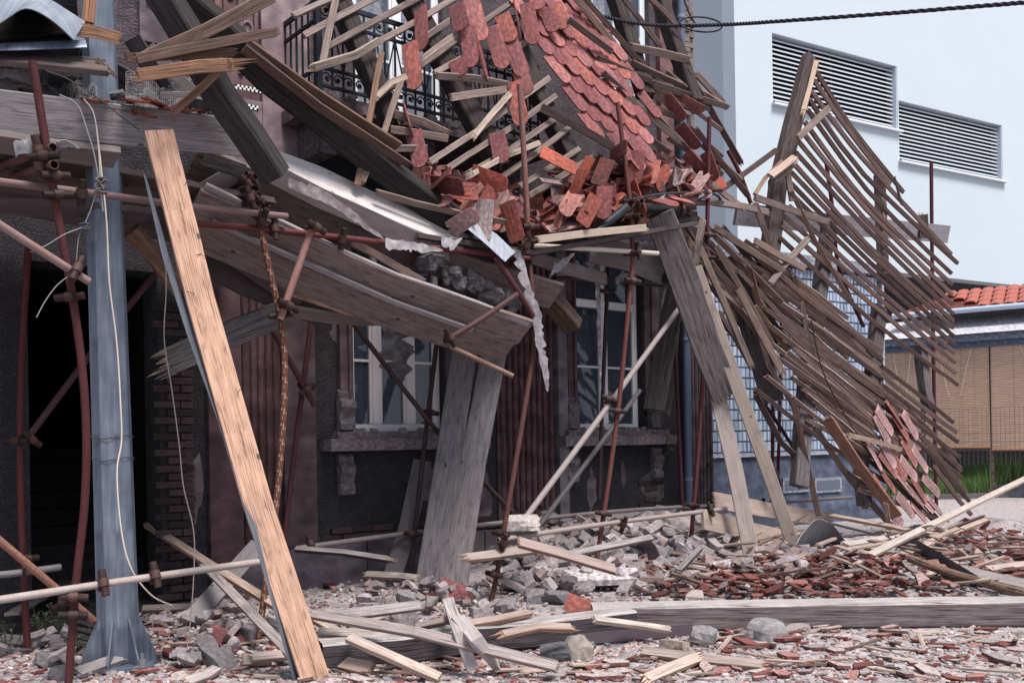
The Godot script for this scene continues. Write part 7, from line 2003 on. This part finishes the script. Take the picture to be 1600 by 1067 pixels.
	var deep := [rgb(160, 104, 97), rgb(134, 82, 77), rgb(190, 164, 159), rgb(112, 70, 67), rgb(172, 126, 119), rgb(150, 140, 140)]
	var deep_shards := []
	for k in 40: deep_shards.append(shard_mesh(deep[k % 6], 800 + k))
	var sz := [[1060, 1290, 885, 935, 50, 0.6, "broken red tile piece in the shard pile left of the long pale lath", "tile pieces in the shard pile, left part"], [1290, 1500, 870, 935, 60, 0.6, "broken red tile piece in the shard pile before the curled sheets", "tile pieces in the shard pile, right part"], [1480, 1640, 830, 910, 30, 0.6, "broken tile piece in the scatter at the right edge", "tile pieces at the right edge"]]
	for z in sz:
		for k in z[4]:
			var p := on_rubble(rng.randf_range(z[0], z[1]), rng.randf_range(z[2], z[3]))
			p.y += rng.randf_range(0.02, 0.14)
			shard_at(p, deep_shards, rng.randf_range(0.9, 1.6), z[5], z[6].replace("broken", ["broken", "large broken", "dusty", "pointed"][k % 4]), z[7])
	var fz := [[470, 900, 1000, 1066, 42, "broken tile piece lying flat in the front middle", "tile pieces in the front middle"], [880, 1250, 990, 1066, 46, "broken tile piece lying flat in the foreground before the long beam", "tile pieces in the foreground before the long beam"], [1230, 1610, 985, 1066, 46, "broken tile piece lying flat in the right foreground", "tile pieces in the right foreground"], [200, 480, 1000, 1066, 14, "broken tile piece lying flat in the left foreground", "tile pieces in the left foreground"], [480, 800, 900, 985, 12, "broken tile piece in the rubble behind the crossed laths", "tile pieces behind the crossed laths"]]
	for z in fz:
		for k in z[4]:
			var p := on_rubble(rng.randf_range(z[0], z[1]), rng.randf_range(z[2], z[3]))
			p.y += rng.randf_range(0.008, 0.035)
			shard_at(p, shards, rng.randf_range(0.7, 1.5), 0.13, z[5].replace("broken", ["broken", "large broken", "dusty", "split"][k % 4]), z[6])
	for q in [[712, 925, "dusty red tile standing on edge at the foot of the wide planks"], [915, 952, "pink tile piece standing at the left end of the long heavy beam"], [355, 1002, "dark tile piece standing in the rubble at left"]]:
		var p := on_rubble(q[0], q[1] + 8)
		put_tile(p + Vector3(0, 0.06, 0), Vector3(0.9, -0.3, 0.2), to_cam(p) + Vector3(0, 1.0 if q[1] > 1000 else 0.1, 0), rng.randi() % 12, q[2])
	# thin wood splinters strewn about
	for k in 70:
		var p := on_rubble(rng.randf_range(380, 1600), rng.randf_range(985, 1064))
		var d := Vector3(rng.randf_range(-1, 1), 0.04, rng.randf_range(-0.5, 0.5)).normalized() * rng.randf_range(0.06, 0.22)
		board("wood_splinter", "%s thin wood splinter in the foreground shards, %s" % [["tan", "dark", "pale"][k % 3], "left" if p.x < -0.5 else ("middle" if p.x < 1.4 else "right")], "splinter", [p + Vector3(0, 0.03, 0) - d, p + Vector3(0, 0.035, 0) + d], rng.randf_range(0.015, 0.04), 0.015, "lath", vary([rgb(190, 168, 150), rgb(140, 112, 100), rgb(210, 190, 170)][k % 3], 0.1), {"face": Vector3.UP, "s0": 0.05, "s1": 0.05, "group": "wood splinters in the foreground"})
	for k in 60:
		var p := on_rubble(rng.randf_range(1040, 1620), rng.randf_range(835, 930))
		var d := Vector3(rng.randf_range(-1, 1), rng.randf_range(-0.2, 0.2), rng.randf_range(-0.6, 0.6)).normalized() * rng.randf_range(0.12, 0.45)
		board("wood_splinter", "%s split lath piece in the shard pile behind the long beam, %s" % [["pale", "dark", "light tan"][k % 3], "left part" if p.x < 3.2 else ("middle" if p.x < 4.6 else "right part")], "splinter", [p + Vector3(0, 0.12, 0) - d, p + Vector3(0, 0.12, 0) + d], rng.randf_range(0.03, 0.07), 0.025, "lath", vary([rgb(180, 158, 142), rgb(134, 112, 104), rgb(206, 184, 162)][k % 3], 0.1), {"face": Vector3.UP, "tilt": rng.randf_range(-30, 30), "s0": 0.08, "s1": 0.08, "group": "split lath pieces in the shard pile"})
	# grit
	var chips := [stone_mesh(0.018, 5, 0.6, Color(1, 1, 1), 0.3), shard_mesh(Color(1, 1, 1), 6)]
	for kind in 2:
		var mm := MultiMesh.new()
		mm.transform_format = MultiMesh.TRANSFORM_3D
		mm.use_colors = true
		mm.mesh = chips[kind]
		var n := 5600 if kind == 0 else 5000
		mm.instance_count = n
		for k in n:
			var u := rng.randf_range(-30, 1640)
			var v := rng.randf_range(905, 1075)
			if k % 4 == 0: v = rng.randf_range(985, 1075)
			if u > 1150 and k % 5 == 0: v = rng.randf_range(820, 900)
			var p := on_rubble(u, v)
			var deep_one := false
			var sc := rng.randf_range(0.3, 1.3) if kind == 0 else rng.randf_range(0.12, 0.45)
			if kind == 1 and k % 8 == 0: sc = rng.randf_range(0.5, 0.95)
			if kind == 1 and k % 3 == 0 and u > 1000:
				v = rng.randf_range(880 if u < 1400 else 838, 938)
				p = on_rubble(u, v) + Vector3(0, rng.randf_range(0, 0.12), 0)
				sc = rng.randf_range(0.5, 1.25)
				deep_one = true
			var c: Color = vary([rgb(206, 200, 202), rgb(186, 180, 184), rgb(220, 214, 212), rgb(196, 168, 162)][rng.randi() % 4], 0.15) if kind == 0 else vary(deep[rng.randi() % 6] if deep_one else tones[rng.randi() % 7], 0.12)
			mm.set_instance_transform(k, Transform3D(Basis.from_euler(Vector3(rng.randf_range(-0.3, 0.3), rng.randf() * TAU, rng.randf_range(-0.3, 0.3))).scaled(Vector3.ONE * sc), p + Vector3(0, 0.006, 0)))
			mm.set_instance_color(k, lin(c))
		var g := MultiMeshInstance3D.new()
		g.name = "grit" if kind == 0 else "tile_crumbs"
		g.multimesh = mm
		g.material_override = M.shard
		tag(g, "grey grit and small stones strewn over the ground" if kind == 0 else "small crumbs of broken tile strewn over the ground", "grit" if kind == 0 else "tile crumbs", "", "stuff")
		add_child(g)

func shard_mesh(tint: Color, sd: int) -> ArrayMesh:
	var r := RandomNumberGenerator.new()
	r.seed = sd
	var s := Shape.new()
	var n := r.randi_range(4, 6)
	var pts: Array[Vector2] = []
	var ph := r.randf() * TAU
	for k in n:
		var a := ph + TAU * k / n + r.randf_range(-0.25, 0.25)
		pts.append(Vector2(cos(a) * r.randf_range(0.06, 0.125), sin(a) * r.randf_range(0.03, 0.06)))
	var t := 0.0085
	var top := lin(tint)
	var rim := lin(Color(tint.r, tint.g, tint.b).lerp(rgb(112, 66, 63), 0.7)) if tint != Color(1, 1, 1) else top
	for k in n:
		var a := pts[k]
		var b := pts[(k + 1) % n]
		for y in [t, -t]:
			s.tri(Vector3(0, y * 1.1, 0), Vector3(a.x, y, a.y), Vector3(b.x, y, b.y), Vector3(0, y, 0), Vector2.ZERO, a, b, top)
		s.flat(Vector3(a.x, t, a.y), Vector3(b.x, t, b.y), Vector3(b.x, -t, b.y), Vector3(a.x, -t, a.y), Vector3(a.x + b.x, 0, a.y + b.y), rim)
	return s.done()

func shard_at(p: Vector3, shards: Array, sc: float, tip: float, label: String, group: String):
	var b := Basis.from_euler(Vector3(rng.randf_range(-tip, tip), rng.randf() * TAU, rng.randf_range(-tip, tip))).scaled(Vector3.ONE * sc)
	solo("tile_shard", shards[rng.randi() % shards.size()], M.shard, Transform3D(b, p), label, "tile shard", group)

# ---------------------------------------------------------------- the rest
func make_small_things():
	# twisted overhead cable: two strands round each other
	var o := thing("overhead_cable", "thick black twisted overhead cable crossing the top right before the white wall", "cable", Transform3D(Basis.IDENTITY, at(938, 25, 11.0)))
	var axis := []
	var key := [[936, 24, 11.5], [1000, 37, 11.2], [1063, 40, 10.9], [1140, 38, 10.6], [1220, 33, 10.2], [1400, 20, 9.4], [1600, 4, 8.6], [1700, -4, 8.2], [2300, -60, 6.6], [3400, -150, 5.0]]
	for q in key: axis.append(at(q[0], q[1], q[2]) - o.position)
	axis = smooth_path(axis, 40)
	for strand in 3:
		var pts := []
		for i in axis.size():
			var dir: Vector3 = (axis[mini(i + 1, axis.size() - 1)] - axis[maxi(i - 1, 0)]).normalized()
			var sx := dir.cross(Vector3.UP).normalized()
			var a := i * 0.75 + strand * TAU / 3.0
			pts.append(axis[i] + (sx * cos(a) + dir.cross(sx) * sin(a)) * 0.0115)
		var s := Shape.new()
		s.tube(pts, 0.0105, lin(rgb(44, 46, 54)), 6)
		part(o, "strand", s.done(), M.cable)
	var ring := []
	for k in 15:
		var a := TAU * k / 14.0 * 0.96
		ring.append(at(1096 + 33 * cos(a), 38 + 11.5 * sin(a) + 0.08 * 33 * cos(a), 10.8))
	wire("cable_loop", "loop of thin black cable tied into the overhead cable", "cable", ring, 0.010, rgb(34, 36, 42))
	wire("cable_loop", "thin cable end dropping from the top to the overhead cable", "cable", [at(1066, -10, 10.9), at(1076, 18, 10.9), at(1086, 36, 10.9)], 0.012, rgb(40, 42, 48))
	# orange-yellow paint of the plant on the sill
	var s := Shape.new()
	for k in 60:
		var p := Vector3(rng.randf_range(-0.10, 0.10), rng.randf_range(-0.22, 0.03), rng.randf_range(-0.03, 0.08))
		var a := Vector3(rng.randf_range(-1, 1), rng.randf_range(-1, 0.6), rng.randf_range(-0.5, 1)).normalized() * 0.04
		var w := a.cross(Vector3(0.2, 1, 0.4)).normalized() * 0.012
		s.quad(p, p + a * 0.5 + w, p + a, p + a * 0.5 - w, Vector3.BACK, Vector2.ZERO, Vector2.ZERO, Vector2.ZERO, Vector2.ZERO, lin(vary(rgb(70, 96, 60), 0.25)))
	solo("sill_plant", s.done(), M.leaf, Transform3D(Basis(Vector3.UP, front_turn), sp(1046, 684, 0.2)), "small green plant growing from the right end of the right window sill", "plant")
	# nails and twigs on the orange plank
	for q in [[288, 290, 16], [308, 402, 22], [318, 404, -20], [372, 612, 18], [300, 462, -14]]:
		var p := sp(q[0], q[1], 2.72)
		var near := EYE + (p - EYE) * 0.985
		wire("bent_nail", "bent nail sticking out of the orange plank, %s" % ["topmost", "upper of the middle pair", "right of the middle pair", "lowest", "below the middle pair"][[288, 308, 318, 372, 300].find(q[0])], "nail", [near, near + Vector3(0.02, 0.012, 0.03), near + Vector3(0.002 * q[2], 0.02, 0.04)], 0.0025, rgb(60, 50, 48))
